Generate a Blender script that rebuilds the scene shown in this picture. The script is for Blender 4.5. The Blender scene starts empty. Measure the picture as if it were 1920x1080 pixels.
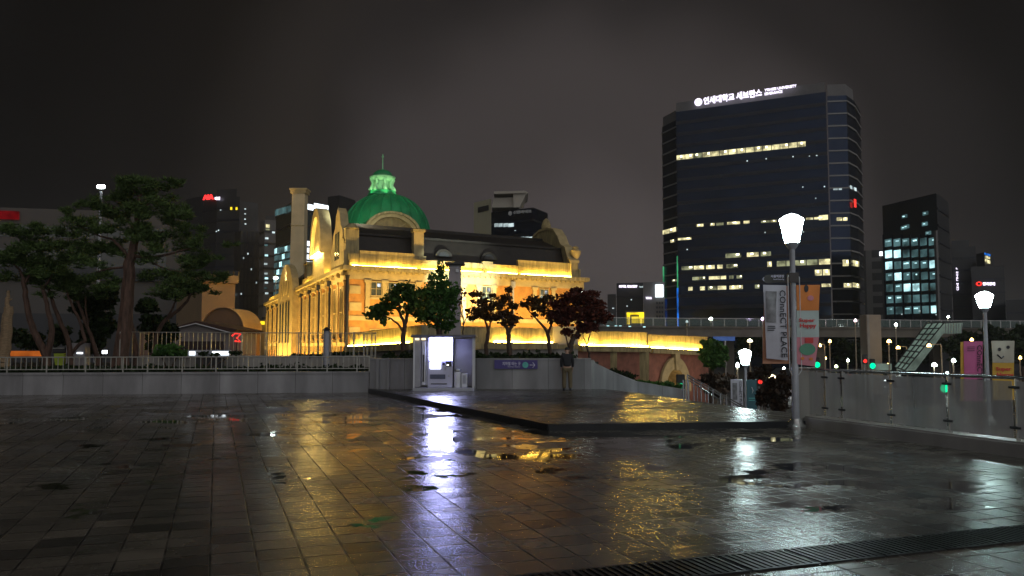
import bpy, bmesh, math, random
import numpy as np
from mathutils import Vector

SC = bpy.context.scene
COL = SC.collection
RNG = random.Random(7)

# ------------------------------------------------------------------ camera
FPX, EYE = 1567.0, 1.65                      # focal length in pixels of a 1920 wide frame, eye height
PITCH = math.atan(107.0 / FPX)
cam_data = bpy.data.cameras.new('camera')
cam_data.sensor_width = 36.0
cam_data.lens = FPX / 1920.0 * 36.0
cam_data.clip_start = 0.1
cam_data.clip_end = 6000
camera = bpy.data.objects.new('camera', cam_data)
COL.objects.link(camera)
camera.location = (0, 0, EYE)
camera.rotation_euler = (math.pi / 2 + PITCH, 0, 0)
SC.camera = camera
SC.cycles.use_denoising = True
SC.cycles.max_bounces = 6
SC.cycles.transparent_max_bounces = 12
SC.cycles.sample_clamp_indirect = 4.0
SC.cycles.caustics_reflective = False
SC.cycles.caustics_refractive = False
SC.view_settings.view_transform = 'Standard'
SC.view_settings.look = 'None'
SC.view_settings.exposure = 0.0
SC.view_settings.gamma = 1.0

# ------------------------------------------------------------------ night sky: overcast lit by the city
world = bpy.data.worlds.new('World')
SC.world = world
world.use_nodes = True
wt = world.node_tree
wt.nodes.clear()
def wn(t, **k):
    n = wt.nodes.new(t)
    for a, b in k.items(): setattr(n, a, b)
    return n
w_out = wn('ShaderNodeOutputWorld')
w_bg = wn('ShaderNodeBackground')
w_tc = wn('ShaderNodeTexCoord')
w_dot = wn('ShaderNodeVectorMath', operation='DOT_PRODUCT')
gd = Vector((0.085, 0.97, 0.075)).normalized()
w_dot.inputs[1].default_value = gd
w_d2 = wn('ShaderNodeVectorMath', operation='DOT_PRODUCT')      # added sky glow behind and right of the viewer, lights near walls and banners
w_d2.inputs[1].default_value = Vector((0.50, -0.85, 0.12)).normalized()
w_ns = wn('ShaderNodeTexNoise')
w_ns.inputs['Scale'].default_value = 2.2
w_ns.inputs['Detail'].default_value = 3
w_m = wn('ShaderNodeMath', operation='MULTIPLY_ADD')
w_m.inputs[1].default_value = 0.085
w_m.inputs[2].default_value = -0.0425
w_add = wn('ShaderNodeMath', operation='ADD')
w_rm = wn('ShaderNodeValToRGB')
cr = w_rm.color_ramp
cr.interpolation = 'EASE'
cr.elements[0].position = 0.0;  cr.elements[0].color = (0.012, 0.0115, 0.0115, 1)
cr.elements[1].position = 0.998; cr.elements[1].color = (0.083, 0.0705, 0.070, 1)
for ps, c in ((0.70, (0.008, 0.0076, 0.0074)), (0.80, (0.0042, 0.0037, 0.0034)), (0.88, (0.0062, 0.0054, 0.0051)), (0.935, (0.0175, 0.0152, 0.0150)), (0.972, (0.048, 0.0408, 0.0405))):
    e = cr.elements.new(ps); e.color = (*c, 1)
w_mr = wn('ShaderNodeMapRange', interpolation_type='SMOOTHSTEP')
w_mr.inputs[1].default_value = -0.1; w_mr.inputs[2].default_value = 0.85; w_mr.inputs[3].default_value = 0.0; w_mr.inputs[4].default_value = 1.0
w_gl = wn('ShaderNodeMix', data_type='RGBA', blend_type='ADD')
w_gl.inputs[0].default_value = 1.0
w_gc = wn('ShaderNodeMix', data_type='RGBA')
w_gc.inputs[6].default_value = (0, 0, 0, 1); w_gc.inputs[7].default_value = (0.50, 0.48, 0.47, 1)
wt.links.new(w_tc.outputs['Generated'], w_dot.inputs[0])
wt.links.new(w_tc.outputs['Generated'], w_d2.inputs[0])
wt.links.new(w_tc.outputs['Generated'], w_ns.inputs['Vector'])
wt.links.new(w_ns.outputs['Fac'], w_m.inputs[0])
wt.links.new(w_dot.outputs['Value'], w_add.inputs[0])
wt.links.new(w_m.outputs[0], w_add.inputs[1])
wt.links.new(w_add.outputs[0], w_rm.inputs[0])
wt.links.new(w_d2.outputs['Value'], w_mr.inputs[0]); wt.links.new(w_mr.outputs[0], w_gc.inputs[0])
wt.links.new(w_rm.outputs[0], w_gl.inputs[6]); wt.links.new(w_gc.outputs[2], w_gl.inputs[7])
wt.links.new(w_gl.outputs[2], w_bg.inputs[0])
w_bg.inputs[1].default_value = 1.0
wt.links.new(w_bg.outputs[0], w_out.inputs[0])

# ------------------------------------------------------------------ photo measurements -> world points
CP, SP = math.cos(PITCH), math.sin(PITCH)
def at(u, v, Y):
    a = (u - 960) / FPX; b = (540 - v) / FPX
    dy = CP - b * SP; dz = SP + b * CP
    return Vector((a / dy * Y, Y, EYE + dz / dy * Y))
def gnd(u, v, z=0.0):
    a = (u - 960) / FPX; b = (540 - v) / FPX
    dy = CP - b * SP; dz = SP + b * CP
    t = (z - EYE) / dz
    return Vector((a * t, dy * t, z))
def zat(v, Y): return at(960, v, Y).z
def hor(u, Y): return Vector(((u - 960) / FPX * Y / CP, Y, 0))   # near enough for plan positions

# ------------------------------------------------------------------ mesh collector
ORIGIN = {}
class MB:
    def __init__(s): s.v = []; s.f = []
    def add(s, vs, fs):
        o = len(s.v); s.v += [tuple(p) for p in vs]; s.f += [tuple(i + o for i in f) for f in fs]; return s
    def quad(s, a, b, c, d): return s.add([a, b, c, d], [(0, 1, 2, 3)])
    def obox(s, o, ex, ey, ez):
        o = Vector(o); ex = Vector(ex); ey = Vector(ey); ez = Vector(ez)
        p = [o, o + ex, o + ex + ey, o + ey]
        p += [q + ez for q in p]
        return s.add(p, [(3, 2, 1, 0), (4, 5, 6, 7), (0, 1, 5, 4), (1, 2, 6, 5), (2, 3, 7, 6), (3, 0, 4, 7)])
    def box(s, c, sz, rz=0.0):
        cx, cy = math.cos(rz), math.sin(rz)
        ex = Vector((cx, cy, 0)) * sz[0]; ey = Vector((-cy, cx, 0)) * sz[1]; ez = Vector((0, 0, sz[2]))
        return s.obox(Vector(c) - ex / 2 - ey / 2 - ez / 2, ex, ey, ez)
    def bevbox(s, c, sz, rz=0.0, b=0.02):
        cx, cy = math.cos(rz), math.sin(rz)
        ex = Vector((cx, cy, 0)); ey = Vector((-cy, cx, 0)); ez = Vector((0, 0, 1))
        c = Vector(c); hx, hy, hz = sz[0] / 2, sz[1] / 2, sz[2] / 2
        rings = []
        for zz, ins in ((-hz, b), (-hz + b, 0), (hz - b, 0), (hz, b)):
            ax, ay = hx - ins, hy - ins
            k = b * 0.6
            pts = [(-ax + k, -ay), (ax - k, -ay), (ax, -ay + k), (ax, ay - k), (ax - k, ay), (-ax + k, ay), (-ax, ay - k), (-ax, -ay + k)]
            rings.append([c + ex * px + ey * py + ez * zz for px, py in pts])
        vs = [p for r in rings for p in r]; fs = [tuple(range(7, -1, -1)), tuple(24 + i for i in range(8))]
        for r in range(3):
            for i in range(8):
                j = (i + 1) % 8; fs.append((r * 8 + i, r * 8 + j, r * 8 + 8 + j, r * 8 + 8 + i))
        return s.add(vs, fs)
    def prism(s, poly, vec):
        n = len(poly); vec = Vector(vec); p = [Vector(q) for q in poly]
        vs = p + [q + vec for q in p]
        fs = [tuple(range(n - 1, -1, -1)), tuple(range(n, 2 * n))] + [(i, (i + 1) % n, n + (i + 1) % n, n + i) for i in range(n)]
        return s.add(vs, fs)
    def tube(s, pts, rad, n=8, cap=True):
        P = [Vector(p) for p in pts]
        if not isinstance(rad, (list, tuple)): rad = [rad] * len(P)
        vs = []; fs = []; ref = None
        for i, p in enumerate(P):
            t = (P[min(i + 1, len(P) - 1)] - P[max(i - 1, 0)])
            t = t.normalized() if t.length > 1e-9 else Vector((0, 0, 1))
            if ref is None: ref = Vector((1, 0, 0)) if abs(t.x) < 0.8 else Vector((0, 1, 0))
            a = (ref - t * ref.dot(t)).normalized(); b = t.cross(a); ref = a
            for k in range(n):
                an = 2 * math.pi * k / n
                vs.append(p + (a * math.cos(an) + b * math.sin(an)) * rad[i])
        for i in range(len(P) - 1):
            for k in range(n):
                j = (k + 1) % n
                fs.append((i * n + k, i * n + j, (i + 1) * n + j, (i + 1) * n + k))
        if cap:
            fs.append(tuple(range(n - 1, -1, -1))); fs.append(tuple((len(P) - 1) * n + k for k in range(n)))
        return s.add(vs, fs)
    def lathe(s, prof, c, n=24):
        c = Vector(c); vs = []; fs = []
        for r, z in prof:
            for k in range(n):
                an = 2 * math.pi * k / n
                vs.append(c + Vector((r * math.cos(an), r * math.sin(an), z)))
        for i in range(len(prof) - 1):
            for k in range(n):
                j = (k + 1) % n
                fs.append((i * n + k, i * n + j, (i + 1) * n + j, (i + 1) * n + k))
        fs.append(tuple(range(n - 1, -1, -1))); fs.append(tuple((len(prof) - 1) * n + k for k in range(n)))
        return s.add(vs, fs)
    def text(s, body, o, ex, ez, depth=0.02, bold=0.0, fit=True):
        """letters of `body` fitted to the box spanned by ex (along) and ez (up) at o"""
        key = (body, bold)
        if key not in TXT:
            cu = bpy.data.curves.new('lettering', 'FONT'); cu.body = body; cu.offset = bold; cu.extrude = 0.05; cu.resolution_u = 2
            to = bpy.data.objects.new('lettering', cu); COL.objects.link(to)
            dg = bpy.context.evaluated_depsgraph_get()
            me = bpy.data.meshes.new_from_object(to.evaluated_get(dg))
            vs = np.array([tuple(q.co) for q in me.vertices]); fs = [tuple(p.vertices) for p in me.polygons]
            bpy.data.objects.remove(to); bpy.data.curves.remove(cu); bpy.data.meshes.remove(me)
            lo = vs.min(0); hi = vs.max(0)
            vs = (vs - lo) / np.maximum(hi - lo, 1e-6)
            TXT[key] = (vs, fs)
        vs, fs = TXT[key]
        o = Vector(o); ex = Vector(ex); ez = Vector(ez); nn = ex.cross(ez).normalized() * depth
        return s.add([o + ex * float(a) + ez * float(b) + nn * float(c) for a, b, c in vs], fs)
    def build(s, name, mat, parent=None, smooth=False, fix=True, loc=None):
        va = np.array(s.v, dtype=float)
        if parent is not None: org = ORIGIN[parent]
        else:
            org = Vector(loc) if loc is not None else Vector(((va[:, 0].min() + va[:, 0].max()) / 2, (va[:, 1].min() + va[:, 1].max()) / 2, va[:, 2].min()))
        me = bpy.data.meshes.new(name)
        me.from_pydata((va - np.array(org)).tolist(), [], s.f)
        me.materials.append(mat)
        if fix:
            bm = bmesh.new(); bm.from_mesh(me); bmesh.ops.recalc_face_normals(bm, faces=bm.faces); bm.to_mesh(me); bm.free()
        if smooth:
            me.polygons.foreach_set('use_smooth', [True] * len(me.polygons))
            try: me.set_sharp_from_angle(angle=math.radians(40))
            except Exception: pass
        o = bpy.data.objects.new(name, me); COL.objects.link(o)
        if parent is not None: o.parent = parent; o.location = (0, 0, 0)
        else: o.location = org
        ORIGIN[o] = Vector(org)
        return o
TXT = {}

def tag(o, label, cat, group=None):
    o['label'] = label; o['category'] = cat
    if group: o['group'] = group
    return o
def thing(name, label, cat, loc, group=None):
    o = bpy.data.objects.new(name, None); COL.objects.link(o); o.location = loc; o.empty_display_size = 0.2
    ORIGIN[o] = Vector(loc)
    return tag(o, label, cat, group)
def struct(o, kind='structure'):
    o['kind'] = kind; return o
def copy_tree(o, parent=None):
    c = o.copy(); COL.objects.link(c)
    if parent is not None: c.parent = parent
    for ch in [q for q in COL.objects if q.parent == o]: copy_tree(ch, c)
    return c

# ------------------------------------------------------------------ materials
def mat(name, col, rough=0.6, metal=0.0, var=0.2, scale=4.0, bump=0.0, bscale=30.0, spec=0.5, alpha=None, stretch=None):
    m = bpy.data.materials.new(name); m.use_nodes = True
    nt = m.node_tree; b = nt.nodes['Principled BSDF']
    b.inputs['Roughness'].default_value = rough; b.inputs['Metallic'].default_value = metal
    b.inputs['Specular IOR Level'].default_value = spec
    tc = nt.nodes.new('ShaderNodeTexCoord')
    src = tc.outputs['Object']
    if stretch:
        mp = nt.nodes.new('ShaderNodeMapping'); mp.inputs['Scale'].default_value = stretch
        nt.links.new(src, mp.inputs['Vector']); src = mp.outputs['Vector']
    ns = nt.nodes.new('ShaderNodeTexNoise'); ns.inputs['Scale'].default_value = scale; ns.inputs['Detail'].default_value = 5
    rp = nt.nodes.new('ShaderNodeValToRGB')
    rp.color_ramp.elements[0].position = 0.3; rp.color_ramp.elements[1].position = 0.7
    rp.color_ramp.elements[0].color = (*[max(0, c * (1 - var)) for c in col], 1)
    rp.color_ramp.elements[1].color = (*[min(1, c * (1 + var)) for c in col], 1)
    nt.links.new(src, ns.inputs['Vector']); nt.links.new(ns.outputs['Fac'], rp.inputs[0]); nt.links.new(rp.outputs[0], b.inputs['Base Color'])
    if bump:
        n2 = nt.nodes.new('ShaderNodeTexNoise'); n2.inputs['Scale'].default_value = bscale; n2.inputs['Detail'].default_value = 4
        bp = nt.nodes.new('ShaderNodeBump'); bp.inputs['Strength'].default_value = bump; bp.inputs['Distance'].default_value = 0.02
        nt.links.new(src, n2.inputs['Vector']); nt.links.new(n2.outputs['Fac'], bp.inputs['Height']); nt.links.new(bp.outputs[0], b.inputs['Normal'])
    return m
def glow(name, col, strength, var=0.0, scale=2.0):
    m = bpy.data.materials.new(name); m.use_nodes = True
    nt = m.node_tree; nt.nodes.clear()
    out = nt.nodes.new('ShaderNodeOutputMaterial'); em = nt.nodes.new('ShaderNodeEmission')
    em.inputs[0].default_value = (*col, 1); em.inputs[1].default_value = strength
    if var:
        tc = nt.nodes.new('ShaderNodeTexCoord'); ns = nt.nodes.new('ShaderNodeTexNoise'); ns.inputs['Scale'].default_value = scale; ns.inputs['Detail'].default_value = 4
        mr = nt.nodes.new('ShaderNodeMapRange'); mr.inputs[1].default_value = 0.35; mr.inputs[2].default_value = 0.65
        mr.inputs[3].default_value = strength * (1 - var); mr.inputs[4].default_value = strength * (1 + var)
        nt.links.new(tc.outputs['Object'], ns.inputs['Vector']); nt.links.new(ns.outputs['Fac'], mr.inputs[0]); nt.links.new(mr.outputs[0], em.inputs[1])
    nt.links.new(em.outputs[0], out.inputs[0])
    return m
def leafmat(name, c0, c1, trans=0.25):
    m = bpy.data.materials.new(name); m.use_nodes = True
    nt = m.node_tree; b = nt.nodes['Principled BSDF']; b.inputs['Roughness'].default_value = 0.55
    b.inputs['Specular IOR Level'].default_value = 0.25
    g = nt.nodes.new('ShaderNodeNewGeometry'); rp = nt.nodes.new('ShaderNodeValToRGB')
    rp.color_ramp.elements[0].color = (*c0, 1); rp.color_ramp.elements[1].color = (*c1, 1)
    nt.links.new(g.outputs['Random Per Island'], rp.inputs[0]); nt.links.new(rp.outputs[0], b.inputs['Base Color'])
    tr = nt.nodes.new('ShaderNodeBsdfTranslucent'); mx = nt.nodes.new('ShaderNodeMixShader'); mx.inputs[0].default_value = trans
    nt.links.new(rp.outputs[0], tr.inputs[0]); nt.links.new(b.outputs[0], mx.inputs[1]); nt.links.new(tr.outputs[0], mx.inputs[2])
    nt.links.new(mx.outputs[0], nt.nodes['Material Output'].inputs[0])
    return m

GA = math.radians(19.5)                                     # heading of the paving grid
A1 = Vector((-math.sin(GA), math.cos(GA), 0)); A2 = Vector((math.cos(GA), math.sin(GA), 0))

def paving(name, tile=0.34, c0=(0.064, 0.056, 0.046), c1=(0.122, 0.106, 0.086), rough=0.24, fine=0.35, wet_noise=0.5):
    m = bpy.data.materials.new(name); m.use_nodes = True
    nt = m.node_tree; N = nt.nodes; L = nt.links; b = N['Principled BSDF']
    def math_(op, *a):
        n = N.new('ShaderNodeMath'); n.operation = op
        for i, x in enumerate(a):
            if isinstance(x, (int, float)): n.inputs[i].default_value = x
            else: L.new(x, n.inputs[i])
        return n.outputs[0]
    def dotp(vec):
        n = N.new('ShaderNodeVectorMath'); n.operation = 'DOT_PRODUCT'; L.new(geo.outputs['Position'], n.inputs[0]); n.inputs[1].default_value = vec
        return n.outputs['Value']
    def noise(scale, detail=4, src=None, rough_=0.5):
        n = N.new('ShaderNodeTexNoise'); n.inputs['Scale'].default_value = scale; n.inputs['Detail'].default_value = detail; n.inputs['Roughness'].default_value = rough_
        L.new(src or geo.outputs['Position'], n.inputs['Vector']); return n.outputs['Fac']
    def mrange(x, a, b_, c, d, smooth=False):
        n = N.new('ShaderNodeMapRange'); n.inputs[1].default_value = a; n.inputs[2].default_value = b_; n.inputs[3].default_value = c; n.inputs[4].default_value = d
        if smooth: n.interpolation_type = 'SMOOTHSTEP'
        L.new(x, n.inputs[0]); return n.outputs[0]
    geo = N.new('ShaderNodeNewGeometry')
    wob = math_('MULTIPLY', math_('SUBTRACT', noise(0.9, 2), 0.5), 0.014)
    u = math_('DIVIDE', math_('ADD', dotp(A2), wob), tile); v = math_('DIVIDE', math_('ADD', dotp(A1), wob), tile)
    fu = math_('FRACT', u); fv = math_('FRACT', v); iu = math_('FLOOR', u); iv = math_('FLOOR', v)
    du = math_('ABSOLUTE', math_('SUBTRACT', fu, 0.5)); dv = math_('ABSOLUTE', math_('SUBTRACT', fv, 0.5))
    ju = mrange(du, 0.466, 0.485, 0, 1); jv = mrange(dv, 0.462, 0.482, 0, 0.95)
    joint = math_('MULTIPLY', math_('MAXIMUM', ju, jv), mrange(noise(2.3, 5), 0.35, 0.6, 0.3, 1.0))
    cx = N.new('ShaderNodeCombineXYZ'); L.new(iu, cx.inputs[0]); L.new(iv, cx.inputs[1])
    wnz = N.new('ShaderNodeTexWhiteNoise'); wnz.noise_dimensions = '3D'; L.new(cx.outputs[0], wnz.inputs['Vector'])
    rnd = wnz.outputs['Value']; rcol = wnz.outputs['Color']
    # tile colour: most pale, one in fifteen dark, and worn patches
    rp = N.new('ShaderNodeValToRGB'); cr = rp.color_ramp; cr.interpolation = 'LINEAR'
    cr.elements[0].position = 0.0; cr.elements[0].color = (*[c * 0.45 for c in c0], 1)
    cr.elements[1].position = 1.0; cr.elements[1].color = (*c1, 1)
    for p_, c in ((0.09, [c * 0.45 for c in c0]), (0.12, c0), (0.5, [(a + b2) / 2 for a, b2 in zip(c0, c1)])):
        e = cr.elements.new(p_); e.color = (*c, 1)
    L.new(rnd, rp.inputs[0])
    mx = N.new('ShaderNodeMix'); mx.data_type = 'RGBA'; mx.blend_type = 'MULTIPLY'; mx.inputs[0].default_value = 1.0
    st = N.new('ShaderNodeValToRGB'); st.color_ramp.elements[0].position = 0.36; st.color_ramp.elements[0].color = (0.5, 0.49, 0.48, 1); st.color_ramp.elements[1].position = 0.62; st.color_ramp.elements[1].color = (1.18, 1.16, 1.13, 1)
    L.new(noise(1.1, 7, None, 0.65), st.inputs[0]); L.new(rp.outputs[0], mx.inputs[6]); L.new(st.outputs[0], mx.inputs[7])
    mj = N.new('ShaderNodeMix'); mj.data_type = 'RGBA'; L.new(joint, mj.inputs[0]); L.new(mx.outputs[2], mj.inputs[6]); mj.inputs[7].default_value = (0.014, 0.0125, 0.011, 1)
    # standing water
    at_ = N.new('ShaderNodeAttribute'); at_.attribute_name = 'puddle'
    pn = noise(1.25, 9, None, 0.6)
    wetf = math_('ADD', at_.outputs['Fac'], math_('MULTIPLY', math_('SUBTRACT', pn, 0.5), 2.3))
    pud = mrange(wetf, 0.42, 0.53, 0, 1, True)
    mw = N.new('ShaderNodeMix'); mw.data_type = 'RGBA'; mw.blend_type = 'MULTIPLY'; L.new(pud, mw.inputs[0]); L.new(mj.outputs[2], mw.inputs[6]); mw.inputs[7].default_value = (0.35, 0.35, 0.36, 1)
    L.new(mw.outputs[2], b.inputs['Base Color'])
    keep0 = math_('SUBTRACT', 1.0, pud)
    film = noise(0.55, 5, None, 0.6)
    r0 = math_('ADD', mrange(film, 0.35, 0.65, rough * (1 - wet_noise), rough * (1 + wet_noise)), math_('MULTIPLY', math_('SUBTRACT', rnd, 0.5), 0.06))
    r1 = math_('ADD', math_('MULTIPLY', r0, math_('SUBTRACT', 1.0, pud)), math_('MULTIPLY', pud, 0.035))
    r2 = math_('ADD', r1, math_('MULTIPLY', math_('MULTIPLY', joint, math_('SUBTRACT', 1.0, pud)), 0.25))
    L.new(r2, b.inputs['Roughness'])
    L.new(math_('MULTIPLY', math_('SUBTRACT', 1.0, math_('MULTIPLY', math_('MULTIPLY', joint, keep0), 0.92)), 0.5), b.inputs['Specular IOR Level'])
    b.inputs['IOR'].default_value = 1.75
    # relief: stone grain, joints, tiles laid a hair out of level
    keep = math_('SUBTRACT', 1.0, pud)
    hgt = math_('SUBTRACT', math_('MULTIPLY', noise(120, 3, None, 0.75), 0.0030 * fine), math_('MULTIPLY', joint, 0.0012))
    hgt = math_('ADD', hgt, math_('MULTIPLY', noise(7, 3), 0.003 * fine))
    bp = N.new('ShaderNodeBump'); bp.inputs['Distance'].default_value = 1.0; L.new(keep, bp.inputs['Strength']); L.new(hgt, bp.inputs['Height'])
    tl = N.new('ShaderNodeVectorMath'); tl.operation = 'MULTIPLY_ADD'; L.new(rcol, tl.inputs[0]); tl.inputs[1].default_value = (0.02, 0.02, 0); tl.inputs[2].default_value = (-0.01, -0.01, 0)
    sc_ = N.new('ShaderNodeVectorMath'); sc_.operation = 'SCALE'; L.new(tl.outputs[0], sc_.inputs[0]); L.new(keep, sc_.inputs['Scale'])
    ad = N.new('ShaderNodeVectorMath'); ad.operation = 'ADD'; L.new(bp.outputs[0], ad.inputs[0]); L.new(sc_.outputs[0], ad.inputs[1])
    nz = N.new('ShaderNodeVectorMath'); nz.operation = 'NORMALIZE'; L.new(ad.outputs[0], nz.inputs[0])
    L.new(nz.outputs[0], b.inputs['Normal'])
    return m

M = {}
M['paving'] = paving('wet granite paving', rough=0.20, wet_noise=0.6)
M['terrace'] = paving('wet terrace paving', c0=(0.045, 0.04, 0.034), c1=(0.08, 0.072, 0.06), rough=0.24, fine=0.9)
M['dark_granite'] = mat('dark wet granite', (0.008, 0.009, 0.012), 0.28, var=0.3, scale=6, bump=0.2, bscale=60, spec=0.35)
M['iron'] = mat('black cast iron', (0.006, 0.006, 0.008), 0.42, var=0.4, scale=9, spec=0.3)
M['asphalt'] = mat('wet asphalt', (0.03, 0.03, 0.032), 0.35, var=0.3, scale=0.6, bump=0.15, bscale=4)
M['grass'] = mat('garden soil and grass', (0.007, 0.010, 0.004), 0.8, var=0.4, scale=3, bump=0.5, bscale=20)
M['concrete'] = mat('damp concrete', (0.30, 0.285, 0.265), 0.42, var=0.22, scale=1.6, bump=0.08, bscale=20, stretch=(1, 1, 0.35))
M['granite_wall'] = mat('damp granite cladding', (0.25, 0.25, 0.265), 0.30, var=0.2, scale=1.4, bump=0.06, bscale=14, stretch=(1, 1, 0.3))
def wall_joints(m, pitch=1.25):
    nt = m.node_tree; N = nt.nodes; L = nt.links; b = N['Principled BSDF']; src = b.inputs['Base Color'].links[0].from_socket
    g = N.new('ShaderNodeNewGeometry'); sp = N.new('ShaderNodeSeparateXYZ'); L.new(g.outputs['Position'], sp.inputs[0])
    def mm(op, a, c):
        n = N.new('ShaderNodeMath'); n.operation = op
        for i, x in enumerate((a, c)):
            if isinstance(x, (int, float)): n.inputs[i].default_value = x
            else: L.new(x, n.inputs[i])
        return n.outputs[0]
    f = mm('FRACT', mm('DIVIDE', sp.outputs[0], pitch), 0); j = mm('LESS_THAN', f, 0.012)
    mp = N.new('ShaderNodeMapping'); mp.inputs['Scale'].default_value = (1.3, 1.3, 0.35); L.new(g.outputs['Position'], mp.inputs[0])
    ns = N.new('ShaderNodeTexNoise'); ns.inputs['Scale'].default_value = 1.4; ns.inputs['Detail'].default_value = 6; L.new(mp.outputs[0], ns.inputs['Vector'])
    mr = N.new('ShaderNodeMapRange'); mr.inputs[1].default_value = .38; mr.inputs[2].default_value = .66; mr.inputs[3].default_value = .76; mr.inputs[4].default_value = 1.1; L.new(ns.outputs['Fac'], mr.inputs[0])
    fl = mm('FLOOR', mm('DIVIDE', sp.outputs[0], pitch), 0); wn2 = N.new('ShaderNodeTexWhiteNoise'); wn2.noise_dimensions = '1D'; L.new(fl, wn2.inputs['W'])
    k = mm('MULTIPLY', mm('MULTIPLY', mr.outputs[0], mm('ADD', mm('MULTIPLY', wn2.outputs['Value'], .28), .86)), mm('SUBTRACT', 1.0, mm('MULTIPLY', j, .75)))
    vm_ = N.new('ShaderNodeVectorMath'); vm_.operation = 'SCALE'; L.new(src, vm_.inputs[0]); L.new(k, vm_.inputs['Scale']); L.new(vm_.outputs[0], b.inputs['Base Color'])
wall_joints(M['granite_wall'])
M['deck_concrete'] = mat('dull bridge concrete', (0.15, 0.135, 0.115), 0.7, var=0.2, scale=0.6)
M['pale_concrete'] = mat('pale concrete', (0.34, 0.32, 0.30), 0.6, var=0.12, scale=1.0)
M['steel'] = mat('brushed steel', (0.45, 0.46, 0.46), 0.25, 0.9, var=0.12, scale=12)
M['rail'] = mat('galvanised rail', (0.36, 0.36, 0.33), 0.38, 0.6, var=0.15, scale=9)
M['white_metal'] = mat('white painted metal', (0.62, 0.63, 0.66), 0.35, var=0.06, scale=5)
M['grey_metal'] = mat('grey painted metal', (0.36, 0.37, 0.42), 0.4, var=0.1, scale=5)
M['dark_metal'] = mat('dark metal', (0.02, 0.02, 0.022), 0.4, var=0.2)
M['black'] = mat('black plastic', (0.008, 0.008, 0.009), 0.4, var=0.2)
M['brick'] = mat('orange red brick', (0.42, 0.20, 0.05), 0.8, var=0.22, scale=2.2, bump=0.15, bscale=12)
M['brick_dark'] = mat('weathered red brick', (0.26, 0.10, 0.065), 0.7, var=0.25, scale=2.0, bump=0.15, bscale=12)
M['stone'] = mat('pale dressed stone', (0.42, 0.335, 0.17), 0.75, var=0.18, scale=1.8, bump=0.1, bscale=14)
M['stone_worn'] = mat('weather streaked stone', (0.32, 0.26, 0.125), 0.75, var=0.42, scale=2.6, bump=0.15, bscale=10, stretch=(1.6, 1.6, 0.3))
M['roof'] = mat('dark slate roof', (0.012, 0.0095, 0.008), 0.6, var=0.35, scale=2.0, bump=0.3, bscale=9)
M['copper'] = mat('green copper', (0.010, 0.24, 0.085), 0.5, var=0.28, scale=0.9, stretch=(1.2, 1.2, 0.4))
M['copper_pale'] = mat('pale green stone', (0.22, 0.55, 0.30), 0.6, var=0.15, scale=2)
M['window_dark'] = mat('dark window glass', (0.05, 0.06, 0.06), 0.12, var=0.3, scale=1.5, spec=0.6)
M['bark'] = mat('brown bark', (0.075, 0.045, 0.03), 0.8, var=0.45, scale=5, bump=0.6, bscale=14, stretch=(2, 2, 0.5))
M['bark_pine'] = mat('reddish pine bark', (0.085, 0.048, 0.034), 0.8, var=0.5, scale=5, bump=0.7, bscale=12, stretch=(2, 2, 0.5))
M['needle'] = leafmat('pine needles', (0.032, 0.064, 0.018), (0.125, 0.20, 0.055), 0.15)
M['maple_green'] = leafmat('green maple leaves', (0.030, 0.075, 0.014), (0.11, 0.20, 0.036), .4)
M['leaf_green'] = leafmat('green leaves', (0.030, 0.095, 0.020), (0.12, 0.27, 0.06), .4)
M['maple_red'] = leafmat('dark red maple leaves', (0.045, 0.013, 0.010), (0.17, 0.045, 0.028), .4)
M['maple_brown'] = leafmat('brownish maple leaves', (0.040, 0.022, 0.009), (0.13, 0.075, 0.026), .4)
M['fence_steel'] = mat('satin steel post', (0.42, 0.42, 0.41), 0.35, 0.35, var=0.1)
M['shrub'] = leafmat('shrub leaves', (0.009, 0.020, 0.006), (0.032, 0.058, 0.014))
M['rust_shrub'] = leafmat('brown red shrub leaves', (0.014, 0.008, 0.005), (0.05, 0.025, 0.014))
M['tower_glass'] = mat('navy curtain wall glass', (0.014, 0.026, 0.058), 0.12, 0.7, var=0.25, scale=0.12)
M['tower_band'] = mat('dark spandrel', (0.016, 0.02, 0.034), 0.35, 0.3, var=0.3, scale=0.3)
M['tower_dark'] = mat('dark facade', (0.028, 0.031, 0.037), 0.4, 0.2, var=0.25, scale=0.2)
M['tower_grey'] = mat('grey facade', (0.13, 0.13, 0.135), 0.6, var=0.15, scale=0.2)
M['tower_white'] = mat('white floor edge', (0.24, 0.24, 0.235), 0.5, var=0.08, scale=0.3)
M['tower_blue'] = mat('blue black glass', (0.02, 0.04, 0.05), 0.15, 0.6, var=0.3, scale=0.2)
M['tan'] = mat('tan render wall', (0.25, 0.18, 0.11), 0.8, var=0.1, scale=0.5)
M['store_white'] = mat('white cladding', (0.08, 0.076, 0.073), 0.6, var=0.1, scale=0.2)
M['warm'] = glow('warm window light', (1.0, 0.90, 0.48), 0.85, 0.7, 0.6)
M['warm_dim'] = glow('dim warm window light', (0.85, 0.88, 0.5), 0.28, 0.8, 0.6)
M['cool'] = glow('cool window light', (0.75, 0.93, 0.95), 0.8, 0.5, 0.3)
M['teal'] = glow('teal window light', (0.30, 0.62, 0.66), 0.17, 0.75, 0.35)
M['teal_bright'] = glow('bright teal window light', (0.55, 0.95, 1.0), 1.2, 0.6, 0.5)
M['sign_white'] = glow('white sign light', (0.88, 0.80, 1.0), 2.2)
M['sign_red'] = glow('red sign light', (1.0, 0.03, 0.03), 2.4)
M['billboard'] = glow('white screen light', (0.86, 0.95, 1.0), 2.6)
M['yellow_sign'] = glow('yellow sign light', (1.0, 0.72, 0.02), 1.6, 0.4, 0.5)
M['blue_strip'] = glow('blue strip light', (0.02, 0.22, 0.95), 0.85, 0.6, 0.3)
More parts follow.
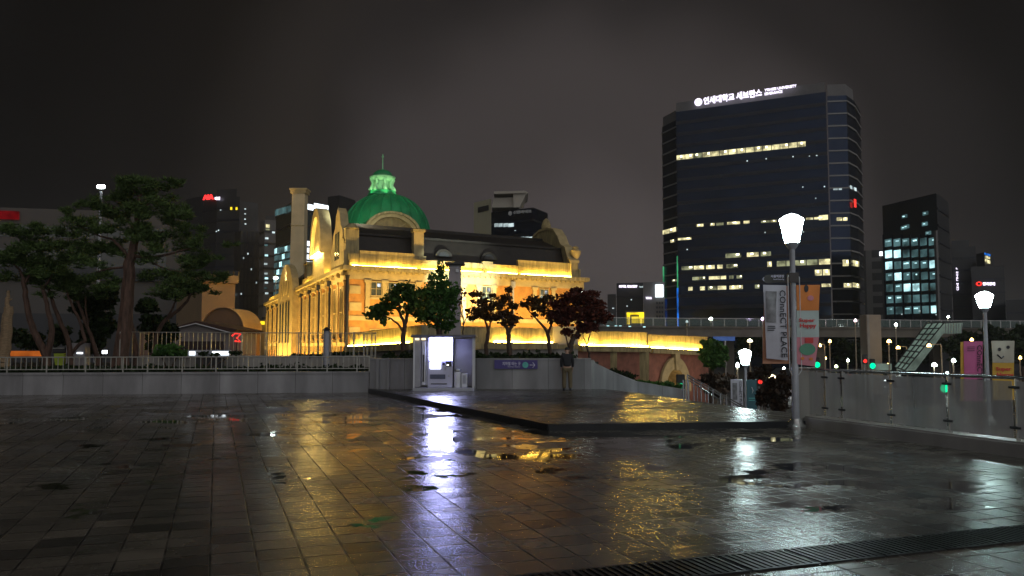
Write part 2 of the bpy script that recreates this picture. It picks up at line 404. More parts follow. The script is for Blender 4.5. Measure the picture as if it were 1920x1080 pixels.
M['green_strip'] = glow('green strip light', (0.08, 0.6, 0.25), 0.4, 0.6, 0.3)
M['lamp'] = glow('white lamp light', (0.76, 1.0, 1.0), 100.0)
M['lamp_small'] = glow('small lamp light', (0.76, 1.0, 1.0), 45.0)
M['strip_hot'] = glow('hot yellow strip light', (1.0, 0.62, 0.09), 190.0, .7, .9)
M['lamp_far'] = glow('far white lamp light', (0.85, 1.0, 0.95), 34.0)
M['sodium'] = glow('orange lamp light', (1.0, 0.62, 0.18), 16.0)
M['sign_green'] = glow('green signal light', (0.0, 0.85, 0.36), 1.6)
M['sign_red_lamp'] = glow('red signal light', (1.0, 0.04, 0.03), 1.6)
M['headlight'] = glow('headlight', (0.9, 0.95, 1.0), 9.0)
M['strip'] = glow('yellow strip light', (1.0, 0.62, 0.09), 105.0, .75, .9)
M['vend'] = glow('vending display light', (0.48, 0.50, 1.0), 42)
M['vend2'] = glow('vending panel light', (0.75, 0.78, 1.0), 4)
M['white_print'] = mat('white print', (0.7, 0.7, 0.75), 0.5, var=0.03)
M['warm_hot'] = glow('bare ceiling lamp light', (1.0, 0.95, 0.62), 3.0)
# ================================================================== SETTING: ground sheets
FX0 = Vector((5.86, 16.8, 0)); FDIR = Vector((-1.61, 4.6, 0)).normalized()      # kerb line of the glass balustrade
BACK = [(6.15, 16.9), (6.3, 19.2), (5.7, 20.3), (4.9, 23.3), (3.85, 27.3), (3.2, 29.2)]   # terrace edge over the stairs
PUD = [(560, 777, 150, 8), (370, 783, 45, 5), (100, 787, 60, 3), (500, 812, 40, 6), (650, 912, 80, 9), (290, 830, 30, 5), (910, 860, 70, 10),
       (880, 842, 40, 5), (1090, 852, 70, 5), (700, 975, 42, 26), (1600, 905, 130, 20), (1580, 962, 55, 16), (1390, 985, 45, 9), (1790, 948, 90, 13),
       (1430, 885, 60, 5), (1350, 815, 110, 7), (100, 920, 55, 9), (240, 955, 50, 10), (820, 775, 120, 6), (1000, 815, 120, 6), (1180, 835, 90, 6),
       (130, 950, 30, 9), (1130, 900, 40, 6), (700, 760, 60, 5)]
def puddles(px, py):
    val = 0.215 * np.clip((py - 8) / 3, 0, 1) * np.clip((29 - py) / 3, 0, 1)
    for u, v, hu, hv in PUD:
        c = gnd(u, v); rx = hu / FPX * c.y / CP; ry = abs(gnd(u, v - hv).y - gnd(u, v + hv).y) / 2
        d = ((px - c.x) / rx) ** 2 + ((py - c.y) / ry) ** 2
        val = val + 0.24 * np.exp(-d * 0.28)
    return np.minimum(val, 0.47)
def ground_grid(name, xs, ys, z, m, keep, puddle):
    X, Y = np.meshgrid(xs, ys); nx = len(xs)
    vs = np.stack([X.ravel(), Y.ravel(), np.full(X.size, z)], 1)
    cx = (X[:-1, :-1] + X[1:, 1:]) / 2; cy = (Y[:-1, :-1] + Y[1:, 1:]) / 2
    ok = keep(cx, cy)
    jj, ii = np.nonzero(ok); a = jj * nx + ii
    fs = np.stack([a, a + 1, a + nx + 1, a + nx], 1)
    me = bpy.data.meshes.new(name); me.from_pydata(vs.tolist(), [], fs.tolist())
    at_ = me.attributes.new('puddle', 'FLOAT', 'POINT'); at_.data.foreach_set('value', puddle(vs[:, 0], vs[:, 1]).astype(np.float32))
    me.materials.append(m)
    o = bpy.data.objects.new(name, me); COL.objects.link(o); struct(o)
    return o
bx = np.array([p[0] for p in BACK]); by = np.array([p[1] for p in BACK])
def keep_plaza(cx, cy):
    fence = (cx - FX0.x) - FDIR.x / FDIR.y * (cy - FX0.y)
    edge = np.interp(cy, by, bx) - 0.35
    return (fence < 0.25) & ((cy < 16.9) | (cx < edge)) & (cy < 29.9)
near = [np.arange(-34, 9.2, 0.16), np.arange(4.5, 30, 0.16)]
ground_grid('plaza', near[0], near[1], 0.0, M['paving'], keep_plaza, puddles)
ground_grid('plaza', np.array([-60, -34.08]), np.array([-30, 30.0]), 0.0, M['paving'], lambda a, b: a < 99, lambda a, b: a * 0)
ground_grid('plaza', np.arange(-34.08, 22, 0.8), np.arange(-30, 5.0, 0.5), 0.0, M['paving'], lambda a, b: ((a - FX0.x) - FDIR.x / FDIR.y * (b - FX0.y) < 0.4) & (b < 4.5), lambda a, b: a * 0 + 0.1)

# raised terrace with its dark granite kerb
TA, TB, TL = Vector((0.70, 16.2, 0)), Vector((6.15, 16.9, 0)), Vector((-5.0, 29.35, 0))
TZ = 0.125
m = MB()
poly = [TL, TA, TB] + [Vector((x, y, 0)) for x, y in BACK[1:]]
m.f.append(tuple(range(len(poly)))); m.v += [(p.x, p.y, TZ) for p in poly]
o = m.build('raised_terrace', M['terrace'], fix=True); struct(o)
m = MB()
def kerb_run(m, a, b, w, z0, z1, off):
    d = (b - a).normalized(); nrm = Vector((d.y, -d.x, 0))
    m.obox(a + nrm * off + Vector((0, 0, z0)), b - a, -nrm * w, (0, 0, z1 - z0))
kerb_run(m, TL, TA, 0.20, 0.0, TZ + 0.012, 0.02)
kerb_run(m, TA, TB, 0.20, 0.0, TZ + 0.008, 0.02)
struct(m.build('terrace_kerb', M['dark_granite']))
m = MB()
for k in range(3):                                           # stair flight going down behind the terrace
    a = Vector((4.9, 23.3, 0)); b = Vector((6.2, 19.0, 0)); n = Vector((0.957, 0.29, 0)) * (0.35 * k)
    m.obox(a + n + Vector((0, 0, -0.16 * (k + 1))), b - a, Vector((0.957, 0.29, 0)) * 0.35, (0, 0, 0.12))
struct(m.build('stairs', M['terrace']))
LT = -2.75
m = MB(); m.quad((3.0, 10, LT), (60, 10, LT), (60, 50, LT), (3.0, 50, LT)); struct(m.build('lower_terrace', M['terrace']))
UT = -0.55
m = MB(); o0 = FX0 + FDIR * -14 ; e0 = FX0 + FDIR * -0.4
m.prism([(o0.x + .5, o0.y, UT), (46, o0.y, UT), (46, 30, UT), (9.5, 30, UT), (e0.x + .45, e0.y, UT)], (0, 0, -0.3)); struct(m.build('side_terrace', M['terrace']))
m = MB(); m.quad((-3000, -200, -4.0), (3000, -200, -4.0), (3000, 4500, -4.0), (-3000, 4500, -4.0)); struct(m.build('ground', M['asphalt']))
GZ = 0.70
m = MB(); m.prism([(-46, 24.2, GZ), (-5.1, 29.6, GZ), (-5.1, 46, GZ), (-46, 46, GZ)], (0, 0, -5)); struct(m.build('garden_bed', M['grass']))
BZ = 1.0
m = MB(); m.prism([(-4.9, 29.75, BZ), (2.6, 29.5, BZ), (3.4, 33, BZ), (-4.9, 34, BZ)], (0, 0, -5.2)); struct(m.build('planter_bed', M['grass']))

# ================================================================== walls round the plaza
W0, W1 = Vector((-4.95, 29.4, 0)), Vector((-44, 24.2, 0))
wd = (W0 - W1).normalized(); wn_ = Vector((wd.y, -wd.x, 0))
w = thing('parapet_wall', 'long low grey stone parapet wall under the metal railing', 'wall', W0)
m = MB(); m.obox(W1, W0 - W1, -wn_ * 0.32, (0, 0, 0.66)); m.build('wall_body', M['granite_wall'], w)
m = MB(); m.obox(W1 + wn_ * 0.04 + Vector((0, 0, 0.66)), W0 - W1, -wn_ * 0.40, (0, 0, 0.07)); m.build('coping', M['granite_wall'], w)
r = thing('railing', 'low metal railing with close upright bars on the left parapet wall', 'railing', W0)
RT = 1.24; rb = 0.80
ru0 = at(697, 690, 29.3); 
def wallpt(u):                                              # point of the wall line seen at picture column u
    k = (u - 960) / FPX / CP
    t = (k * W1.y - W1.x) / (wd.x - k * wd.y)
    return W1 + wd * t - wn_ * 0.14
ra = wallpt(-330); rz_ = wallpt(694)
m = MB(); m.tube([ra + Vector((0, 0, RT)), rz_ + Vector((0, 0, RT))], 0.020, 8); m.build('top_rail', M['rail'], r)
m = MB(); m.tube([ra + Vector((0, 0, rb + 0.03)), rz_ + Vector((0, 0, rb + 0.03))], 0.018, 8); m.build('bottom_rail', M['rail'], r)
for u in (16, 90, 163, 233, 279, 344, 407, 467, 502, 559, 615, 671, 694, -60, -135):
    p = wallpt(u); m = MB(); m.box(p + Vector((0, 0, 0.99)), (0.04, 0.04, 0.54)); m.build('post', M['rail'], r)
u = 2.0
while u < 690:
    p = wallpt(u); m = MB(); m.box(p + Vector((0, 0, (RT + rb) / 2)), (0.020, 0.018, RT - rb - 0.02)); m.build('baluster', M['rail'], r); u += 9.9
# taller wall with sign
w = thing('plaza_wall', 'taller grey granite wall behind the vending kiosk with a sloping end', 'wall', (-1, 29.3, 0))
m = MB()
V0, V1 = Vector((-4.95, 29.25, 0)), Vector((2.75, 29.15, 0))
m.obox(V0, V1 - V0, (0, 0.35, 0), (0, 0, 1.13))
prof = [(2.75, 29.15, 1.13)] + [tuple(at(u, v, y)) for u, v, y in ((1112, 681, 29.4), (1145, 697, 31), (1190, 715, 33.2), (1235, 723, 34.8), (1285, 731, 36))]
for (x0, y0, z0), (x1, y1, z1) in zip(prof, prof[1:]):
    a = Vector((x0, y0, 0)); b = Vector((x1, y1, 0)); n = Vector((0.12, 0.3, 0))
    a.z = b.z = LT if x0 > 2.8 else 0; z0 -= a.z; z1 -= a.z
    m.add([a, b, b + n, a + n, a + Vector((0, 0, z0)), b + Vector((0, 0, z1)), b + n + Vector((0, 0, z1)), a + n + Vector((0, 0, z0))],
          [(0, 1, 2, 3), (4, 5, 6, 7), (0, 1, 5, 4), (1, 2, 6, 5), (2, 3, 7, 6), (3, 0, 4, 7)])
m.build('wall_body', M['granite_wall'], w)
m = MB(); m.obox(V0 + Vector((0, -0.03, 1.13)), V1 - V0, (0, 0.41, 0), (0, 0, 0.06)); m.build('coping', M['granite_wall'], w)
for u in (708, 728):
    p = at(u, 715, 29.2); m = MB(); m.box((p.x, 29.2, 0.60), (0.09, 0.1, 1.16)); m.build('pilaster', M['granite_wall'], w)
# sign on the wall
SY = 29.10
def face(o, ex, ez): return Vector(o), Vector(ex), Vector(ez)
s0 = at(927, 691.5, SY); s1 = at(1008, 675, SY)
sg = thing('direction_sign', 'purple direction sign with white lettering and right arrow on the grey wall', 'sign', ((s0.x + s1.x) / 2, SY, s0.z))
M['purple'] = mat('purple sign enamel', (0.055, 0.04, 0.20), 0.35, var=0.06)
M['sign_print'] = mat('pale sign print', (0.62, 0.60, 0.78), 0.5, var=0.04)
M['mint'] = mat('mint sign print', (0.10, 0.45, 0.42), 0.5, var=0.08)
m = MB(); m.obox((s0.x, SY, s0.z), (s1.x - s0.x, 0, 0), (0, 0.04, 0), (0, 0, s1.z - s0.z)); m.build('sign_panel', M['purple'], sg)
def px_text(m, body, u0, v1, u1, v0, Y, bold=0.0, depth=0.01, off=0.006):
    a = at(u0, v1, Y); b = at(u1, v1, Y); c = at(u0, v0, Y)
    m.text(body, a + Vector((0, -off, 0)), b - a, Vector((0, 0, c.z - a.z)), depth, bold); return m
px_text(MB(), '지하철 타는 곳', 942, 685.2, 976, 678.3, SY, 0.015).build('lettering', M['sign_print'], sg)
px_text(MB(), 'Subway Station', 952, 689.2, 975.5, 686.7, SY, 0.01).build('lettering', M['sign_print'], sg)
c = at(985, 684.3, SY); m = MB()
ring = [(c.x + .105 * math.cos(i * math.pi / 12), c.z + .105 * math.sin(i * math.pi / 12)) for i in range(24)]
m.prism([(x, SY - 0.012, z) for x, z in ring], (0, 0.011, 0)); m.build('line_emblem', M['mint'], sg)
m = MB(); a = at(993, 684.5, SY - .012); b = at(1003, 684.5, SY - .012)
m.tube([a, b], 0.012, 4); m.tube([at(998.5, 679.5, SY - .012), b, at(998.5, 689.5, SY - .012)], 0.012, 4); m.build('arrow', M['sign_print'], sg)

# ================================================================== vending kiosk
KY = 27.9; KB = 0.14; KD = 1.15
def kx(u): return at(u, 700, KY).x
def kz(v): return zat(v, KY)
kc = (kx(776) + kx(887)) / 2
k = thing('vending_kiosk', 'grey metal kiosk shelter with flat roof around the lit vending machine', 'kiosk', (kc, KY + KD / 2, KB))
KZ = kz(633)
m = MB(); m.box((kc, KY + KD / 2, KB + 0.04), (kx(888) - kx(773), KD, 0.10)); m.build('base', M['grey_metal'], k)
m = MB(); m.bevbox((kc, KY + KD / 2 - 0.05, KZ + 0.05), (kx(893) - kx(771), KD + 0.3, 0.09), 0, 0.03); m.build('roof', mat('dark grey roof sheet', (.12, .12, .15), .4), k)
m = MB(); m.box((kc, KY + KD - 0.03, (KZ + KB) / 2 + 0.05), (kx(885) - kx(777), 0.05, KZ - KB - 0.12)); m.build('back_panel', M['grey_metal'], k)
M['frosted'] = mat('frosted panel', (0.32, 0.32, 0.36), 0.35, var=0.15, scale=2)
m = MB(); m.box((kx(782.5), KY + 0.02, (KZ + KB) / 2 + 0.05), (kx(789) - kx(777), 0.03, KZ - KB - 0.15)); m.build('side_panel', M['frosted'], k)
m = MB(); m.box((kx(885.8), KY + KD / 2, (KZ + KB) / 2 + 0.05), (0.02, KD - 0.14, KZ - KB - 0.15)); m.build('side_panel', M['frosted'], k)
for u, yy in ((776, 0.02), (887, 0.02), (776, KD - 0.08), (887, KD - 0.08)):
    m = MB(); m.box((kx(u), KY + yy, (KZ + KB) / 2 + 0.04), (0.05, 0.05, KZ - KB - 0.09)); m.build('post', M['white_metal'], k)
for u in (782, 794):
    m = MB(); m.box((kx(u), KY - 0.05, KZ - 0.05), (0.13, 0.06, 0.07)); m.build('roof_light', glow('kiosk lamp light', (1.0, 0.82, 0.5), 1.8), k)
m = MB(); m.box(((kx(850) + kx(884)) / 2, KY + .52, (KZ + KB) / 2 + .05), (kx(884) - kx(850), .04, KZ - KB - .16)); m.build('inner_panel', M['frosted'], k)
# tall narrow poster stand left of the machine
p = thing('poster_board', 'narrow upright white board with dark print beside the vending machine', 'poster board', (kx(795), KY + 0.15, KB + 0.09))
m = MB(); m.box((kx(793.8), KY + 0.12, (kz(640) + kz(722)) / 2), (kx(797) - kx(790.5), 0.04, kz(640) - kz(722))); m.build('board', M['white_metal'], p)
m = MB(); m.box((kx(793.2), KY + 0.094, (kz(665) + kz(716)) / 2), (0.05, 0.012, kz(665) - kz(716))); m.build('dark_print', M['dark_metal'], p)
m = MB(); m.box((kx(799.5), KY + 0.30, (kz(640) + kz(723)) / 2), (0.07, 0.05, kz(640) - kz(723))); m.build('edge_rail', M['white_metal'], p)
# machine
VY = KY + 0.22
vz0 = KB + 0.093
vm = thing('vending_machine', 'glowing white and lilac drinks vending machine inside the kiosk', 'vending machine', (kx(825), VY + .35, vz0))
def vx(u): return at(u, 700, VY).x
def vz(v): return zat(v, VY)
M['lilac'] = mat('lilac white enamel', (0.50, 0.50, 0.64), 0.3, var=0.05)
m = MB(); m.bevbox(((vx(801.5) + vx(848.5)) / 2, VY + 0.38, (vz(631) + vz0) / 2), (vx(848.5) - vx(801.5), 0.74, vz(631) - vz0), 0, 0.02); m.build('cabinet', M['lilac'], vm)
m = MB(); m.bevbox(((vx(806) + vx(848)) / 2, VY + 0.0, (vz(633.5) + vz(675.5)) / 2), (vx(848) - vx(806), 0.05, vz(633.5) - vz(675.5)), 0, 0.02); m.build('display_window', M['vend'], vm)
m = MB(); m.bevbox(((vx(806) + vx(826.5)) / 2, VY - 0.0, (vz(678) + vz(692)) / 2), (vx(826.5) - vx(806), 0.045, vz(678) - vz(692)), 0, 0.015); m.build('lit_panel', M['vend2'], vm)
m = MB(); m.box(((vx(836) + vx(846)) / 2, VY - 0.002, (vz(677) + vz(687)) / 2), (vx(846) - vx(836), 0.04, vz(677) - vz(687))); m.build('coin_panel', M['dark_metal'], vm)
m = MB(); m.box((vx(839.5), VY - 0.027, vz(684.5)), (0.07, 0.012, 0.035)); m.build('coin_light', glow('coin slot light', (1, 0.95, 0.8), 3), vm)
m = MB(); m.box((vx(831.5), VY - 0.002, vz(682)), (0.07, 0.04, 0.09)); m.build('bill_slot', M['purple'], vm)
m = MB(); m.box((vx(835), VY - 0.002, vz(691)), (0.06, 0.035, 0.11)); m.build('card_reader', M['grey_metal'], vm)
m = MB(); m.box(((vx(806.5) + vx(835)) / 2, VY - 0.002, (vz(702) + vz(710.5)) / 2), (vx(835) - vx(806.5), 0.04, vz(702) - vz(710.5))); m.build('delivery_flap', mat('smoked grey flap', (0.07, 0.08, 0.13), 0.3), vm)
m = MB(); m.box((vx(841.5), VY - 0.0, vz(705)), (0.05, 0.035, 0.04)); m.build('lock', M['grey_metal'], vm)
m = MB(); m.box(((vx(808) + vx(838)) / 2, VY - 0.0, vz(719.8)), (vx(838) - vx(808), 0.035, 0.03)); m.build('kick_slot', M['black'], vm)
b = thing('litter_bin', 'round steel litter bin standing beside the vending machine', 'litter bin', (kx(857), KY + .3, KB + .093))
m = MB(); m.lathe([(0.115, 0), (0.12, 0.02), (0.12, 0.52), (0.115, 0.53)], (kx(856.8), KY + .3, KB + .093), 20); m.build('bin_body', M['white_metal'], b, True)
m = MB(); m.lathe([(0.128, 0.53), (0.135, 0.55), (0.13, 0.60), (0.06, 0.63)], (kx(856.8), KY + .3, KB + .093), 20); m.build('lid', M['steel'], b, True)
b = thing('litter_bin', 'small square white litter bin with dark opening between round bin and kiosk post', 'litter bin', (kx(870), KY + .3, KB + .093), None)
m = MB(); m.bevbox((kx(870), KY + .3, KB + .093 + .235), (0.20, 0.24, 0.47), 0, 0.02); m.build('bin_body', M['white_metal'], b)
m = MB(); m.box((kx(870), KY + .175, KB + .093 + .27), (0.10, 0.02, 0.28)); m.build('opening', M['grey_metal'], b)

# ================================================================== street lamps
def lamp(name_label, base, height, sc=1.0, group='white cone street lamps', hh=.50, em='lamp'):
    l = thing('street_lamp', name_label, 'street lamp', base, group)
    B = Vector(base); H = height
    rt, rb_ = 0.235 * sc, 0.135 * sc
    m = MB(); m.lathe([(0.072 * sc, 0.12), (0.068 * sc, 1.25), (0.057 * sc, 1.3), (0.052 * sc, H - hh - 0.06)], B, 16); m.build('pole', M['grey_metal'], l, True)
    m = MB(); m.lathe([(0.20 * sc, 0), (0.20 * sc, 0.05), (0.14 * sc, 0.11), (0.11 * sc, 0.2)], B, 16); m.build('base_collar', M['steel'], l, True)
    m = MB(); m.lathe([(0.07 * sc, H - hh - 0.10), (0.10 * sc, H - hh - 0.06), (rb_, H - hh), (rb_ + .01, H - hh + 0.02)], B, 16); m.build('lamp_holder', M['grey_metal'], l, True)
    m = MB(); m.lathe([(rb_, H - hh + 0.021), (rt * 0.94, H - 0.06), (rt, H - 0.02), (rt * .97, H)], B, 24); h = m.build('lamp_shade', M[em], l, True)
    m = MB(); m.lathe([(rt * 1.0, H + 0.001), (rt * 0.55, H + 0.075), (0.03, H + 0.11)], B, 24); m.build('lamp_cap', M['lamp_far'], l, True)
    return l
LB = Vector((5.635, 16.72, 0))
L1 = lamp('tall white cone street lamp at the near end of the glass balustrade', LB, zat(403, 16.72) - .09)
l2 = at(1845, 547, 24.0)
L2 = lamp('white bowl street lamp standing behind the glass balustrade at the right edge', Vector((l2.x, 24.0, UT)), l2.z - 0.1 - UT, 1.0, hh=.38)
l3 = at(1397, 660, 32.0)
L3 = lamp('small white street lamp standing below the terrace beside two notice boards', Vector((l3.x, 32.0, LT)), l3.z - LT, 1.0, em='lamp_small')
L4 = lamp('white cone street lamp added unseen past the right edge to light the paving', FX0 - FDIR * 11.6 - Vector((.15, 0, 0)), 4.2)  # extra lamp out of view, put in to brighten the near paving
# lead wires down the pole
for L_, z0, z1, lab in ((L1, 1.05, 3.1, ''), ):
    B = ORIGIN[L_]
    for sx in (-1, 1):
        m = MB(); m.tube([B + Vector((sx * .06, -.02, z1)), B + Vector((sx * .115, -.05, z1 - .1)), B + Vector((sx * .118, -.05, z0 + .1)), B + Vector((sx * .06, -.02, z0))], 0.010, 6); m.build('cable', M['white_metal'], L_)
    m = MB(); m.box(B + Vector((0, 0, zat(521, 16.72))), (0.19, 0.17, 0.20)); m.build('junction_box', mat('brown box', (0.03, 0.02, 0.02), 0.5), L_)
# dark arrow sign on the lamp pole
ay = 16.75; a = at(1428, 531, ay); b = at(1471, 513, ay)
sg = thing('arrow_sign', 'dark arrow shaped street sign fixed to the lamp pole above the banners', 'sign', ((a.x + b.x) / 2, ay, a.z))
m = MB(); hz = (b.z - a.z); m.prism([(a.x, ay, a.z + hz * .35), (a.x + .09, ay, a.z), (b.x, ay, a.z + .02), (b.x, ay, b.z), (a.x + .09, ay, b.z - .03)], (0, 0.03, 0)); m.build('sign_panel', mat('dark brown sign', (0.025, 0.022, 0.02), 0.5), sg)
px_text(MB(), '서울역광장', 1445, 520.5, 1470, 515.5, ay, 0.01).build('lettering', M['sign_print'], sg)
px_text(MB(), 'Seoul Station Sq.', 1450, 525.5, 1470, 522.5, ay, 0.0).build('lettering', M['sign_print'], sg)
m = MB(); m.tube([at(1432.5, 520, ay - .01), at(1430, 523.5, ay - .01), at(1432.5, 527, ay - .01)], 0.008, 4); m.build('arrow', M['sign_print'], sg)

# banners: hang from lamp poles, top-level; cloth with a slight bulge
def cloth(m, p00, p10, p11, p01, th=0.012, bulge=0.03, n=6, k=10):
    p00, p10, p11, p01 = map(Vector, (p00, p10, p11, p01)); nrm = (p10 - p00).cross(p01 - p00).normalized()
    def P(i, j, s):
        a, b_ = i / n, j / k
        q = (p00 * (1 - a) + p10 * a) * (1 - b_) + (p01 * (1 - a) + p11 * a) * b_
        return q + nrm * (s * th / 2 + bulge * math.sin(math.pi * a) * math.sin(math.pi * b_) + bulge * .3 * math.sin(5 * b_ + 2 * a))
    vs = []; fs = []
    for s in (1, -1):
        for j in range(k + 1):
            for i in range(n + 1): vs.append(P(i, j, s))
    N_ = (n + 1) * (k + 1); idx = lambda i, j, t: t * N_ + j * (n + 1) + i
    for j in range(k):
        for i in range(n):
            fs.append((idx(i, j, 0), idx(i + 1, j, 0), idx(i + 1, j + 1, 0), idx(i, j + 1, 0)))
            fs.append((idx(i, j, 1), idx(i, j + 1, 1), idx(i + 1, j + 1, 1), idx(i + 1, j, 1)))
    for i in range(n):
        fs.append((idx(i, 0, 0), idx(i, 0, 1), idx(i + 1, 0, 1), idx(i + 1, 0, 0))); fs.append((idx(i, k, 0), idx(i + 1, k, 0), idx(i + 1, k, 1), idx(i, k, 1)))
    for j in range(k):
        fs.append((idx(0, j, 0), idx(0, j + 1, 0), idx(0, j + 1, 1), idx(0, j, 1))); fs.append((idx(n, j, 0), idx(n, j, 1), idx(n, j + 1, 1), idx(n, j + 1, 0)))
    return m.add(vs, fs)
def pmat(n, c): 
    return mat(n, c, 0.6, var=0.08, scale=3)
M['b_white'] = pmat('white banner cloth', (0.50, 0.50, 0.58)); M['b_orange'] = pmat('orange banner cloth', (0.70, 0.22, 0.04)); M['b_salmon'] = pmat('salmon banner cloth', (0.65, 0.30, 0.18))
M['b_grey'] = mat('grey banner picture', (0.20, 0.20, 0.22), 0.6, var=0.7, scale=4.5); M['b_ink'] = pmat('dark banner ink', (0.02, 0.02, 0.03)); M['b_mint'] = pmat('pale mint banner cloth', (0.45, 0.55, 0.55))
M['b_pink'] = pmat('pink banner cloth', (0.62, 0.24, 0.30)); M['b_red'] = pmat('red banner ink', (0.62, 0.05, 0.05)); M['b_green'] = pmat('green banner ink', (0.10, 0.30, 0.20)); M['b_magenta'] = pmat('magenta pink cloth', (0.55, 0.12, 0.30)); M['b_cream'] = pmat('cream banner cloth', (0.50, 0.48, 0.40)); M['b_yellow'] = pmat('yellow banner cloth', (0.62, 0.38, 0.05))
def flat(m, Y, pts, off, th=0.012):
    return m.prism([at(u, v, Y) + Vector((0, -off, 0)) for u, v in pts], (0, th, 0))
BY = 16.68
bn = thing('banner', 'white banner with grey picture and long vertical lettering left of the lamp pole', 'banner', at(1455, 680, BY), 'banners on the lamp poles')
m = MB(); cloth(m, at(1437, 672, BY), at(1477, 676, BY), at(1474, 535, BY), at(1431, 534, BY)); m.build('banner_cloth', M['b_white'], bn)
m = MB(); cloth(m, at(1437, 604, BY - .028), at(1455, 605, BY - .028), at(1456, 546.5, BY - .028), at(1436, 545.5, BY - .028), 0.008); m.build('picture', M['b_grey'], bn)
m = MB(); a = at(1462, 545, BY - .05); b = at(1473.5, 670, BY - .05); m.text('COnnECT PLACE', at(1461.3, 544, BY - .05), at(1465.3, 670, BY - .05) - at(1461.3, 544, BY - .05), at(1472.5, 544, BY - .05) - at(1461.3, 544, BY - .05), 0.008, 0.012); m.build('lettering', M['b_ink'], bn)
for v in (611, 614.5, 618.5):
    m = MB(); flat(m, BY, [(1438, v + 1.6), (1450 + (v % 3), v + 1.6), (1450 + (v % 3), v), (1438, v)], .05, .006); m.build('small_print', M['b_ink'], bn)
bn = thing('banner', 'plain orange banner hanging just behind the white one', 'banner', at(1455, 682, BY + .2), 'banners on the lamp poles')
m = MB(); cloth(m, at(1430, 682, BY + .16), at(1480, 682, BY + .16), at(1479, 536, BY + .16), at(1433, 536, BY + .16), .012, -.02); m.build('banner_cloth', M['b_salmon'], bn)
bn = thing('banner', 'orange, mint and pink striped banner with red lettering right of the lamp pole', 'banner', at(1515, 686, BY), 'banners on the lamp poles')
m = MB(); cloth(m, at(1494, 582.2, BY), at(1535, 582.2, BY), at(1537.5, 534, BY), at(1493, 534.5, BY), .012, .012); m.build('orange_field', M['b_orange'], bn)
m = MB(); cloth(m, at(1494, 632.2, BY), at(1535.5, 632.2, BY), at(1535, 582, BY), at(1494, 582, BY), .012, .012); m.build('mint_field', M['b_mint'], bn)
m = MB(); cloth(m, at(1494, 683, BY), at(1528, 687, BY), at(1535.5, 632, BY), at(1494, 632, BY), .012, .012); m.build('pink_field', M['b_pink'], bn)
m = MB(); px_text(m, 'Super', 1497, 605.5, 1527, 597, BY, 0.03, .008, .03); px_text(m, 'Happy', 1499, 616.5, 1529.5, 606.5, BY, 0.03, .008, .03); m.build('lettering', M['b_red'], bn)
m = MB(); flat(m, BY, [(1509, 643), (1524, 643), (1524, 633.5), (1509, 633.5)], .028); m.build('red_patch', M['b_red'], bn)
m = MB(); flat(m, BY, [(1513 + 15 * math.cos(t * math.pi / 10), 655 + 11 * math.sin(t * math.pi / 10)) for t in range(20)], .034); m.build('green_blob', M['b_green'], bn)
for u, v in ((1504, 672), (1520, 673)):
    m = MB(); flat(m, BY, [(u + 3.5 * math.cos(t * math.pi / 4), v + 3 * math.sin(t * math.pi / 4)) for t in range(8)], .032); m.build('brown_dot', M['b_orange'], bn)
m = MB(); flat(m, BY, [(1511 + 4 * math.cos(t * math.pi / 6), 541 + 7 * math.sin(t * math.pi / 6)) for t in range(12)], .032); m.build('dark_mark', M['b_ink'], bn)
m = MB(); flat(m, BY, [(1519 + 6 * math.cos(t * math.pi / 6), 559 + 5 * math.sin(t * math.pi / 6)) for t in range(12)], .032); m.build('pink_mark', M['b_pink'], bn)
# banners of the second lamp
BY2 = 23.95
bn = thing('banner', 'pink banner with dark vertical lettering on the right hand lamp', 'banner', at(1822, 750, BY2), 'banners on the lamp poles')
m = MB(); cloth(m, at(1808, 752, BY2), at(1842, 752, BY2), at(1842, 640, BY2), at(1807, 640, BY2)); m.build('banner_cloth', M['b_magenta'], bn)
m = MB(); cloth(m, at(1801, 752, BY2 + .03), at(1808, 752, BY2 + .03), at(1807, 641, BY2 + .03), at(1801, 641, BY2 + .03), .012, .004); m.build('edge_strip', M['b_yellow'], bn)
m = MB(); m.text('COnnECT PLACE', at(1832, 647, BY2 - .05), at(1832.5, 748, BY2 - .05) - at(1832, 647, BY2 - .05), at(1841, 647, BY2 - .05) - at(1832, 647, BY2 - .05), .008, .012); m.build('lettering', M['b_ink'], bn)
for v in (650, 653.5, 657):
    m = MB(); flat(m, BY2, [(1812, v + 1), (1826, v + 1), (1826, v), (1812, v)], .05, .006); m.build('small_print', M['b_ink'], bn)
bn = thing('banner', 'cream and yellow banner with a simple smiling face on the right hand lamp', 'banner', at(1880, 750, BY2), 'banners on the lamp poles')
m = MB(); cloth(m, at(1861, 680, BY2), at(1901, 680, BY2), at(1902, 639, BY2), at(1859, 639, BY2), .012, .02); m.build('cream_field', M['b_cream'], bn)
m = MB(); cloth(m, at(1861, 750, BY2), at(1901, 750, BY2), at(1901, 680.2, BY2), at(1861, 680.2, BY2), .012, .02); m.build('yellow_field', M['b_yellow'], bn)
for u, v in ((1873, 655), (1889, 651)):
    m = MB(); flat(m, BY2, [(u + 3.2 * math.cos(t * math.pi / 6), v + 3.2 * math.sin(t * math.pi / 6)) for t in range(12)], .035); m.build('eye', M['b_ink'], bn)
m = MB(); m.tube([at(1870, 665, BY2 - .035), at(1878, 672, BY2 - .035), at(1882, 668, BY2 - .035)], .02, 4); m.build('mouth', M['b_ink'], bn)
m = MB(); px_text(m, 'Super', 1866, 697, 1895, 688, BY2, .03, .008, .04); px_text(m, 'Happy', 1868, 709, 1899, 698.5, BY2, .03, .008, .04); m.build('lettering', M['b_red'], bn)

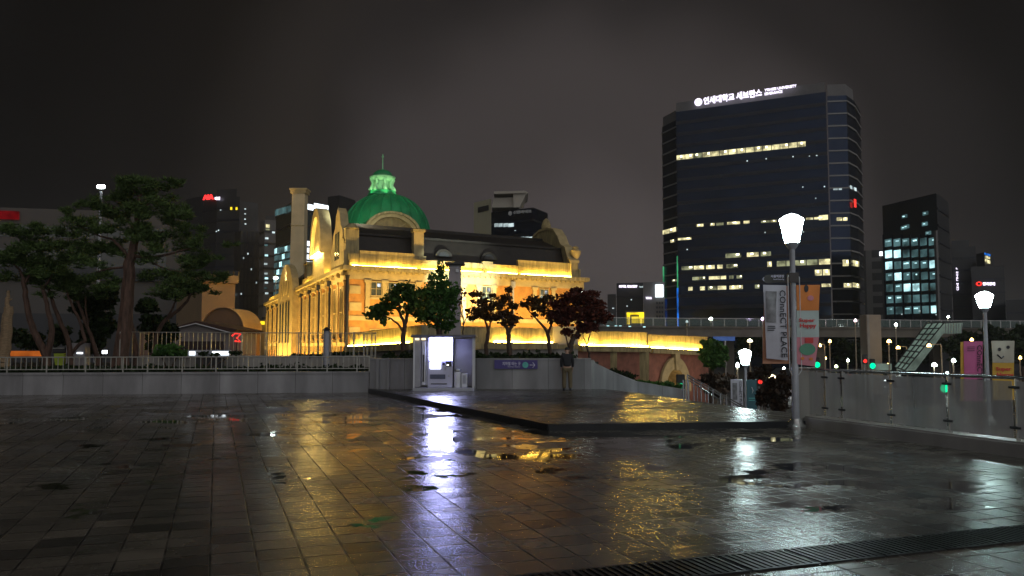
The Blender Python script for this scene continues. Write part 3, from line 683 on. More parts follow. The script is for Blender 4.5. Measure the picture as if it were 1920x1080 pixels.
# ================================================================== glass balustrade on its kerb
gb = thing('glass_balustrade', 'glass balustrade with steel posts and top rail along the right of the plaza', 'balustrade', FX0)
M['glass'] = bpy.data.materials.new('wet misted glass'); M['glass'].use_nodes = True
nt = M['glass'].node_tree; pb = nt.nodes['Principled BSDF']
pb.inputs['Base Color'].default_value = (0.72, 0.69, 0.70, 1); pb.inputs['Roughness'].default_value = 0.03; pb.inputs['Specular IOR Level'].default_value = 0.9
trn = nt.nodes.new('ShaderNodeBsdfTransparent'); trn.inputs[0].default_value = (0.85, 0.9, 0.88, 1)
mxs = nt.nodes.new('ShaderNodeMixShader'); tcg = nt.nodes.new('ShaderNodeTexCoord'); nsg = nt.nodes.new('ShaderNodeTexNoise'); nsg.inputs['Scale'].default_value = 1.2; nsg.inputs['Detail'].default_value = 6
mpg = nt.nodes.new('ShaderNodeMapping'); mpg.inputs['Scale'].default_value = (2.5, 2.5, 0.25)
mrg = nt.nodes.new('ShaderNodeMapRange'); mrg.inputs[1].default_value = 0.3; mrg.inputs[2].default_value = 0.7; mrg.inputs[3].default_value = 0.32; mrg.inputs[4].default_value = 0.54
nt.links.new(tcg.outputs['Object'], mpg.inputs[0]); nt.links.new(mpg.outputs[0], nsg.inputs['Vector']); nt.links.new(nsg.outputs['Fac'], mrg.inputs[0]); nt.links.new(mrg.outputs[0], mxs.inputs[0])
nt.links.new(trn.outputs[0], mxs.inputs[1]); nt.links.new(pb.outputs[0], mxs.inputs[2]); nt.links.new(mxs.outputs[0], nt.nodes['Material Output'].inputs[0])
fn = Vector((FDIR.y, -FDIR.x, 0))                             # towards the far side of the fence
F0 = FX0 - FDIR * 17; F1 = FX0 + FDIR * 0.1
m = MB(); m.obox(F0 + fn * 0.02, F1 - F0, fn * 0.42, (0, 0, 0.20)); m.obox(F0 + fn * 0.06 + Vector((0, 0, .2)), F1 - F0, fn * 0.34, (0, 0, 0.03)); m.build('kerb', M['concrete'], gb)
def fpt(u):
    k = (u - 960) / FPX / CP
    t = (k * FX0.y - FX0.x) / (FDIR.x - k * FDIR.y)
    return FX0 + FDIR * t + fn * 0.2
RZ = 1.16
m = MB(); m.tube([F0 + fn * .2 + Vector((0, 0, RZ)), F1 + fn * .2 + Vector((0, 0, RZ))], 0.028, 10); m.build('top_rail', M['steel'], gb, True)
posts = [fpt(u) for u in (1530, 1561, 1652, 1756, 1880)]
stp = (posts[4] - posts[3])
posts += [posts[4] + stp * i for i in range(1, 7)]
for p in posts:
    m = MB(); m.box(p + Vector((0, 0, 0.23 + 0.46)), (0.055, 0.05, 0.92), -GA); ps = m.build('post', M['fence_steel'], gb)
    for zz in (0.42, 1.02):
        m = MB(); m.tube([p + FDIR * -.09 - fn * .045 + Vector((0, 0, zz)), p + FDIR * .09 - fn * .045 + Vector((0, 0, zz))], 0.022, 8); m.build('clamp', M['dark_metal'], ps)
edge = [F1 + fn * .2] + posts
for a, b in zip(edge, edge[1:]):
    d = (b - a); L = d.length; d = d / L
    m = MB(); m.obox(a + d * .04 - fn * .055 + Vector((0, 0, 0.27)), d * (L - .08), fn * 0.012, (0, 0, 0.84)); m.build('glass_panel', M['glass'], gb)
ep = thing('end_pillar', 'square grey stone pillar where the glass balustrade meets the lamp', 'pillar', F1 + fn * .2)
m = MB(); m.bevbox(F1 + fn * .16 + FDIR * .12 + Vector((0, 0, .58)), (0.34, 0.26, 1.16), -GA + 0.35, 0.015); m.build('shaft', M['concrete'], ep)
m = MB(); m.bevbox(F1 + fn * .16 + FDIR * .12 + Vector((0, 0, 1.18)), (0.38, 0.30, 0.04), -GA + .35, 0.01); m.build('cap', M['concrete'], ep)

# ================================================================== drain across the foreground
g0 = gnd(1413, 1073); g1 = gnd(1920, 1017)
dd = (g1 - g0).normalized(); dn = Vector((-dd.y, dd.x, 0)); 
for i in range(-8, 12):
    c0 = g0 + dd * (0.62 * i)
    if ((c0.x + .7 - FX0.x) - FDIR.x / FDIR.y * (c0.y + .2 - FX0.y)) > 0: break
    gr = thing('drain_grate', 'black iron grate section of the long drain across the foreground paving', 'drain grate', c0 + Vector((0, 0, 0.004)), 'grate sections of the foreground drain')
    m = MB(); m.obox(c0 + Vector((0, 0, .0035)), dd * .60, dn * .02, (0, 0, .012)); m.obox(c0 + dn * .44 + Vector((0, 0, .0035)), dd * .60, dn * .02, (0, 0, .012)); m.build('frame', M['iron'], gr)
    m = MB(); m.obox(c0 + dn * .02 + Vector((0, 0, .003)), dd * .60, dn * .42, (0, 0, .002)); m.build('pit', M['black'], gr)
    for j in range(10):
        m = MB(); m.obox(c0 + dd * (.012 + j * .06) + dn * .021 + Vector((0, 0, .006)), dd * .026, dn * .418, (0, 0, .010)); m.build('bar', M['iron'], gr)
# ================================================================== foliage builders
NR = np.random.RandomState(11)
def leaf_cloud(m, c, r, n, size, flat=0.4, hollow=0.45, long=1.5):
    """n leaf quads spread through an ellipsoid, denser near its skin"""
    c = np.array(c); r = np.array(r)
    d = NR.normal(size=(n, 3)); d /= np.linalg.norm(d, axis=1)[:, None]
    rad = hollow + (1 - hollow) * NR.rand(n) ** 0.6
    lump = 0.78 + 0.3 * np.sin(d[:, 0] * 5 + c[0] * 3) * np.sin(d[:, 1] * 4 + c[2] * 2) + 0.18 * np.sin(d[:, 2] * 7 + c[1])
    p = c + d * r * (rad * lump)[:, None]
    nr = NR.normal(size=(n, 3)); nr[:, 2] = nr[:, 2] * (1 - flat) + flat * 2.2
    nr /= np.linalg.norm(nr, axis=1)[:, None]
    t = np.cross(nr, NR.normal(size=(n, 3))); t /= np.linalg.norm(t, axis=1)[:, None] + 1e-9
    b = np.cross(nr, t); s = size * (0.6 + 0.8 * NR.rand(n))[:, None]
    o = len(m.v)
    q = np.stack([p - t * s * long * .5, p + b * s * .5, p + t * s * long * .5, p - b * s * .5], 1).reshape(-1, 3)
    m.v += q.tolist(); m.f += [(o + 4 * i, o + 4 * i + 1, o + 4 * i + 2, o + 4 * i + 3) for i in range(n)]
def needle_cloud(m, c, r, n, size):
    """flat pad of pine: tufts of narrow needles"""
    c = np.array(c); r = np.array(r)
    d = NR.normal(size=(n, 3)); d /= np.linalg.norm(d, axis=1)[:, None]
    p = c + d * r * (NR.rand(n) ** 0.42)[:, None]
    for k in range(5):
        dr = NR.normal(size=(n, 3)); dr[:, 2] = np.abs(dr[:, 2]) * 0.8 + .1; dr /= np.linalg.norm(dr, axis=1)[:, None]
        sd = np.cross(dr, NR.normal(size=(n, 3))); sd /= np.linalg.norm(sd, axis=1)[:, None] + 1e-9
        L = size * (0.6 + 0.7 * NR.rand(n))[:, None]; wv = sd * size * 0.11
        o = len(m.v)
        q = np.stack([p - wv, p + wv, p + dr * L + wv * .3, p + dr * L - wv * .3], 1).reshape(-1, 3)
        m.v += q.tolist(); m.f += [(o + 4 * i, o + 4 * i + 1, o + 4 * i + 2, o + 4 * i + 3) for i in range(n)]
def limbs(m, lst, Y, seed=0):
    """lst: ([(u,v,dY)...], r0, r1) in photo columns at distance Y"""
    for pts, r0, r1 in lst:
        P = [at(p[0], p[1], Y + (p[2] if len(p) > 2 else 0)) for p in pts]
        Q = []                                               # smooth the path and add a little crookedness
        for i in range(len(P) - 1):
            for k in range(4):
                t = k / 4; p0 = P[max(i - 1, 0)]; p1 = P[i]; p2 = P[i + 1]; p3 = P[min(i + 2, len(P) - 1)]
                q = 0.5 * ((2 * p1) + (p2 - p0) * t + (2 * p0 - 5 * p1 + 4 * p2 - p3) * t * t + (3 * p1 - p0 - 3 * p2 + p3) * t ** 3)
                j = min(r0, .05) * 0.5
                Q.append(q + Vector((RNG.uniform(-j, j), RNG.uniform(-j, j), 0)))
        Q.append(P[-1])
        m.tube(Q, [r0 + (r1 - r0) * (i / (len(Q) - 1)) for i in range(len(Q))], 8)
def tree(name, label, Y, base_uv, trunk, clouds, bark, leaf, size, base_z=None, group=None, pine=False, cat='tree', flat=.45, dens=1.0):
    b = at(base_uv[0], base_uv[1], Y)
    if base_z is not None: b.z = base_z
    t = thing(name, label, cat, b, group)
    first = trunk[0][0][0]; p0 = at(first[0], first[1], Y)
    m = MB(); limbs(m, trunk, Y)
    if base_z is not None and p0.z > base_z: m.tube([(p0.x, p0.y, base_z - .1), p0], [trunk[0][1] * 1.25, trunk[0][1]], 8)
    m.build('trunk', bark, t, True)
    m = MB(); s = Y / FPX
    for c in clouds:
        u, v, ru, rv, n = c[:5]; dy = c[5] if len(c) > 5 else RNG.uniform(-.5, .5) * ru * s
        p = at(u, v, Y + dy); rr = (ru * s, ru * s * .9, rv * s)
        n = int(n * dens)
        if pine:                                             # each bough is a loose bunch of smaller pads
            for q in range(7):
                f = RNG.uniform(.35, .62); pp = p + Vector((RNG.uniform(-.8, .8) * rr[0], RNG.uniform(-.8, .8) * rr[1], RNG.uniform(-1.5, 1.3) * rr[2]))
                needle_cloud(m, pp, (rr[0] * f, rr[1] * f, rr[2] * RNG.uniform(.5, .95)), int(n * .17 * RNG.uniform(.6, 1.4)) + 3, size)
        else: leaf_cloud(m, p, tuple(q * 1.13 for q in rr), n, size, flat)
    m.build('crown', leaf, t, fix=False)
    return t
B_, PB = M['bark'], M['bark_pine']
# ---- maples and other trees of the planter
TY = 32.0
tree('maple_tree', 'slender green maple with a drooping left bough beside the vending kiosk', TY, (757, 668),
     [([(757, 668), (757, 632), (759, 612), (753, 594), (748, 572)], .12, .03), ([(759, 612), (764, 590), (768, 565), (765, 535)], .08, .02), ([(757, 628), (748, 610), (735, 599), (722, 592), (712, 585)], .05, .015), ([(753, 594), (742, 575), (738, 560)], .04, .01), ([(764, 590), (780, 570), (792, 555)], .04, .01)],
     [(705, 590, 20, 10, 420), (716, 578, 26, 11, 560), (733, 566, 24, 13, 520), (752, 553, 28, 12, 560), (758, 538, 18, 12, 300), (742, 545, 14, 7, 160), (775, 575, 26, 16, 520), (778, 556, 24, 15, 480), (720, 601, 9, 8, 90), (788, 592, 14, 14, 200)], B_, M['maple_green'], .105, BZ, dens=.66)
tree('leafy_tree', 'tall bushy green tree behind the vending kiosk in front of the stone pillar', TY + 1.2, (822, 655),
     [([(822, 655), (824, 625), (820, 600), (826, 570), (830, 530)], .14, .03), ([(822, 615), (812, 600), (803, 588)], .06, .02), ([(820, 600), (840, 580), (848, 560)], .05, .01)],
     [(826, 505, 10, 16, 240), (822, 530, 20, 18, 560), (806, 548, 26, 16, 680), (835, 548, 24, 20, 720), (812, 570, 32, 18, 850), (845, 565, 18, 18, 420), (822, 588, 32, 18, 800), (800, 592, 16, 16, 320), (840, 600, 20, 18, 450), (830, 612, 22, 12, 360), (855, 545, 12, 10, 160), (810, 520, 10, 10, 110)], B_, M['leaf_green'], .10, BZ, dens=.66)
tree('sapling', 'thin nearly bare sapling right of the grey pillar', TY + .5, (869, 668),
     [([(869, 668), (868, 630), (869, 600), (866, 570), (866, 550)], .035, .008), ([(869, 610), (878, 588), (886, 570), (889, 560)], .022, .006), ([(869, 600), (863, 580), (861, 565)], .018, .005), ([(878, 588), (876, 572), (877, 562)], .012, .004)],
     [(868, 552, 10, 10, 36), (887, 562, 8, 8, 26), (862, 566, 6, 7, 16)], B_, M['maple_red'], .10, BZ, dens=.66)
tree('maple_tree', 'small brownish maple with layered boughs left of the purple sign', TY, (912, 668),
     [([(911, 668), (912, 640), (915, 618), (910, 600), (903, 585)], .085, .02), ([(915, 618), (922, 600), (926, 580)], .05, .015), ([(910, 600), (895, 592), (886, 590)], .03, .01)],
     [(892, 552, 16, 6, 200), (905, 566, 18, 7, 260), (896, 583, 24, 8, 360), (915, 578, 16, 9, 260), (912, 592, 20, 9, 300), (885, 596, 12, 5, 110), (924, 556, 10, 7, 120)], B_, M['maple_brown'], .09, BZ, dens=.66)
tree('maple_tree', 'upright forked maple with a pointed top above the purple sign', TY - .4, (954, 668),
     [([(955, 668), (954, 635), (950, 615), (942, 598), (935, 580)], .11, .025), ([(953, 625), (961, 605), (960, 580), (956, 555), (955, 542)], .08, .012), ([(942, 598), (948, 580)], .03, .01)],
     [(954, 543, 8, 7, 110), (947, 560, 16, 9, 260), (935, 572, 18, 10, 300), (962, 573, 14, 8, 200), (945, 590, 24, 10, 420), (962, 598, 16, 10, 260), (932, 595, 14, 8, 180), (950, 606, 18, 7, 200)], B_, M['maple_brown'], .09, BZ, dens=.66)
tree('maple_tree', 'maple leaning left over the wall with a wide thin crown', TY, (1030, 668),
     [([(1031, 668), (1029, 640), (1024, 618), (1012, 605), (998, 590), (990, 580)], .085, .015), ([(1027, 628), (1034, 605), (1034, 585)], .06, .015)],
     [(985, 570, 14, 6, 150), (1000, 562, 18, 8, 260), (1008, 576, 22, 9, 340), (1028, 562, 18, 9, 280), (1024, 584, 18, 9, 260), (1038, 596, 16, 12, 260), (1002, 590, 10, 5, 80)], B_, M['maple_brown'], .09, BZ, dens=.66)
tree('maple_tree', 'large dense dark red maple with a crooked trunk at the end of the wall', TY - 1.0, (1067, 690),
     [([(1067, 690), (1069, 655), (1072, 640), (1083, 625), (1088, 608), (1082, 590)], .13, .03), ([(1069, 655), (1063, 640), (1061, 618)], .04, .015), ([(1083, 625), (1098, 608), (1108, 595)], .06, .02)],
     [(1075, 558, 30, 14, 900), (1050, 572, 20, 16, 600), (1098, 568, 32, 18, 1000), (1080, 588, 38, 18, 1200), (1118, 590, 24, 16, 620), (1055, 600, 18, 14, 420), (1100, 612, 26, 12, 520), (1062, 622, 12, 8, 160), (1130, 602, 12, 8, 140), (1080, 545, 14, 7, 160), (1112, 550, 12, 8, 150), (1078, 630, 12, 5, 90), (1140, 594, 12, 9, 150), (1042, 590, 14, 9, 160), (1124, 572, 16, 10, 220), (1090, 552, 20, 8, 220)], B_, M['maple_red'], .10, BZ, dens=.66)
tree('maple_tree', 'thin bent young maple in front of the lit wall right of the dense one', TY + .6, (1108, 686),
     [([(1108, 686), (1104, 662), (1101, 645), (1107, 625), (1110, 605)], .05, .012), ([(1102, 650), (1094, 632), (1092, 618)], .025, .008)],
     [(1112, 610, 14, 8, 150), (1096, 618, 12, 7, 110)], B_, M['maple_red'], .10, BZ, dens=.66)
# hedges
def hedge(label, runs, leaf, name='hedge', size=.09, kind='stuff'):
    m = MB()
    for p, r, n in runs: leaf_cloud(m, p, r, n, size, .4, .5)
    o = m.build(name, leaf, fix=False); tag(o, label, 'hedge'); o['kind'] = kind; return o
runs = []
for i in range(26):
    x = -4.7 + i * .3 + RNG.uniform(-.1, .1)
    if x > 2.3: continue
    runs.append(((x, 30.9 + RNG.uniform(-.5, .9), BZ + .16), (.32, .5, RNG.uniform(.18, .34)), 240))
hedge('low dark green ground cover along the planter behind the grey wall', runs, M['shrub'], 'ground_cover')
runs = []
for i in range(90):
    p = wallpt(RNG.uniform(-200, 690)); runs.append((p + Vector((0, RNG.uniform(.5, 3.2), .72)), (.6, .5, RNG.uniform(.12, .3)), 90))
hedge('low shrubs and grass massed behind the left railing', runs, M['shrub'], 'ground_cover')
def bush(label, Y, lst, leaf, size, z, name='bush'):
    m = MB(); s = Y / FPX
    for u, v, ru, rv, n in lst: leaf_cloud(m, at(u, v, Y + RNG.uniform(-.3, .3) * ru * s), (ru * s, ru * s, rv * s), n, size, .3, .3)
    b = at(lst[0][0], lst[0][1], Y); b.z = z
    t = thing(name, label, 'bush', b)
    m.build('foliage', leaf, t, fix=False)
    mm = MB()
    for u, v, ru, rv, n in lst:
        q = at(u, v, Y); mm.tube([(b.x + (q.x - b.x) * .3, Y, z), q], [.04, .012], 5)
    mm.build('stem', B_, t); return t
bush('rounded green bush in front of the tall fence at the left', 36.3, [(318, 656, 26, 15, 700), (335, 662, 18, 10, 320), (300, 662, 16, 9, 240)], M['leaf_green'], .11, GZ)
bush('low dark bush under the tall fence near the lamp bollard', 37, [(640, 664, 36, 6, 360), (600, 667, 30, 4, 240), (560, 667, 24, 4, 180)], M['shrub'], .09, GZ)
bush('dark bush showing above the sloping end of the wall', 39, [(1172, 706, 24, 10, 480), (1150, 698, 14, 8, 200)], M['shrub'], .12, LT)
bush('tangled green bush in front of the brick archway', 42, [(1220, 722, 24, 10, 420), (1195, 719, 20, 8, 260), (1250, 724, 18, 11, 260), (1272, 726, 10, 9, 100)], M['leaf_green'], .13, LT)
bush('dark brownish red bush below the lamp post', 27, [(1450, 735, 26, 28, 900), (1430, 745, 16, 18, 320), (1470, 725, 16, 30, 460), (1460, 762, 20, 14, 300)], M['rust_shrub'], .11, LT)
bush('sprawling dark bush behind the stair handrail', 34, [(1335, 712, 22, 14, 300), (1360, 716, 24, 16, 380), (1345, 732, 22, 14, 300)], M['rust_shrub'], .13, LT)
bush('low dark foliage right of the two notice boards', 40, [(1425, 700, 16, 12, 300), (1410, 710, 12, 12, 200), (1440, 690, 12, 10, 180)], M['rust_shrub'], .15, LT)
tree('leafy_tree', 'green tree lit from below beside the end of the yellow lit wall', 55, (1335, 700),
     [([(1335, 720), (1335, 690), (1337, 665)], .2, .06)], [(1335, 650, 18, 16, 900), (1325, 665, 14, 16, 600), (1348, 662, 15, 18, 700), (1338, 678, 20, 14, 700)], B_, M['leaf_green'], .22, -4.0)
# ---- pines
PY = 36.0
tree('pine_tree', 'tall spreading pine with a thick dark trunk, the biggest tree at the left', PY, (228, 668),
     [([(226, 670), (231, 630), (237, 580), (241, 530), (243, 490)], .34, .24), ([(243, 495), (252, 460), (256, 430), (258, 400), (261, 368)], .22, .06),
      ([(240, 490), (232, 470), (218, 456), (210, 448)], .10, .04), ([(254, 440), (240, 410), (222, 395), (205, 385)], .07, .02), ([(256, 448), (285, 440), (320, 430)], .07, .02), ([(258, 400), (280, 380), (300, 370)], .05, .015),
      ([(242, 500), (200, 505), (170, 515)], .06, .02), ([(244, 480), (290, 482), (340, 470), (360, 465)], .08, .02), ([(252, 470), (300, 500), (340, 510)], .05, .015), ([(210, 448), (180, 440), (150, 425)], .05, .015), ([(261, 372), (250, 355), (243, 345)], .04, .01), ([(261, 372), (275, 355), (300, 345)], .04, .01), ([(258, 405), (230, 385), (215, 378)], .035, .01)],
     [(262, 345, 40, 10, 240), (232, 350, 28, 8, 130), (318, 346, 28, 7, 130), (292, 360, 36, 9, 190), (215, 378, 36, 9, 180), (168, 378, 24, 7, 100), (268, 388, 40, 10, 220), (330, 388, 46, 11, 260), (190, 398, 36, 9, 170), (152, 420, 40, 12, 230), (210, 418, 32, 11, 170), (290, 415, 38, 11, 220), (352, 420, 38, 11, 220), (130, 405, 20, 8, 70), (245, 440, 34, 10, 180), (318, 448, 44, 12, 280), (370, 452, 26, 9, 110), (180, 455, 40, 12, 230), (150, 470, 32, 11, 170), (215, 475, 28, 11, 160), (280, 478, 34, 11, 190), (345, 484, 38, 12, 230), (395, 478, 22, 8, 80), (290, 512, 40, 12, 230), (340, 520, 30, 9, 140), (172, 505, 36, 13, 210), (205, 528, 26, 11, 140), (320, 545, 30, 10, 120), (432, 458, 12, 5, 30)], PB, M['needle'], .19, GZ, pine=True, cat='pine', dens=.95)
tree('pine_tree', 'crooked pine with a double leaning trunk at the far left', PY + 1, (90, 668),
     [([(88, 670), (68, 630), (54, 590), (47, 545), (44, 520)], .17, .09), ([(88, 670), (97, 630), (94, 600), (85, 560), (80, 535)], .15, .07), ([(44, 525), (35, 505), (25, 495)], .07, .03), ([(47, 530), (60, 510), (78, 490), (90, 480)], .06, .02), ([(82, 540), (95, 520), (110, 500)], .05, .02)],
     [(20, 470, 40, 14, 280), (65, 455, 46, 14, 320), (30, 440, 36, 12, 210), (100, 470, 40, 13, 260), (110, 445, 34, 11, 190), (50, 490, 40, 12, 240), (95, 500, 36, 12, 220), (10, 505, 28, 11, 140), (60, 512, 34, 10, 170), (-20, 480, 30, 12, 160), (70, 432, 30, 8, 130), (130, 490, 20, 10, 110)], PB, M['needle'], .19, GZ, pine=True, cat='pine')
tree('pine_tree', 'slim leaning pine in the middle of the pine group', PY + 1.5, (135, 668),
     [([(133, 672), (128, 640), (112, 600), (98, 565), (92, 540)], .13, .06), ([(160, 640), (148, 600), (132, 565), (122, 535)], .08, .04), ([(133, 665), (150, 645), (160, 640)], .07, .08)],
     [(100, 525, 30, 10, 170), (130, 520, 34, 11, 200), (150, 535, 26, 9, 130), (90, 545, 20, 8, 80)], PB, M['needle'], .19, GZ, pine=True, cat='pine')
tree('pine_tree', 'thin leaning pine just left of the big trunk', PY + 2, (183, 668),
     [([(183, 672), (170, 630), (155, 590), (143, 560), (140, 540)], .10, .05), ([(170, 630), (162, 590), (160, 555)], .05, .03)],
     [(150, 535, 30, 10, 170), (175, 545, 26, 9, 130), (135, 550, 18, 8, 80)], PB, M['needle'], .19, GZ, pine=True, cat='pine')
tree('pine_tree', 'pine with bowed pale trunk leaning right over the tall fence', PY + 3, (285, 668),
     [([(255, 668), (253, 640), (247, 610), (244, 590)], .12, .08), ([(288, 660), (295, 625), (310, 600), (330, 585), (350, 565), (358, 548)], .12, .05), ([(310, 600), (325, 575), (330, 560)], .06, .03), ([(288, 660), (286, 672)], .13, .14)],
     [(335, 545, 34, 10, 190), (375, 532, 32, 9, 170), (398, 520, 22, 7, 90), (392, 545, 26, 6, 100), (300, 560, 24, 8, 110), (355, 520, 24, 7, 100), (418, 522, 10, 6, 40)], PB, M['needle'], .2, GZ, pine=True, cat='pine')
w_ = tree('wrapped_tree', 'pruned tree trunk wrapped in brown straw at the left edge', PY - 2, (8, 672),
     [([(6, 680), (10, 640), (14, 600), (16, 575)], .26, .17), ([(16, 578), (14, 560), (17, 545)], .10, .05), ([(15, 565), (22, 560)], .05, .03)], [(16, 548, 4, 4, 14)], mat('straw wrapping', (0.24, 0.17, 0.10), 0.9, var=.3, scale=8, stretch=(1, 1, 5)), M['shrub'], .08, GZ)
bush('large dark shrub mass under the tall pine, left part', 40, [(190, 610, 30, 34, 1000), (165, 575, 30, 26, 800), (200, 560, 26, 24, 700), (170, 640, 30, 26, 700)], M['shrub'], .17, GZ)
bush('dark shrub under the tall pine, right part', 41, [(290, 610, 30, 26, 900), (275, 575, 22, 20, 500), (318, 625, 18, 22, 460), (300, 645, 30, 20, 500)], M['shrub'], .17, GZ)
bush('dark shrub behind the crooked pine at the far left', 42, [(60, 640, 30, 22, 600), (110, 630, 22, 26, 500), (30, 630, 22, 20, 300)], M['shrub'], .18, GZ)

# ================================================================== garden furniture at the left
FY = 37.0
tf = thing('tall_fence', 'taller open metal fence with upright bars behind the low railing', 'fence', at(480, 668, FY))
def fp(u): 
    Y_ = FY - (u - 262) / 443 * 0.6; return at(u, 640, Y_)
zt, zb = 2.22, 1.12
m = MB(); a, b = fp(262), fp(704); m.tube([(a.x, a.y, zt), (b.x, b.y, zt - .06)], .022, 6); m.tube([(a.x, a.y, zt), (a.x - .25, a.y - 1.3, zt)], .022, 6); m.tube([(b.x, b.y, zt - .06), (b.x - .3, b.y - 1.5, zt - .06)], .02, 6); m.build('top_rail', M['rail'], tf)
m = MB(); m.tube([(a.x, a.y, zb + .06), (b.x, b.y, zb + .06)], .018, 6); m.build('bottom_rail', M['rail'], tf)
m = MB(); m.obox((a.x, a.y - .1, GZ - .1), (b.x - a.x, b.y - a.y, 0), (0, .2, 0), (0, 0, zb - GZ + .1)); m.build('plinth', M['concrete'], tf)
for u in (262, 337, 396, 453, 500, 560, 620, 663, 704):
    p = fp(u); m = MB(); m.box((p.x, p.y, (zt + zb) / 2), (.05, .05, zt - zb)); m.build('post', M['rail'], tf)
u = 270.0
while u < 702:
    p = fp(u); m = MB(); m.box((p.x, p.y, (zt + zb) / 2), (.018, .02, zt - zb - .04)); m.build('baluster', M['rail'], tf); u += 8.4
for i, y in enumerate((-.5, -1.0, -1.3)):
    m = MB(); m.box((b.x + y * .2, b.y + y, (zt + zb) / 2 - .03), (.035, .035, zt - zb)); m.build('post', M['rail'], tf)
    m = MB(); m.box((a.x + y * .2, a.y + y, (zt + zb) / 2), (.035, .035, zt - zb)); m.build('post', M['rail'], tf)
bl = at(612, 668, 35.5)
bo = thing('lamp_bollard', 'grey lamp bollard with pointed cap in front of the lit station wall', 'bollard', (bl.x, 35.5, GZ))
zt_ = zat(620, 35.5)
m = MB(); m.lathe([(.13, 0), (.125, .2), (.12, zt_ - GZ)], (bl.x, 35.5, GZ), 16); m.build('shaft', M['grey_metal'], bo, True)
m = MB(); m.lathe([(.19, zt_ - GZ), (.20, zt_ - GZ + .02), (.10, zt_ - GZ + .1), (.02, zt_ - GZ + .16)], (bl.x, 35.5, GZ), 16); m.build('cap', M['dark_metal'], bo, True)
cb = at(142, 668, 39); c2 = at(124, 643, 39); c3 = at(160, 643, 39)
t = thing('utility_cabinet', 'grey utility cabinet with white marks between the pine trunks', 'cabinet', (cb.x, 39.2, GZ))
m = MB(); m.bevbox(((c2.x + c3.x) / 2, 39.25, (c2.z + GZ) / 2), (c3.x - c2.x, .5, c2.z - GZ), 0, .02); m.build('cabinet_body', mat('grey cabinet paint', (.30, .28, .29), .5), t)
for i in range(3):
    q = at(146 + i * 4, 662, 39); m = MB(); m.box((q.x, 38.98, q.z), (.07, .04, .07)); m.build('lit_mark', M['billboard'], t)
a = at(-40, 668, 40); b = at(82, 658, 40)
t = thing('orange_hoarding', 'long low orange board with a white end, lamplight put in as glow, behind the railing', 'hoarding', ((a.x + b.x) / 2, 40, GZ))
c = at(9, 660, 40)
m = MB(); m.box(((c.x + b.x) / 2, 40.05, (a.z + b.z) / 2), (b.x - c.x, .08, b.z - a.z)); m.build('orange_face', glow('orange board painted glow', (0.85, 0.20, 0.03), .42, .5, .8), t)  # lamplight falling on the boards is painted in as a faint glow
m = MB(); m.box(((c.x + a.x) / 2, 40.05, (a.z + b.z) / 2), (c.x - a.x - .02, .08, b.z - a.z)); m.build('white_face', glow('white board painted glow', (0.8, 0.7, 0.75), .5), t)
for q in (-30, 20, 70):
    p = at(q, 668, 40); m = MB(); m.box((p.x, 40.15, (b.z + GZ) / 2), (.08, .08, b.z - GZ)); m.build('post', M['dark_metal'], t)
p = at(113, 668, 39.5)
t = thing('grit_bin', 'small lime green bin with dark hood behind the railing', 'bin', (p.x, 39.5, GZ))
z0_, z1_, z2_ = zat(670, 39.5), zat(662.5, 39.5), zat(652, 39.5)
m = MB(); m.prism([(p.x - .18, 39.4, GZ), (p.x + .18, 39.4, GZ), (p.x + .26, 39.4, z1_), (p.x - .26, 39.4, z1_)], (0, .4, 0)); m.build('bin_body', mat('lime paint', (.42, .55, .03), .4), t)
m = MB(); m.bevbox((p.x, 39.6, (z1_ + z2_) / 2), (.62, .5, z2_ - z1_ - .01), 0, .03); m.build('hood', M['dark_metal'], t)
m = MB(); m.box((p.x, 39.33, z2_ - .02), (.55, .03, .03)); m.build('edge_light', M['rail'], t)
for i, (u, lab) in enumerate(((197, 'small white garden floodlight left of the big pine trunk'), (235, 'small white garden floodlight right of the big pine trunk'))):
    p = at(u, 660, 38.5)
    t = thing('garden_light', lab, 'floodlight', (p.x, 38.5, GZ), 'garden floodlights')
    m = MB(); m.tube([(p.x, 38.5, GZ), (p.x, 38.5, p.z - .1)], .02, 6); m.build('stake', M['dark_metal'], t)
    m = MB(); m.bevbox((p.x, 38.55, p.z), (.26, .14, .20), 0, .03); m.build('housing', M['dark_metal'], t)
    m = MB(); m.bevbox((p.x, 38.46, p.z), (.22, .03, .15), 0, .01); m.build('lens', glow('garden lens light', (.9, .95, 1), 9), t)
p = at(410, 663, 36.0); a = at(354, 667, 36); b = at(430, 658, 36)
t = thing('light_box', 'low white light box half hidden by plants under the tall fence', 'light box', (p.x, 36, GZ))
m = MB(); m.box(((a.x + b.x) / 2, 36.06, (a.z + b.z) / 2), (b.x - a.x + .1, .1, b.z - a.z + .06)); m.build('frame', M['grey_metal'], t)
for u0, u1 in ((355, 366), (398, 429)):
    q0, q1 = at(u0, 666, 36), at(u1, 659, 36); m = MB(); m.box(((q0.x + q1.x) / 2, 35.99, (q0.z + q1.z) / 2), (q1.x - q0.x, .03, q1.z - q0.z)); m.build('lit_face', M['billboard'], t)
m = MB(); m.box(((a.x + b.x) / 2, 36.1, (GZ + a.z) / 2), (1.2, .1, a.z - GZ)); m.build('foot', M['dark_metal'], t)
bush('low leafy plants in front of the white light box', 35.7, [(380, 663, 14, 5, 130), (405, 665, 10, 4, 70), (440, 662, 14, 5, 110)], M['shrub'], .09, GZ)
fl = at(190, 352, 47)
t = thing('floodlight_mast', 'tall thin mast with a cluster of white floodlights above the pines', 'floodlight mast', (fl.x, 47, -4))
m = MB(); m.tube([(fl.x, 47, -4), (fl.x, 47, fl.z - .2)], [.14, .07], 10); m.build('pole', M['grey_metal'], t)
m = MB(); m.box((fl.x, 47, fl.z - .1), (.42, .1, .06)); m.build('crossarm', M['dark_metal'], t)
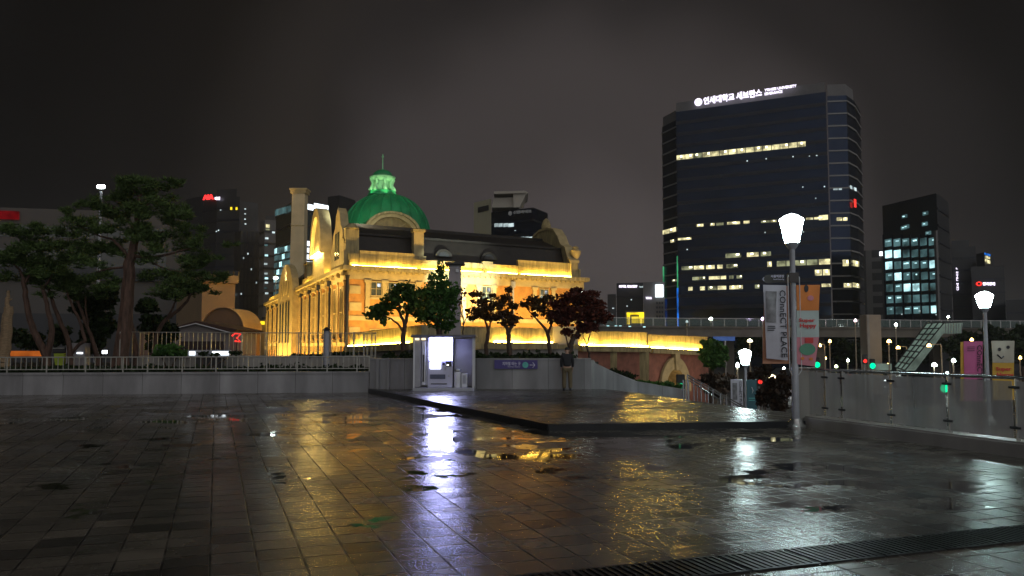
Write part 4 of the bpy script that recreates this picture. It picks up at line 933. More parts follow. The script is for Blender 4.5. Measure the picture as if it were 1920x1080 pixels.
for i in (-1, 0, 1):
    m = MB(); m.lathe([(.04, -.06), (.10, -.02), (.10, .08), (.03, .13)], (fl.x + i * .13, 46.95, fl.z + .02 * abs(i)), 12); m.build('floodlight', M['lamp_far'], t, True)

# ================================================================== person standing at the wall, back to the camera
def skin(pts, edges, radii, root=0, sub=2):
    me = bpy.data.meshes.new('figure'); me.from_pydata([tuple(p) for p in pts], edges, [])
    o = bpy.data.objects.new('figure', me); COL.objects.link(o)
    sk = o.modifiers.new('s', 'SKIN'); sk.use_smooth_shade = True
    for i, r in enumerate(radii):
        sv = me.skin_vertices[0].data[i]; sv.radius = r if isinstance(r, tuple) else (r, r); sv.use_root = (i == root)
    ss = o.modifiers.new('b', 'SUBSURF'); ss.levels = sub; ss.render_levels = sub
    dg = bpy.context.evaluated_depsgraph_get(); ev = bpy.data.meshes.new_from_object(o.evaluated_get(dg))
    v = [tuple(q.co) for q in ev.vertices]; f = [tuple(p.vertices) for p in ev.polygons]
    bpy.data.objects.remove(o)
    return v, f
PX = Vector((at(1063.5, 700, 28.5).x, 28.5, TZ + .002)); PS = 0.88
def pv(lst): return [PX + Vector(p) * PS for p in lst]
per = thing('person', 'person in dark jacket and khaki trousers standing at the wall, back turned', 'person', PX)
M['skin'] = mat('skin', (0.36, 0.22, 0.16), .55, var=.08); M['jacket'] = mat('dark jacket', (.012, .012, .016), .8, var=.3); M['khaki'] = mat('khaki trousers', (.13, .10, .055), .8, var=.15, scale=6); M['hair'] = mat('black hair', (.006, .005, .005), .5)
# pelvis, spine, neck, head, arms with hands, legs with feet: one skin
P_ = [(0, 0, .88), (0, .01, 1.05), (0, .02, 1.25), (0, .04, 1.36), (0, .08, 1.43), (0, .13, 1.50), (0, .16, 1.57)]
E_ = [(0, 1), (1, 2), (2, 3), (3, 4), (4, 5), (5, 6)]; R_ = [(.14, .10), (.13, .09), (.15, .10), (.09, .07), .055, (.078, .09), (.06, .07)]
for s in (-1, 1):
    k = len(P_); P_ += [(s * .17, .03, 1.33), (s * .215, .02, 1.07), (s * .215, .07, .86), (s * .215, .085, .80)]
    E_ += [(2, k), (k, k + 1), (k + 1, k + 2), (k + 2, k + 3)]; R_ += [.058, .043, .03, (.035, .02)]
    for j, (fx, ln) in enumerate(((-.026, .085), (-.009, .10), (.009, .095), (.026, .07))):
        q = len(P_); P_ += [(s * .215, .085 + fx, .755), (s * .21, .088 + fx, .755 - ln * .5), (s * .2, .09 + fx, .755 - ln)]; E_ += [(k + 3, q), (q, q + 1), (q + 1, q + 2)]; R_ += [.0095, .009, .007]
    q = len(P_); P_ += [(s * .20, .12, .80), (s * .195, .135, .765)]; E_ += [(k + 3, q), (q, q + 1)]; R_ += [.011, .009]
    q = len(P_); P_ += [(s * .10, .0, .80), (s * .115, .0, .46), (s * .115, -.01, .09), (s * .13, .13, .04)]
    E_ += [(0, q), (q, q + 1), (q + 1, q + 2), (q + 2, q + 3)]; R_ += [.085, .055, .04, (.035, .03)]
v, f = skin(pv(P_), E_, [tuple(x * PS for x in r) if isinstance(r, tuple) else r * PS for r in R_])
m = MB(); m.add(v, f)
for s in (-1, 1):                                             # ears, nose, eyes, mouth on the bowed head
    m.lathe([(.004, -.03), (.016, -.015), (.018, .01), (.006, .03)], pv([(s * .082, .13, 1.51)])[0], 8)
    m.lathe([(.004, -.008), (.01, 0), (.004, .008)], pv([(s * .03, .215, 1.50)])[0], 8)
m.lathe([(.012, -.02), (.016, -.01), (.005, .03)], pv([(0, .225, 1.47)])[0], 8)
m.lathe([(.004, -.006), (.024, 0), (.004, .006)], pv([(0, .205, 1.435)])[0], 8)
m.build('body', M['skin'], per, True)
J_ = [(0, 0, .86), (0, .01, 1.05), (0, .02, 1.25), (0, .045, 1.385)]; JE = [(0, 1), (1, 2), (2, 3)]; JR = [(.185, .135), (.165, .125), (.185, .135), (.085, .075)]
for s in (-1, 1):
    k = len(J_); J_ += [(s * .18, .03, 1.33), (s * .222, .02, 1.07), (s * .22, .065, .87)]; JE += [(2, k), (k, k + 1), (k + 1, k + 2)]; JR += [.078, .064, .048]
v, f = skin(pv(J_), JE, [tuple(x * PS for x in r) if isinstance(r, tuple) else r * PS for r in JR]); MB().add(v, f).build('jacket', M['jacket'], per, True)
T_ = [(0, 0, .86)]; TE = []; TR = [(.15, .12)]
for s in (-1, 1):
    k = len(T_); T_ += [(s * .10, 0, .78), (s * .118, 0, .46), (s * .12, -.005, .05)]; TE += [(0, k), (k, k + 1), (k + 1, k + 2)]; TR += [.105, .088, .082]
v, f = skin(pv(T_), TE, [tuple(x * PS for x in r) if isinstance(r, tuple) else r * PS for r in TR]); MB().add(v, f).build('trousers', M['khaki'], per, True)
v, f = skin(pv([(0, .10, 1.53), (0, .11, 1.59), (0, .16, 1.62)]), [(0, 1), (1, 2)], [(.075, .07), (.085, .085), (.06, .06)]); MB().add(v, f).build('hair', M['hair'], per, True)
for s in (-1, 1):
    v, f = skin(pv([(s * .12, -.05, .035), (s * .125, .06, .035), (s * .135, .17, .03)]), [(0, 1), (1, 2)], [(.045, .04), (.045, .04), (.035, .028)]); MB().add(v, f).build('shoe', M['black'], per, True)
# ================================================================== THE OLD STATION
SCN = Vector((-12.58, 64.0, 0)); E1 = Vector((18.98, 12.0, 0)).normalized(); E2 = Vector((-0.370, 0.929, 0)).normalized()
SL1, SL2 = 22.46, 63.0
SB = -4.0
def S(s, t, z): return SCN + E1 * s + E2 * t + Vector((0, 0, z))
st = thing('station_building', 'old brick station with green dome, lit yellow along its stone cornices', 'station', S(8, 12, SB))
def sbox(m, s0, s1, t0, t1, z0, z1): return m.obox(S(s0, t0, z0), E1 * (s1 - s0), E2 * (t1 - t0), (0, 0, z1 - z0))
ZC = 7.75
m = MB(); sbox(m, 0, SL1, 0, 13, SB, 7.0); sbox(m, 0, 12, 13, SL2, SB, 7.0); m.build('brick_walls', M['brick'], st)
# cornice, frieze, sill bands and plinth of both faces
m = MB(); sbox(m, -.12, SL1 + .12, -.12, 13, 6.72, 7.36); sbox(m, -.12, 12, 13.0, SL2 + .1, 6.72, 7.36); m.build('frieze', M['stone'], st)
m = MB(); sbox(m, -.55, SL1 + .55, -.55, 13, 7.42, ZC); sbox(m, -.55, 12, 13.0, SL2 + .5, 7.42, ZC); m.build('cornice', M['stone_worn'], st)
m = MB(); sbox(m, -.30, SL1 + .3, -.30, 13, 7.361, 7.419); sbox(m, -.30, 12, 13, SL2 + .3, 7.361, 7.419)
for i in range(44):
    s_ = .1 + i * .52
    if s_ < SL1: sbox(m, s_, s_ + .2, -.42, -.30, 7.25, 7.419)
m.build('dentils', M['stone_worn'], st)
m = MB(); sbox(m, -.10, SL1 + .1, -.10, -.002, 3.55, 3.9); sbox(m, -.10, -.002, -.1, SL2, 1.55, 1.85); sbox(m, -.14, -.002, -.1, SL2, -1.5, -1.2); m.build('sill_band', M['stone'], st)
m = MB(); sbox(m, -.2, SL1 + .1, -.2, -.003, SB, SB + 1.2); sbox(m, -.2, -.003, -.2, SL2, SB, SB + 1.2); m.build('plinth', M['stone_worn'], st)
# parapets carrying the light
m = MB(); sbox(m, .15, SL1 - .1, .15, .55, ZC, 8.55); m.build('parapet', M['stone_worn'], st)
for s0, s1, h in ((.95, 5.6, 9.0), (12.0, 13.0, 8.75), (15.6, 21.2, 9.05), (.1, .9, 8.75)):
    m = MB(); sbox(m, s0, s1, .10, .62, ZC + .001, h); m.build('parapet_block', M['stone_worn'], st)
m = MB(); sbox(m, .15, .55, 7.6, 8.6, ZC, 8.6); sbox(m, .15, .55, 14, 27, ZC, 8.6); sbox(m, .15, .55, 43, SL2, ZC, 8.5); m.build('parapet', M['stone_worn'], st)
# light strips lying on the cornice, in front of the parapets
for (s0, s1) in ((.3, 5.8), (6.2, 12.0), (12.4, 15.4), (15.8, 21.9)):
    m = MB(); sbox(m, s0, s1, -.06, .02, ZC + .002, ZC + .08); m.build('light_strip', M['strip'], st)
for (t0, t1) in ((7.7, 8.6), (14.5, 20), (20.5, 26.5), (43.5, 52), (53, 62)):
    m = MB(); sbox(m, -.06, .02, t0, t1, ZC + .002, ZC + .08); m.build('light_strip', M['strip'], st)
# quoins, drainpipes, pilasters, windows of the right hand face
for i, z in enumerate((-2.6, -.9, .8, 2.4, 4.3, 5.6)):
    m = MB(); sbox(m, .12, 1.0 if i % 2 else 1.1, -.09, -.002, z, z + .62); m.build('quoin', M['stone'], st)
m = MB(); m.tube([S(-.12, -.28, SB), S(-.12, -.28, 6.7), S(-.12, -.28, 7.0)], [.13, .13, .2], 10); m.build('drainpipe', M['dark_metal'], st)
m = MB(); m.tube([S(14.9, -.22, SB), S(14.9, -.22, 6.9)], .09, 8); m.tube([S(14.9, -.22, 6.6), S(14.9, -.22, 7.1)], .22, 8); m.build('drainpipe', M['grey_metal'], st)
M['pane'] = mat('window pane glass', (.05, .06, .05), .2, var=.3)
M['pane_glint'] = glow('painted pane reflection', (.75, .8, .9), .8, .8, 1.5)
def sash(fr, gl, s, z0, z1, w=.86, kids=True):
    m = MB(); t0 = -.14
    sbox(m, s - w / 2 - .07, s - w / 2, t0, -.003, z0, z1); sbox(m, s + w / 2, s + w / 2 + .07, t0, -.003, z0, z1); sbox(m, s - w / 2, s + w / 2, t0, -.003, z1 - .07, z1); sbox(m, s - w / 2, s + w / 2, t0, -.003, z0, z0 + .07)
    sbox(m, s - .02, s + .02, t0 + .03, -.05, z0 + .07, z1 - .07); sbox(m, s - w / 2, s + w / 2, t0 + .035, -.055, (z0 + z1) / 2 - .02, (z0 + z1) / 2 + .02)
    f = m.build('window', fr, st)
    m = MB(); sbox(m, s - w / 2, s + w / 2, -.05, -.004, z0 + .07, z1 - .07); m.build('pane', gl, f); return f
WS = (2.3, 3.75, 5.2, 7.9, 9.35, 12.3, 18.2)
for i, s_ in enumerate(WS):
    w_ = sash(M['stone'], M['pane'], s_, 5.45, 6.62)
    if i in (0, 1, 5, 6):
        m = MB(); sbox(m, s_ + .1, s_ + .36, -.056, -.051, 6.2, 6.45); m.build('painted_reflection', M['pane_glint'], w_)  # glowing patch painted in as a reflection on the pane
    m = MB(); sbox(m, s_ - .5, s_ + .5, -.11, -.003, 5.22, 5.38); m.build('window_sill', M['stone'], st)
    sash(M['stone'], M['pane'], s_, .4, 2.9)
for s_ in (1.58, 3.02, 4.48, 5.95, 7.15, 8.6, 10.1, 11.55, 13.05, 17.2, 19.2):
    m = MB(); sbox(m, s_ - .19, s_ + .19, -.16, -.002, 3.9, 6.5); sbox(m, s_ - .3, s_ + .3, -.22, -.003, 6.501, 6.715); m.build('pilaster', M['stone'], st)
# the long entrance face, seen at a slant
def lbox(m, t0, t1, d, z0, z1): return sbox(m, -d, -.002, t0, t1, z0, z1)
t_ = 1.2; k_ = 0
while t_ < SL2 - .6:
    if not (28.3 < t_ < 41.7):
        m = MB(); lbox(m, t_ - .22, t_ + .22, .12, 1.86, 6.5); lbox(m, t_ - .30, t_ + .30, .2, 6.501, 6.715); m.build('pilaster', M['stone'], st)
        if k_ % 2 == 0 and t_ > 2:
            m = MB(); m.tube([S(-.20, t_ + .35, SB), S(-.20, t_ + .35, 6.9)], .09, 6); m.tube([S(-.26, t_ + .35, 6.6), S(-.26, t_ + .35, 7.1)], .18, 6); m.build('drainpipe', M['dark_metal'], st)
        if t_ + 2.6 < 28.3 or t_ > 41.7:
            c = t_ + 1.45
            m = MB(); lbox(m, c - .62, c - .5, .09, 2.2, 6.3); lbox(m, c + .5, c + .62, .09, 2.2, 6.3); lbox(m, c - .5, c + .5, .09, 6.18, 6.3); lbox(m, c - .04, c + .04, .075, 2.3, 6.18); lbox(m, c - .5, c + .5, .07, 4.2, 4.3)
            f = m.build('window', M['stone'], st); m = MB(); lbox(m, c - .5, c + .5, .03, 2.2, 6.18); m.build('pane', M['pane'], f)
            m = MB(); lbox(m, c - .7, c + .7, .3, 1.9, 2.1); lbox(m, c - .6, c - .4, .24, 1.0, 1.54); lbox(m, c + .4, c + .6, .24, 1.0, 1.54); m.build('window_sill', M['stone_worn'], st)
            m = MB(); lbox(m, c - .55, c + .55, .08, -1.1, 1.0); m.build('lower_window', M['pane'], st)
    t_ += 2.9; k_ += 1
m = MB()
for i in range(24): lbox(m, .2 + i * 2.62, .9 + i * 2.62, .44, 7.0, 7.30)
m.build('modillions', M['stone_worn'], st)
# gable walls rising over that face
def arch_poly(t0, t1, zb, zt, n=18, pw=.5):
    c = (t0 + t1) / 2; hw = (t1 - t0) / 2; p = [(t0, SB), (t0, zb)]
    for i in range(1, n): a = math.pi - math.pi * i / n; p.append((c + hw * math.cos(a), zb + (zt - zb) * math.sin(a) ** (2 * pw)))
    return p + [(t1, zb), (t1, SB)]
def swall(m, s, poly, th): return m.prism([S(s, t, z) for t, z in poly], E1 * th)
m = MB(); swall(m, -.75, arch_poly(28, 42, 6.9, 10.9), .74); m.build('arched_gable', M['stone'], st)
m = MB()
for t0 in (31, 33.4, 35.8, 38.2):
    c = t0 + .6; n = 12; m.prism([S(-.80, c + .55 * math.cos(i * math.pi / 6), 8.4 + .9 * math.sin(i * math.pi / 6) - abs(c - 35) * .15) for i in range(n)], E1 * .05)
m.build('roundel', M['stone_worn'], st)
m = MB()
for t0 in (30.5, 32.8, 36.0, 38.6): m.obox(S(-.80, t0, 1.9), E1 * .05, E2 * 1.2, (0, 0, 4.6))
m.build('tall_window', M['pane'], st)
gp = [(1.2, ZC + .01), (1.2, 9.6), (1.9, 9.9), (2.2, 10.8), (3.1, 11.3), (3.6, 12.3), (4.4, 12.9), (5.2, 12.3), (5.7, 11.3), (6.6, 10.8), (6.9, 9.9), (7.5, 9.6), (7.5, ZC + .01)]
m = MB(); swall(m, -.1, gp, .7); m.build('stepped_gable', M['stone'], st)
m = MB(); m.obox(S(-.16, 3.5, 8.6), E1 * .05, E2 * .7, (0, 0, 2.2)); m.obox(S(-.16, 4.7, 8.6), E1 * .05, E2 * .7, (0, 0, 2.2)); m.build('gable_window', M['pane'], st)
m = MB(); m.prism([S(-.2, 1.0, 9.6), S(-.2, 1.9, 10.0), S(.7, 1.9, 10.0), S(.7, 1.0, 9.6)], (0, 0, .2)); sbox(m, -.25, 1.3, .7, 1.9, ZC + .02, 9.0); sbox(m, -.1, 1.0, .75, 1.7, 9.0, 10.7); m.lathe([(.5, 10.7), (.62, 10.8), (.5, 10.95), (.2, 11.2)], S(.45, 1.2, 0), 12); m.build('corner_pier', M['stone_worn'], st)
# lit lunette of the central pavilion
def ring_poly(t0, t1, zb, zt, n=24): 
    c = (t0 + t1) / 2; hw = (t1 - t0) / 2
    return [(c + hw * math.cos(math.pi - math.pi * i / n), zb + (zt - zb) * math.sin(math.pi * i / n)) for i in range(n + 1)]
m = MB(); swall(m, -.55, [(8.4, ZC), (8.4, 9.6)] + ring_poly(8.4, 15.0, 9.6, 13.9) + [(15.0, ZC)], .7); m.build('lunette_wall', M['stone'], st)
m = MB(); o_, i_ = ring_poly(8.4, 15.0, 9.62, 13.9), ring_poly(9.1, 14.3, 9.62, 13.1)
for a in range(len(o_) - 1): m.prism([S(-.9, *o_[a]), S(-.9, *o_[a + 1]), S(-.9, *i_[a + 1]), S(-.9, *i_[a])], E1 * .34)
m.build('lunette_arch', M['stone'], st)
m = MB(); m.obox(S(-.85, 9.3, 9.62), E1 * .12, E2 * 4.8, (0, 0, .14)); m.build('light_strip', glow('bright lunette light', (1, .72, .22), 120), st)
# roofs
m = MB()
rp = [(.9, 8.3), (1.9, 10.5), (2.2, 10.6), (6.0, 11.75), (9.8, 10.6), (10.1, 10.5), (11.1, 8.3)]
m.prism([S(.9, t, z) for t, z in rp], E1 * (SL1 - 2.3)); m.build('roof', M['roof'], st)
m = MB(); sbox(m, .95, SL1 - 1.5, 5.85, 6.15, 11.7, 11.95); sbox(m, .95, SL1 - 1.5, 1.75, 1.95, 10.45, 10.62); m.build('ridge', M['roof'], st)
m = MB(); m.prism([S(s, 13.0, z) for s, z in ((.7, 8.2), (2.0, 10.3), (6, 11.4), (10, 10.3), (11.3, 8.2))], E2 * 15); m.build('roof', M['roof'], st)
m = MB(); m.prism([S(s, 28, z) for s, z in ((.2, 7.0), (.4, 9.0), (2.4, 10.6), (6, 11.2), (10, 10.3), (11.3, 7.0))], E2 * 14); m.prism([S(s, 42, z) for s, z in ((.7, 8.0), (2.0, 9.3), (6, 10.0), (10, 9.3), (11.3, 8.0))], E2 * 20); m.build('roof', M['roof'], st)
m = MB(); sbox(m, .5, 1.6, 26.2, 27.8, ZC + .05, 10.2); sbox(m, .4, 1.7, 26.0, 28.0, 10.2, 10.5); m.build('corner_pier', M['stone_worn'], st)
m = MB(); sbox(m, .5, 1.5, 42.4, 43.6, ZC, 9.6); m.build('corner_pier', M['stone_worn'], st)
for s_, w_ in ((8.6, .8), (13.0, .8)):                      # eyebrow dormers
    n = 12; pr = [S(s_ + w_ * math.cos(math.pi * i / n), 1.05, 9.0 + .66 * math.sin(math.pi * i / n)) for i in range(n + 1)]
    m = MB(); m.prism(pr, E2 * 1.2); d = m.build('dormer', M['roof'], st)
    pr = [S(s_ + w_ * .62 * math.cos(math.pi * i / n), .99, 9.03 + .42 * math.sin(math.pi * i / n)) for i in range(n + 1)]
    m = MB(); m.prism(pr, E2 * .05); m.build('pane', M['tower_dark'], d)
m = MB(); sbox(m, 5.75, 6.65, .75, 1.5, 8.9, 10.9); m.build('roof_pier', M['stone'], st)
m = MB(); sbox(m, 5.6, 6.8, .6, 1.6, 8.56, 8.9); m.build('pier_base', M['stone_worn'], st)
m = MB(); sbox(m, 5.65, 6.75, .65, 1.58, 10.9, 11.12); m.build('pier_capital', M['stone_worn'], st)
# scrolled end gable
gp = [(-.1, ZC), (-.1, 9.1), (.5, 9.5), (1.0, 10.4), (2.0, 10.8), (2.6, 11.6), (3.6, 12.4), (5.0, 12.75), (7.0, 12.75), (8.4, 12.4), (9.4, 11.6), (10, 10.8), (11, 10.4), (11.5, 9.5), (12, 9.1), (12, ZC)]
m = MB(); swall(m, SL1 - 1.3, gp, .8); m.build('end_gable', M['stone_worn'], st)
m = MB(); cen = gp[1:-1]
for a, b in zip(cen, cen[1:]): m.obox(S(SL1 - 1.42, a[0], a[1]), E1 * 1.05, E2 * (b[0] - a[0]) + Vector((0, 0, b[1] - a[1])), (0, 0, .22))
m.build('gable_coping', M['stone'], st)
m = MB(); m.lathe([(.3, 0), (.2, .3), (.45, .8), (.5, 1.1), (.25, 1.3), (.3, 1.45), (.05, 1.6)], S(SL1 - .6, .25, 9.1), 12); m.build('urn', M['stone'], st, True)
m = MB(); m.lathe([(.4, 0), (.5, .5), (.3, 1.1), (.05, 1.3)], S(SL1 - 1.0, 6, 12.7), 12); m.build('finial', M['stone_worn'], st, True)
# dome
DY = 88.0; dc = at(724, 436, DY); DR = 82 / FPX * DY
zb = zat(442, DY); zt = zat(366, DY); lc = at(717, 366, DY)
m = MB(); pr = []
for i in range(17):
    a = i / 16 * math.pi / 2 * .93
    pr.append((DR * math.cos(a) ** .92, (zt - zb) / math.sin(math.pi / 2 * .93) * math.sin(a)))
m.lathe(pr, (dc.x, DY, zb), 48); dm = m.build('dome', M['copper'], st, True)
m = MB()
for i in range(24):
    an = 2 * math.pi * i / 24
    m.tube([Vector((dc.x + r * math.cos(an), DY + r * math.sin(an), zb + z + .02)) for r, z in pr], .10, 5, False)
m.build('dome_rib', M['copper'], dm)
m = MB(); m.box((dc.x, DY, (zb + 7) / 2 - .01), (DR * 1.9, DR * 1.9, zb - 7), math.atan2(E1.y, E1.x)); m.build('drum', M['roof'], st)
s_ = DY / FPX; lx = lc.x
def lz(v): return zat(v, DY)
m = MB(); m.lathe([(28 * s_, lz(368)), (27 * s_, lz(364)), (25 * s_, lz(362)), (24 * s_, lz(359))], (lx, DY, 0), 24); m.build('lantern_base', M['copper'], st)
m = MB(); m.lathe([(16 * s_, lz(359)), (16 * s_, lz(340)), (18 * s_, lz(338))], (lx, DY, 0), 16); m.build('lantern_drum', M['copper_pale'], st)
for i in range(8):
    an = math.pi / 8 + i * math.pi / 4; d = Vector((math.cos(an), math.sin(an), 0))
    m = MB(); c = Vector((lx, DY, 0))
    m.tube([c + d * (23 * s_) + Vector((0, 0, lz(359))), c + d * (21.5 * s_) + Vector((0, 0, lz(354))), c + d * (18.5 * s_) + Vector((0, 0, lz(348))), c + d * (19 * s_) + Vector((0, 0, lz(342))), c + d * (22 * s_) + Vector((0, 0, lz(336)))], [.24, .22, .15, .15, .18], 8); m.build('lantern_column', M['copper_pale'], st, True)
m = MB(); m.lathe([(18 * s_, lz(340)), (23 * s_, lz(336)), (24.5 * s_, lz(333.5)), (24 * s_, lz(332))], (lx, DY, 0), 24); m.build('lantern_cornice', M['copper_pale'], st)
m = MB(); m.lathe([(20 * s_, lz(331.9)), (17.5 * s_, lz(326)), (12 * s_, lz(321)), (5 * s_, lz(318.5)), (2.5 * s_, lz(318))], (lx, DY, 0), 24); m.build('lantern_cap', M['copper'], st, True)
m = MB(); m.lathe([(2.6 * s_, lz(318)), (1.2 * s_, lz(316)), (.9 * s_, lz(296)), (2.6 * s_, lz(294)), (1 * s_, lz(292.5)), (1.5 * s_, lz(291)), (.2 * s_, lz(288.5))], (lx, DY, 0), 12); m.build('finial', M['copper_pale'], st, True)
# arched dormer window in front of the dome
AY = 81.5; ac = at(735, 437, AY); aw = 57 / FPX * AY; ah = zat(398, AY) - ac.z
n = 24
def ap(k, f, off=0): a = math.pi * k / n; return Vector((ac.x, AY + off, ac.z)) + E1 * (aw * f * math.cos(a)) + Vector((0, 0, ah * f * math.sin(a)))
m = MB()
for k in range(n): m.prism([ap(k, 1), ap(k + 1, 1), ap(k + 1, .90), ap(k, .90)], -E2 * .75)
m.build('lunette_arch', M['stone_worn'], st)
m = MB()
for k in range(n): m.prism([ap(k, .899), ap(k + 1, .899), ap(k + 1, .74), ap(k, .74)], -E2 * .45)
m.build('lunette_arch', M['stone'], st)
m = MB(); m.prism([ap(k, .98) for k in range(n + 1)], E2 * 6); m.build('dormer_vault', M['copper'], st)
m = MB(); m.prism([ap(k, .739) for k in range(n + 1)], -E2 * .06); lp = m.build('lunette_pane', mat('tan leaded glass', (.23, .17, .07), .5, var=.3, scale=2), st)
m = MB()
for k in (6, 12, 18): m.tube([ap(12, .05, -.12), ap(k, .735, -.12)], .05, 4)
m.build('glazing_bar', M['stone_worn'], lp)
m = MB(); m.obox(Vector((ac.x, AY, 7)) - E1 * aw - E2 * .2, E1 * (2 * aw), E2 * 1.0, (0, 0, ac.z - 7)); m.build('dormer_base', M['roof'], st)
# chimney
CY = 102.0; c0, c1 = at(543.5, 500, CY), at(569, 500, CY)
ch = MB(); cz = zat(362, CY); wd_ = c1.x - c0.x
ch.prism([(c0.x - .1, CY, 6), (c1.x, CY, 6), (c1.x - .0, CY, cz), (c0.x + .12, CY, cz)], (0, 1.6, 0)); co = ch.build('chimney', mat('lit chimney render', (.56, .47, .30), .8, var=.12, scale=.8), st)
m = MB(); m.box(((c0.x + c1.x) / 2 + .06, CY + .8, cz + .2), (wd_ + .25, 1.9, .4)); m.box(((c0.x + c1.x) / 2 + .06, CY + .8, cz + .5), (wd_ + .5, 2.1, .2)); m.build('chimney_cap', M['stone'], co)
m = MB(); m.box(((c0.x + c1.x) / 2 + .02, CY - .02, zat(423, CY)), (wd_ + .06, .06, .1)); m.build('chimney_band', M['stone_worn'], co)
# floodlights of the facade
def area(name, loc, aim, sx, sy, power, col, parent=None):
    l = bpy.data.lights.new(name, 'AREA'); l.shape = 'RECTANGLE'; l.size = sx; l.size_y = sy; l.energy = power; l.color = col
    o = bpy.data.objects.new(name, l); COL.objects.link(o)
    loc = Vector(loc); d = (Vector(aim) - loc).normalized()
    return o, loc, d
from mathutils import Matrix
def uplight(a, b, aim_off, width, power, col, name='floodlight_row'):
    """a long light from a to b throwing towards its middle + aim_off"""
    a = Vector(a); b = Vector(b); mid = (a + b) / 2
    l = bpy.data.lights.new(name, 'AREA'); l.shape = 'RECTANGLE'; l.size = (b - a).length; l.size_y = width; l.energy = power; l.color = col; l.spread = 1.9
    o = bpy.data.objects.new(name, l); COL.objects.link(o)
    x = (b - a).normalized(); z = -Vector(aim_off).normalized(); y = z.cross(x).normalized(); z = x.cross(y).normalized()
    mt = Matrix((x, y, z)).transposed().to_4x4(); mt.translation = mid - ORIGIN[st]
    o.parent = st; o.matrix_local = mt
    return o
def spot(loc, aim, power, col, ang=50, r=.3, name='floodlight'):
    l = bpy.data.lights.new(name, 'SPOT'); l.energy = power; l.color = col; l.spot_size = math.radians(ang); l.spot_blend = .5; l.shadow_soft_size = r
    o = bpy.data.objects.new(name, l); COL.objects.link(o); o.parent = st
    d = Vector(aim) - Vector(loc); o.rotation_euler = d.to_track_quat('-Z', 'Y').to_euler(); o.location = Vector(loc) - ORIGIN[st]
    return o
YEL = (1.0, .60, .16)
uplight(S(.5, -5.0, .6), S(22, -5.0, .6), E2 * 2.4 + Vector((0, 0, 2.3)), .4, 1850, (1, .64, .17))
uplight(S(-3.0, 1, -3.4), S(-3.0, 62, -3.4), E1 * 1.6 + Vector((0, 0, 2.6)), .4, 11000, (1, .63, .15))
spot(S(-7, 3, 3), S(.2, 4.4, 10.5), 6500, (1, .7, .26), 60)
spot(S(-14, 12, 0), S(-.5, 11.7, 11), 6000, (1, .72, .26), 36)
spot(S(-14, 33, 0), S(-.7, 35, 8), 8000, (1, .68, .22), 60)
spot(S(10, -9, 3.0), Vector((dc.x + 1, DY, zb + 2)), 16000, (.9, 1.0, .85), 42)
spot(S(0, 6, 13), Vector((dc.x, DY, zb + 2)), 1500, (.9, 1.0, .85), 70)
for an in (-2.2, -1.2, -.3):
    spot(Vector((lx + 2.2 * math.cos(an), DY + 2.2 * math.sin(an), lz(366) + .1)), Vector((lx, DY, lz(340))), 95, (.95, 1, .6), 80, .15)
spot(Vector((c0.x + 1.5, CY - 7, 9)), Vector((c0.x + .8, CY, 15)), 3300, (1, .80, .42), 80)
spot(S(2, 4.0, 12.6), Vector((ac.x, AY, ac.z + 1)), 1300, (1, .9, .6), 90)

# ================================================================== lit boundary walls in front of the station
M['wall_stone'] = mat('stained boundary stone', (.27, .23, .13), .75, var=.45, scale=3.0, bump=.15, bscale=10, stretch=(2, 2, .3))
def lit_wall(label, u0, Y0, v0t, v0b, u1, Y1, v1t, v1b, strips, brick=True, depth=.5, zbot=-4.0, body=True, em='strip'):
    a, b = at(u0, v0b, Y0), at(u1, v1b, Y1); at_, bt = at(u0, v0t, Y0), at(u1, v1t, Y1)
    d = Vector((b.x - a.x, b.y - a.y, 0)); dn_ = Vector((-d.y, d.x, 0)).normalized()
    if dn_.y < 0: dn_ = -dn_
    t = thing('boundary_wall', label, 'wall', Vector((a.x, a.y, zbot)))
    def skew(m, z0a, z0b, z1a, z1b, off0, off1):
        A = Vector((a.x, a.y, 0)); B = Vector((b.x, b.y, 0))
        p = [A + dn_ * off0 + Vector((0, 0, z0a)), B + dn_ * off0 + Vector((0, 0, z0b)), B + dn_ * off1 + Vector((0, 0, z0b)), A + dn_ * off1 + Vector((0, 0, z0a)),
             A + dn_ * off0 + Vector((0, 0, z1a)), B + dn_ * off0 + Vector((0, 0, z1b)), B + dn_ * off1 + Vector((0, 0, z1b)), A + dn_ * off1 + Vector((0, 0, z1a))]
        m.add(p, [(3, 2, 1, 0), (4, 5, 6, 7), (0, 1, 5, 4), (1, 2, 6, 5), (2, 3, 7, 6), (3, 0, 4, 7)])
    m = MB(); skew(m, a.z, b.z, at_.z, bt.z, 0, depth); m.build('parapet', M['wall_stone'], t)
    m = MB(); skew(m, at_.z + .002, bt.z + .002, at_.z + .09, bt.z + .09, -.06, depth + .06); m.build('coping', M['stone_worn'], t)
    m = MB(); skew(m, a.z - .42, b.z - .42, a.z - .002, b.z - .002, -.45, depth); m.build('ledge', M['stone_worn'], t)
    if body:
      m = MB(); skew(m, zbot, zbot, a.z - .425, b.z - .425, -.05, depth); m.build('wall_body', M['brick_dark'] if brick else M['concrete'], t)
    for f0, f1 in strips:
        A = Vector((a.x, a.y, a.z)) ; D = b - a
        m = MB(); m.obox(A + D * f0 - dn_ * .20 + Vector((0, 0, .001)), D * (f1 - f0), dn_ * .08, (0, 0, .08)); m.build('light_strip', M[em], t)
    return t, a, b, d, dn_
lit_wall('stone ramp wall lit yellow along its foot, falling away to the left behind the green maple', 790, 50, 612, 642, 655, 57, 627, 650, [(.13, .5), (.52, .98)], False)
lit_wall('stone wall with a yellow lit foot behind the forked maple', 792, 50.1, 612.3, 641, 1037, 58, 618, 643, [(.50, .98)], False)
gpier = MB(); a, b = at(1037, 650, 57.6), at(1082, 650, 58.6)
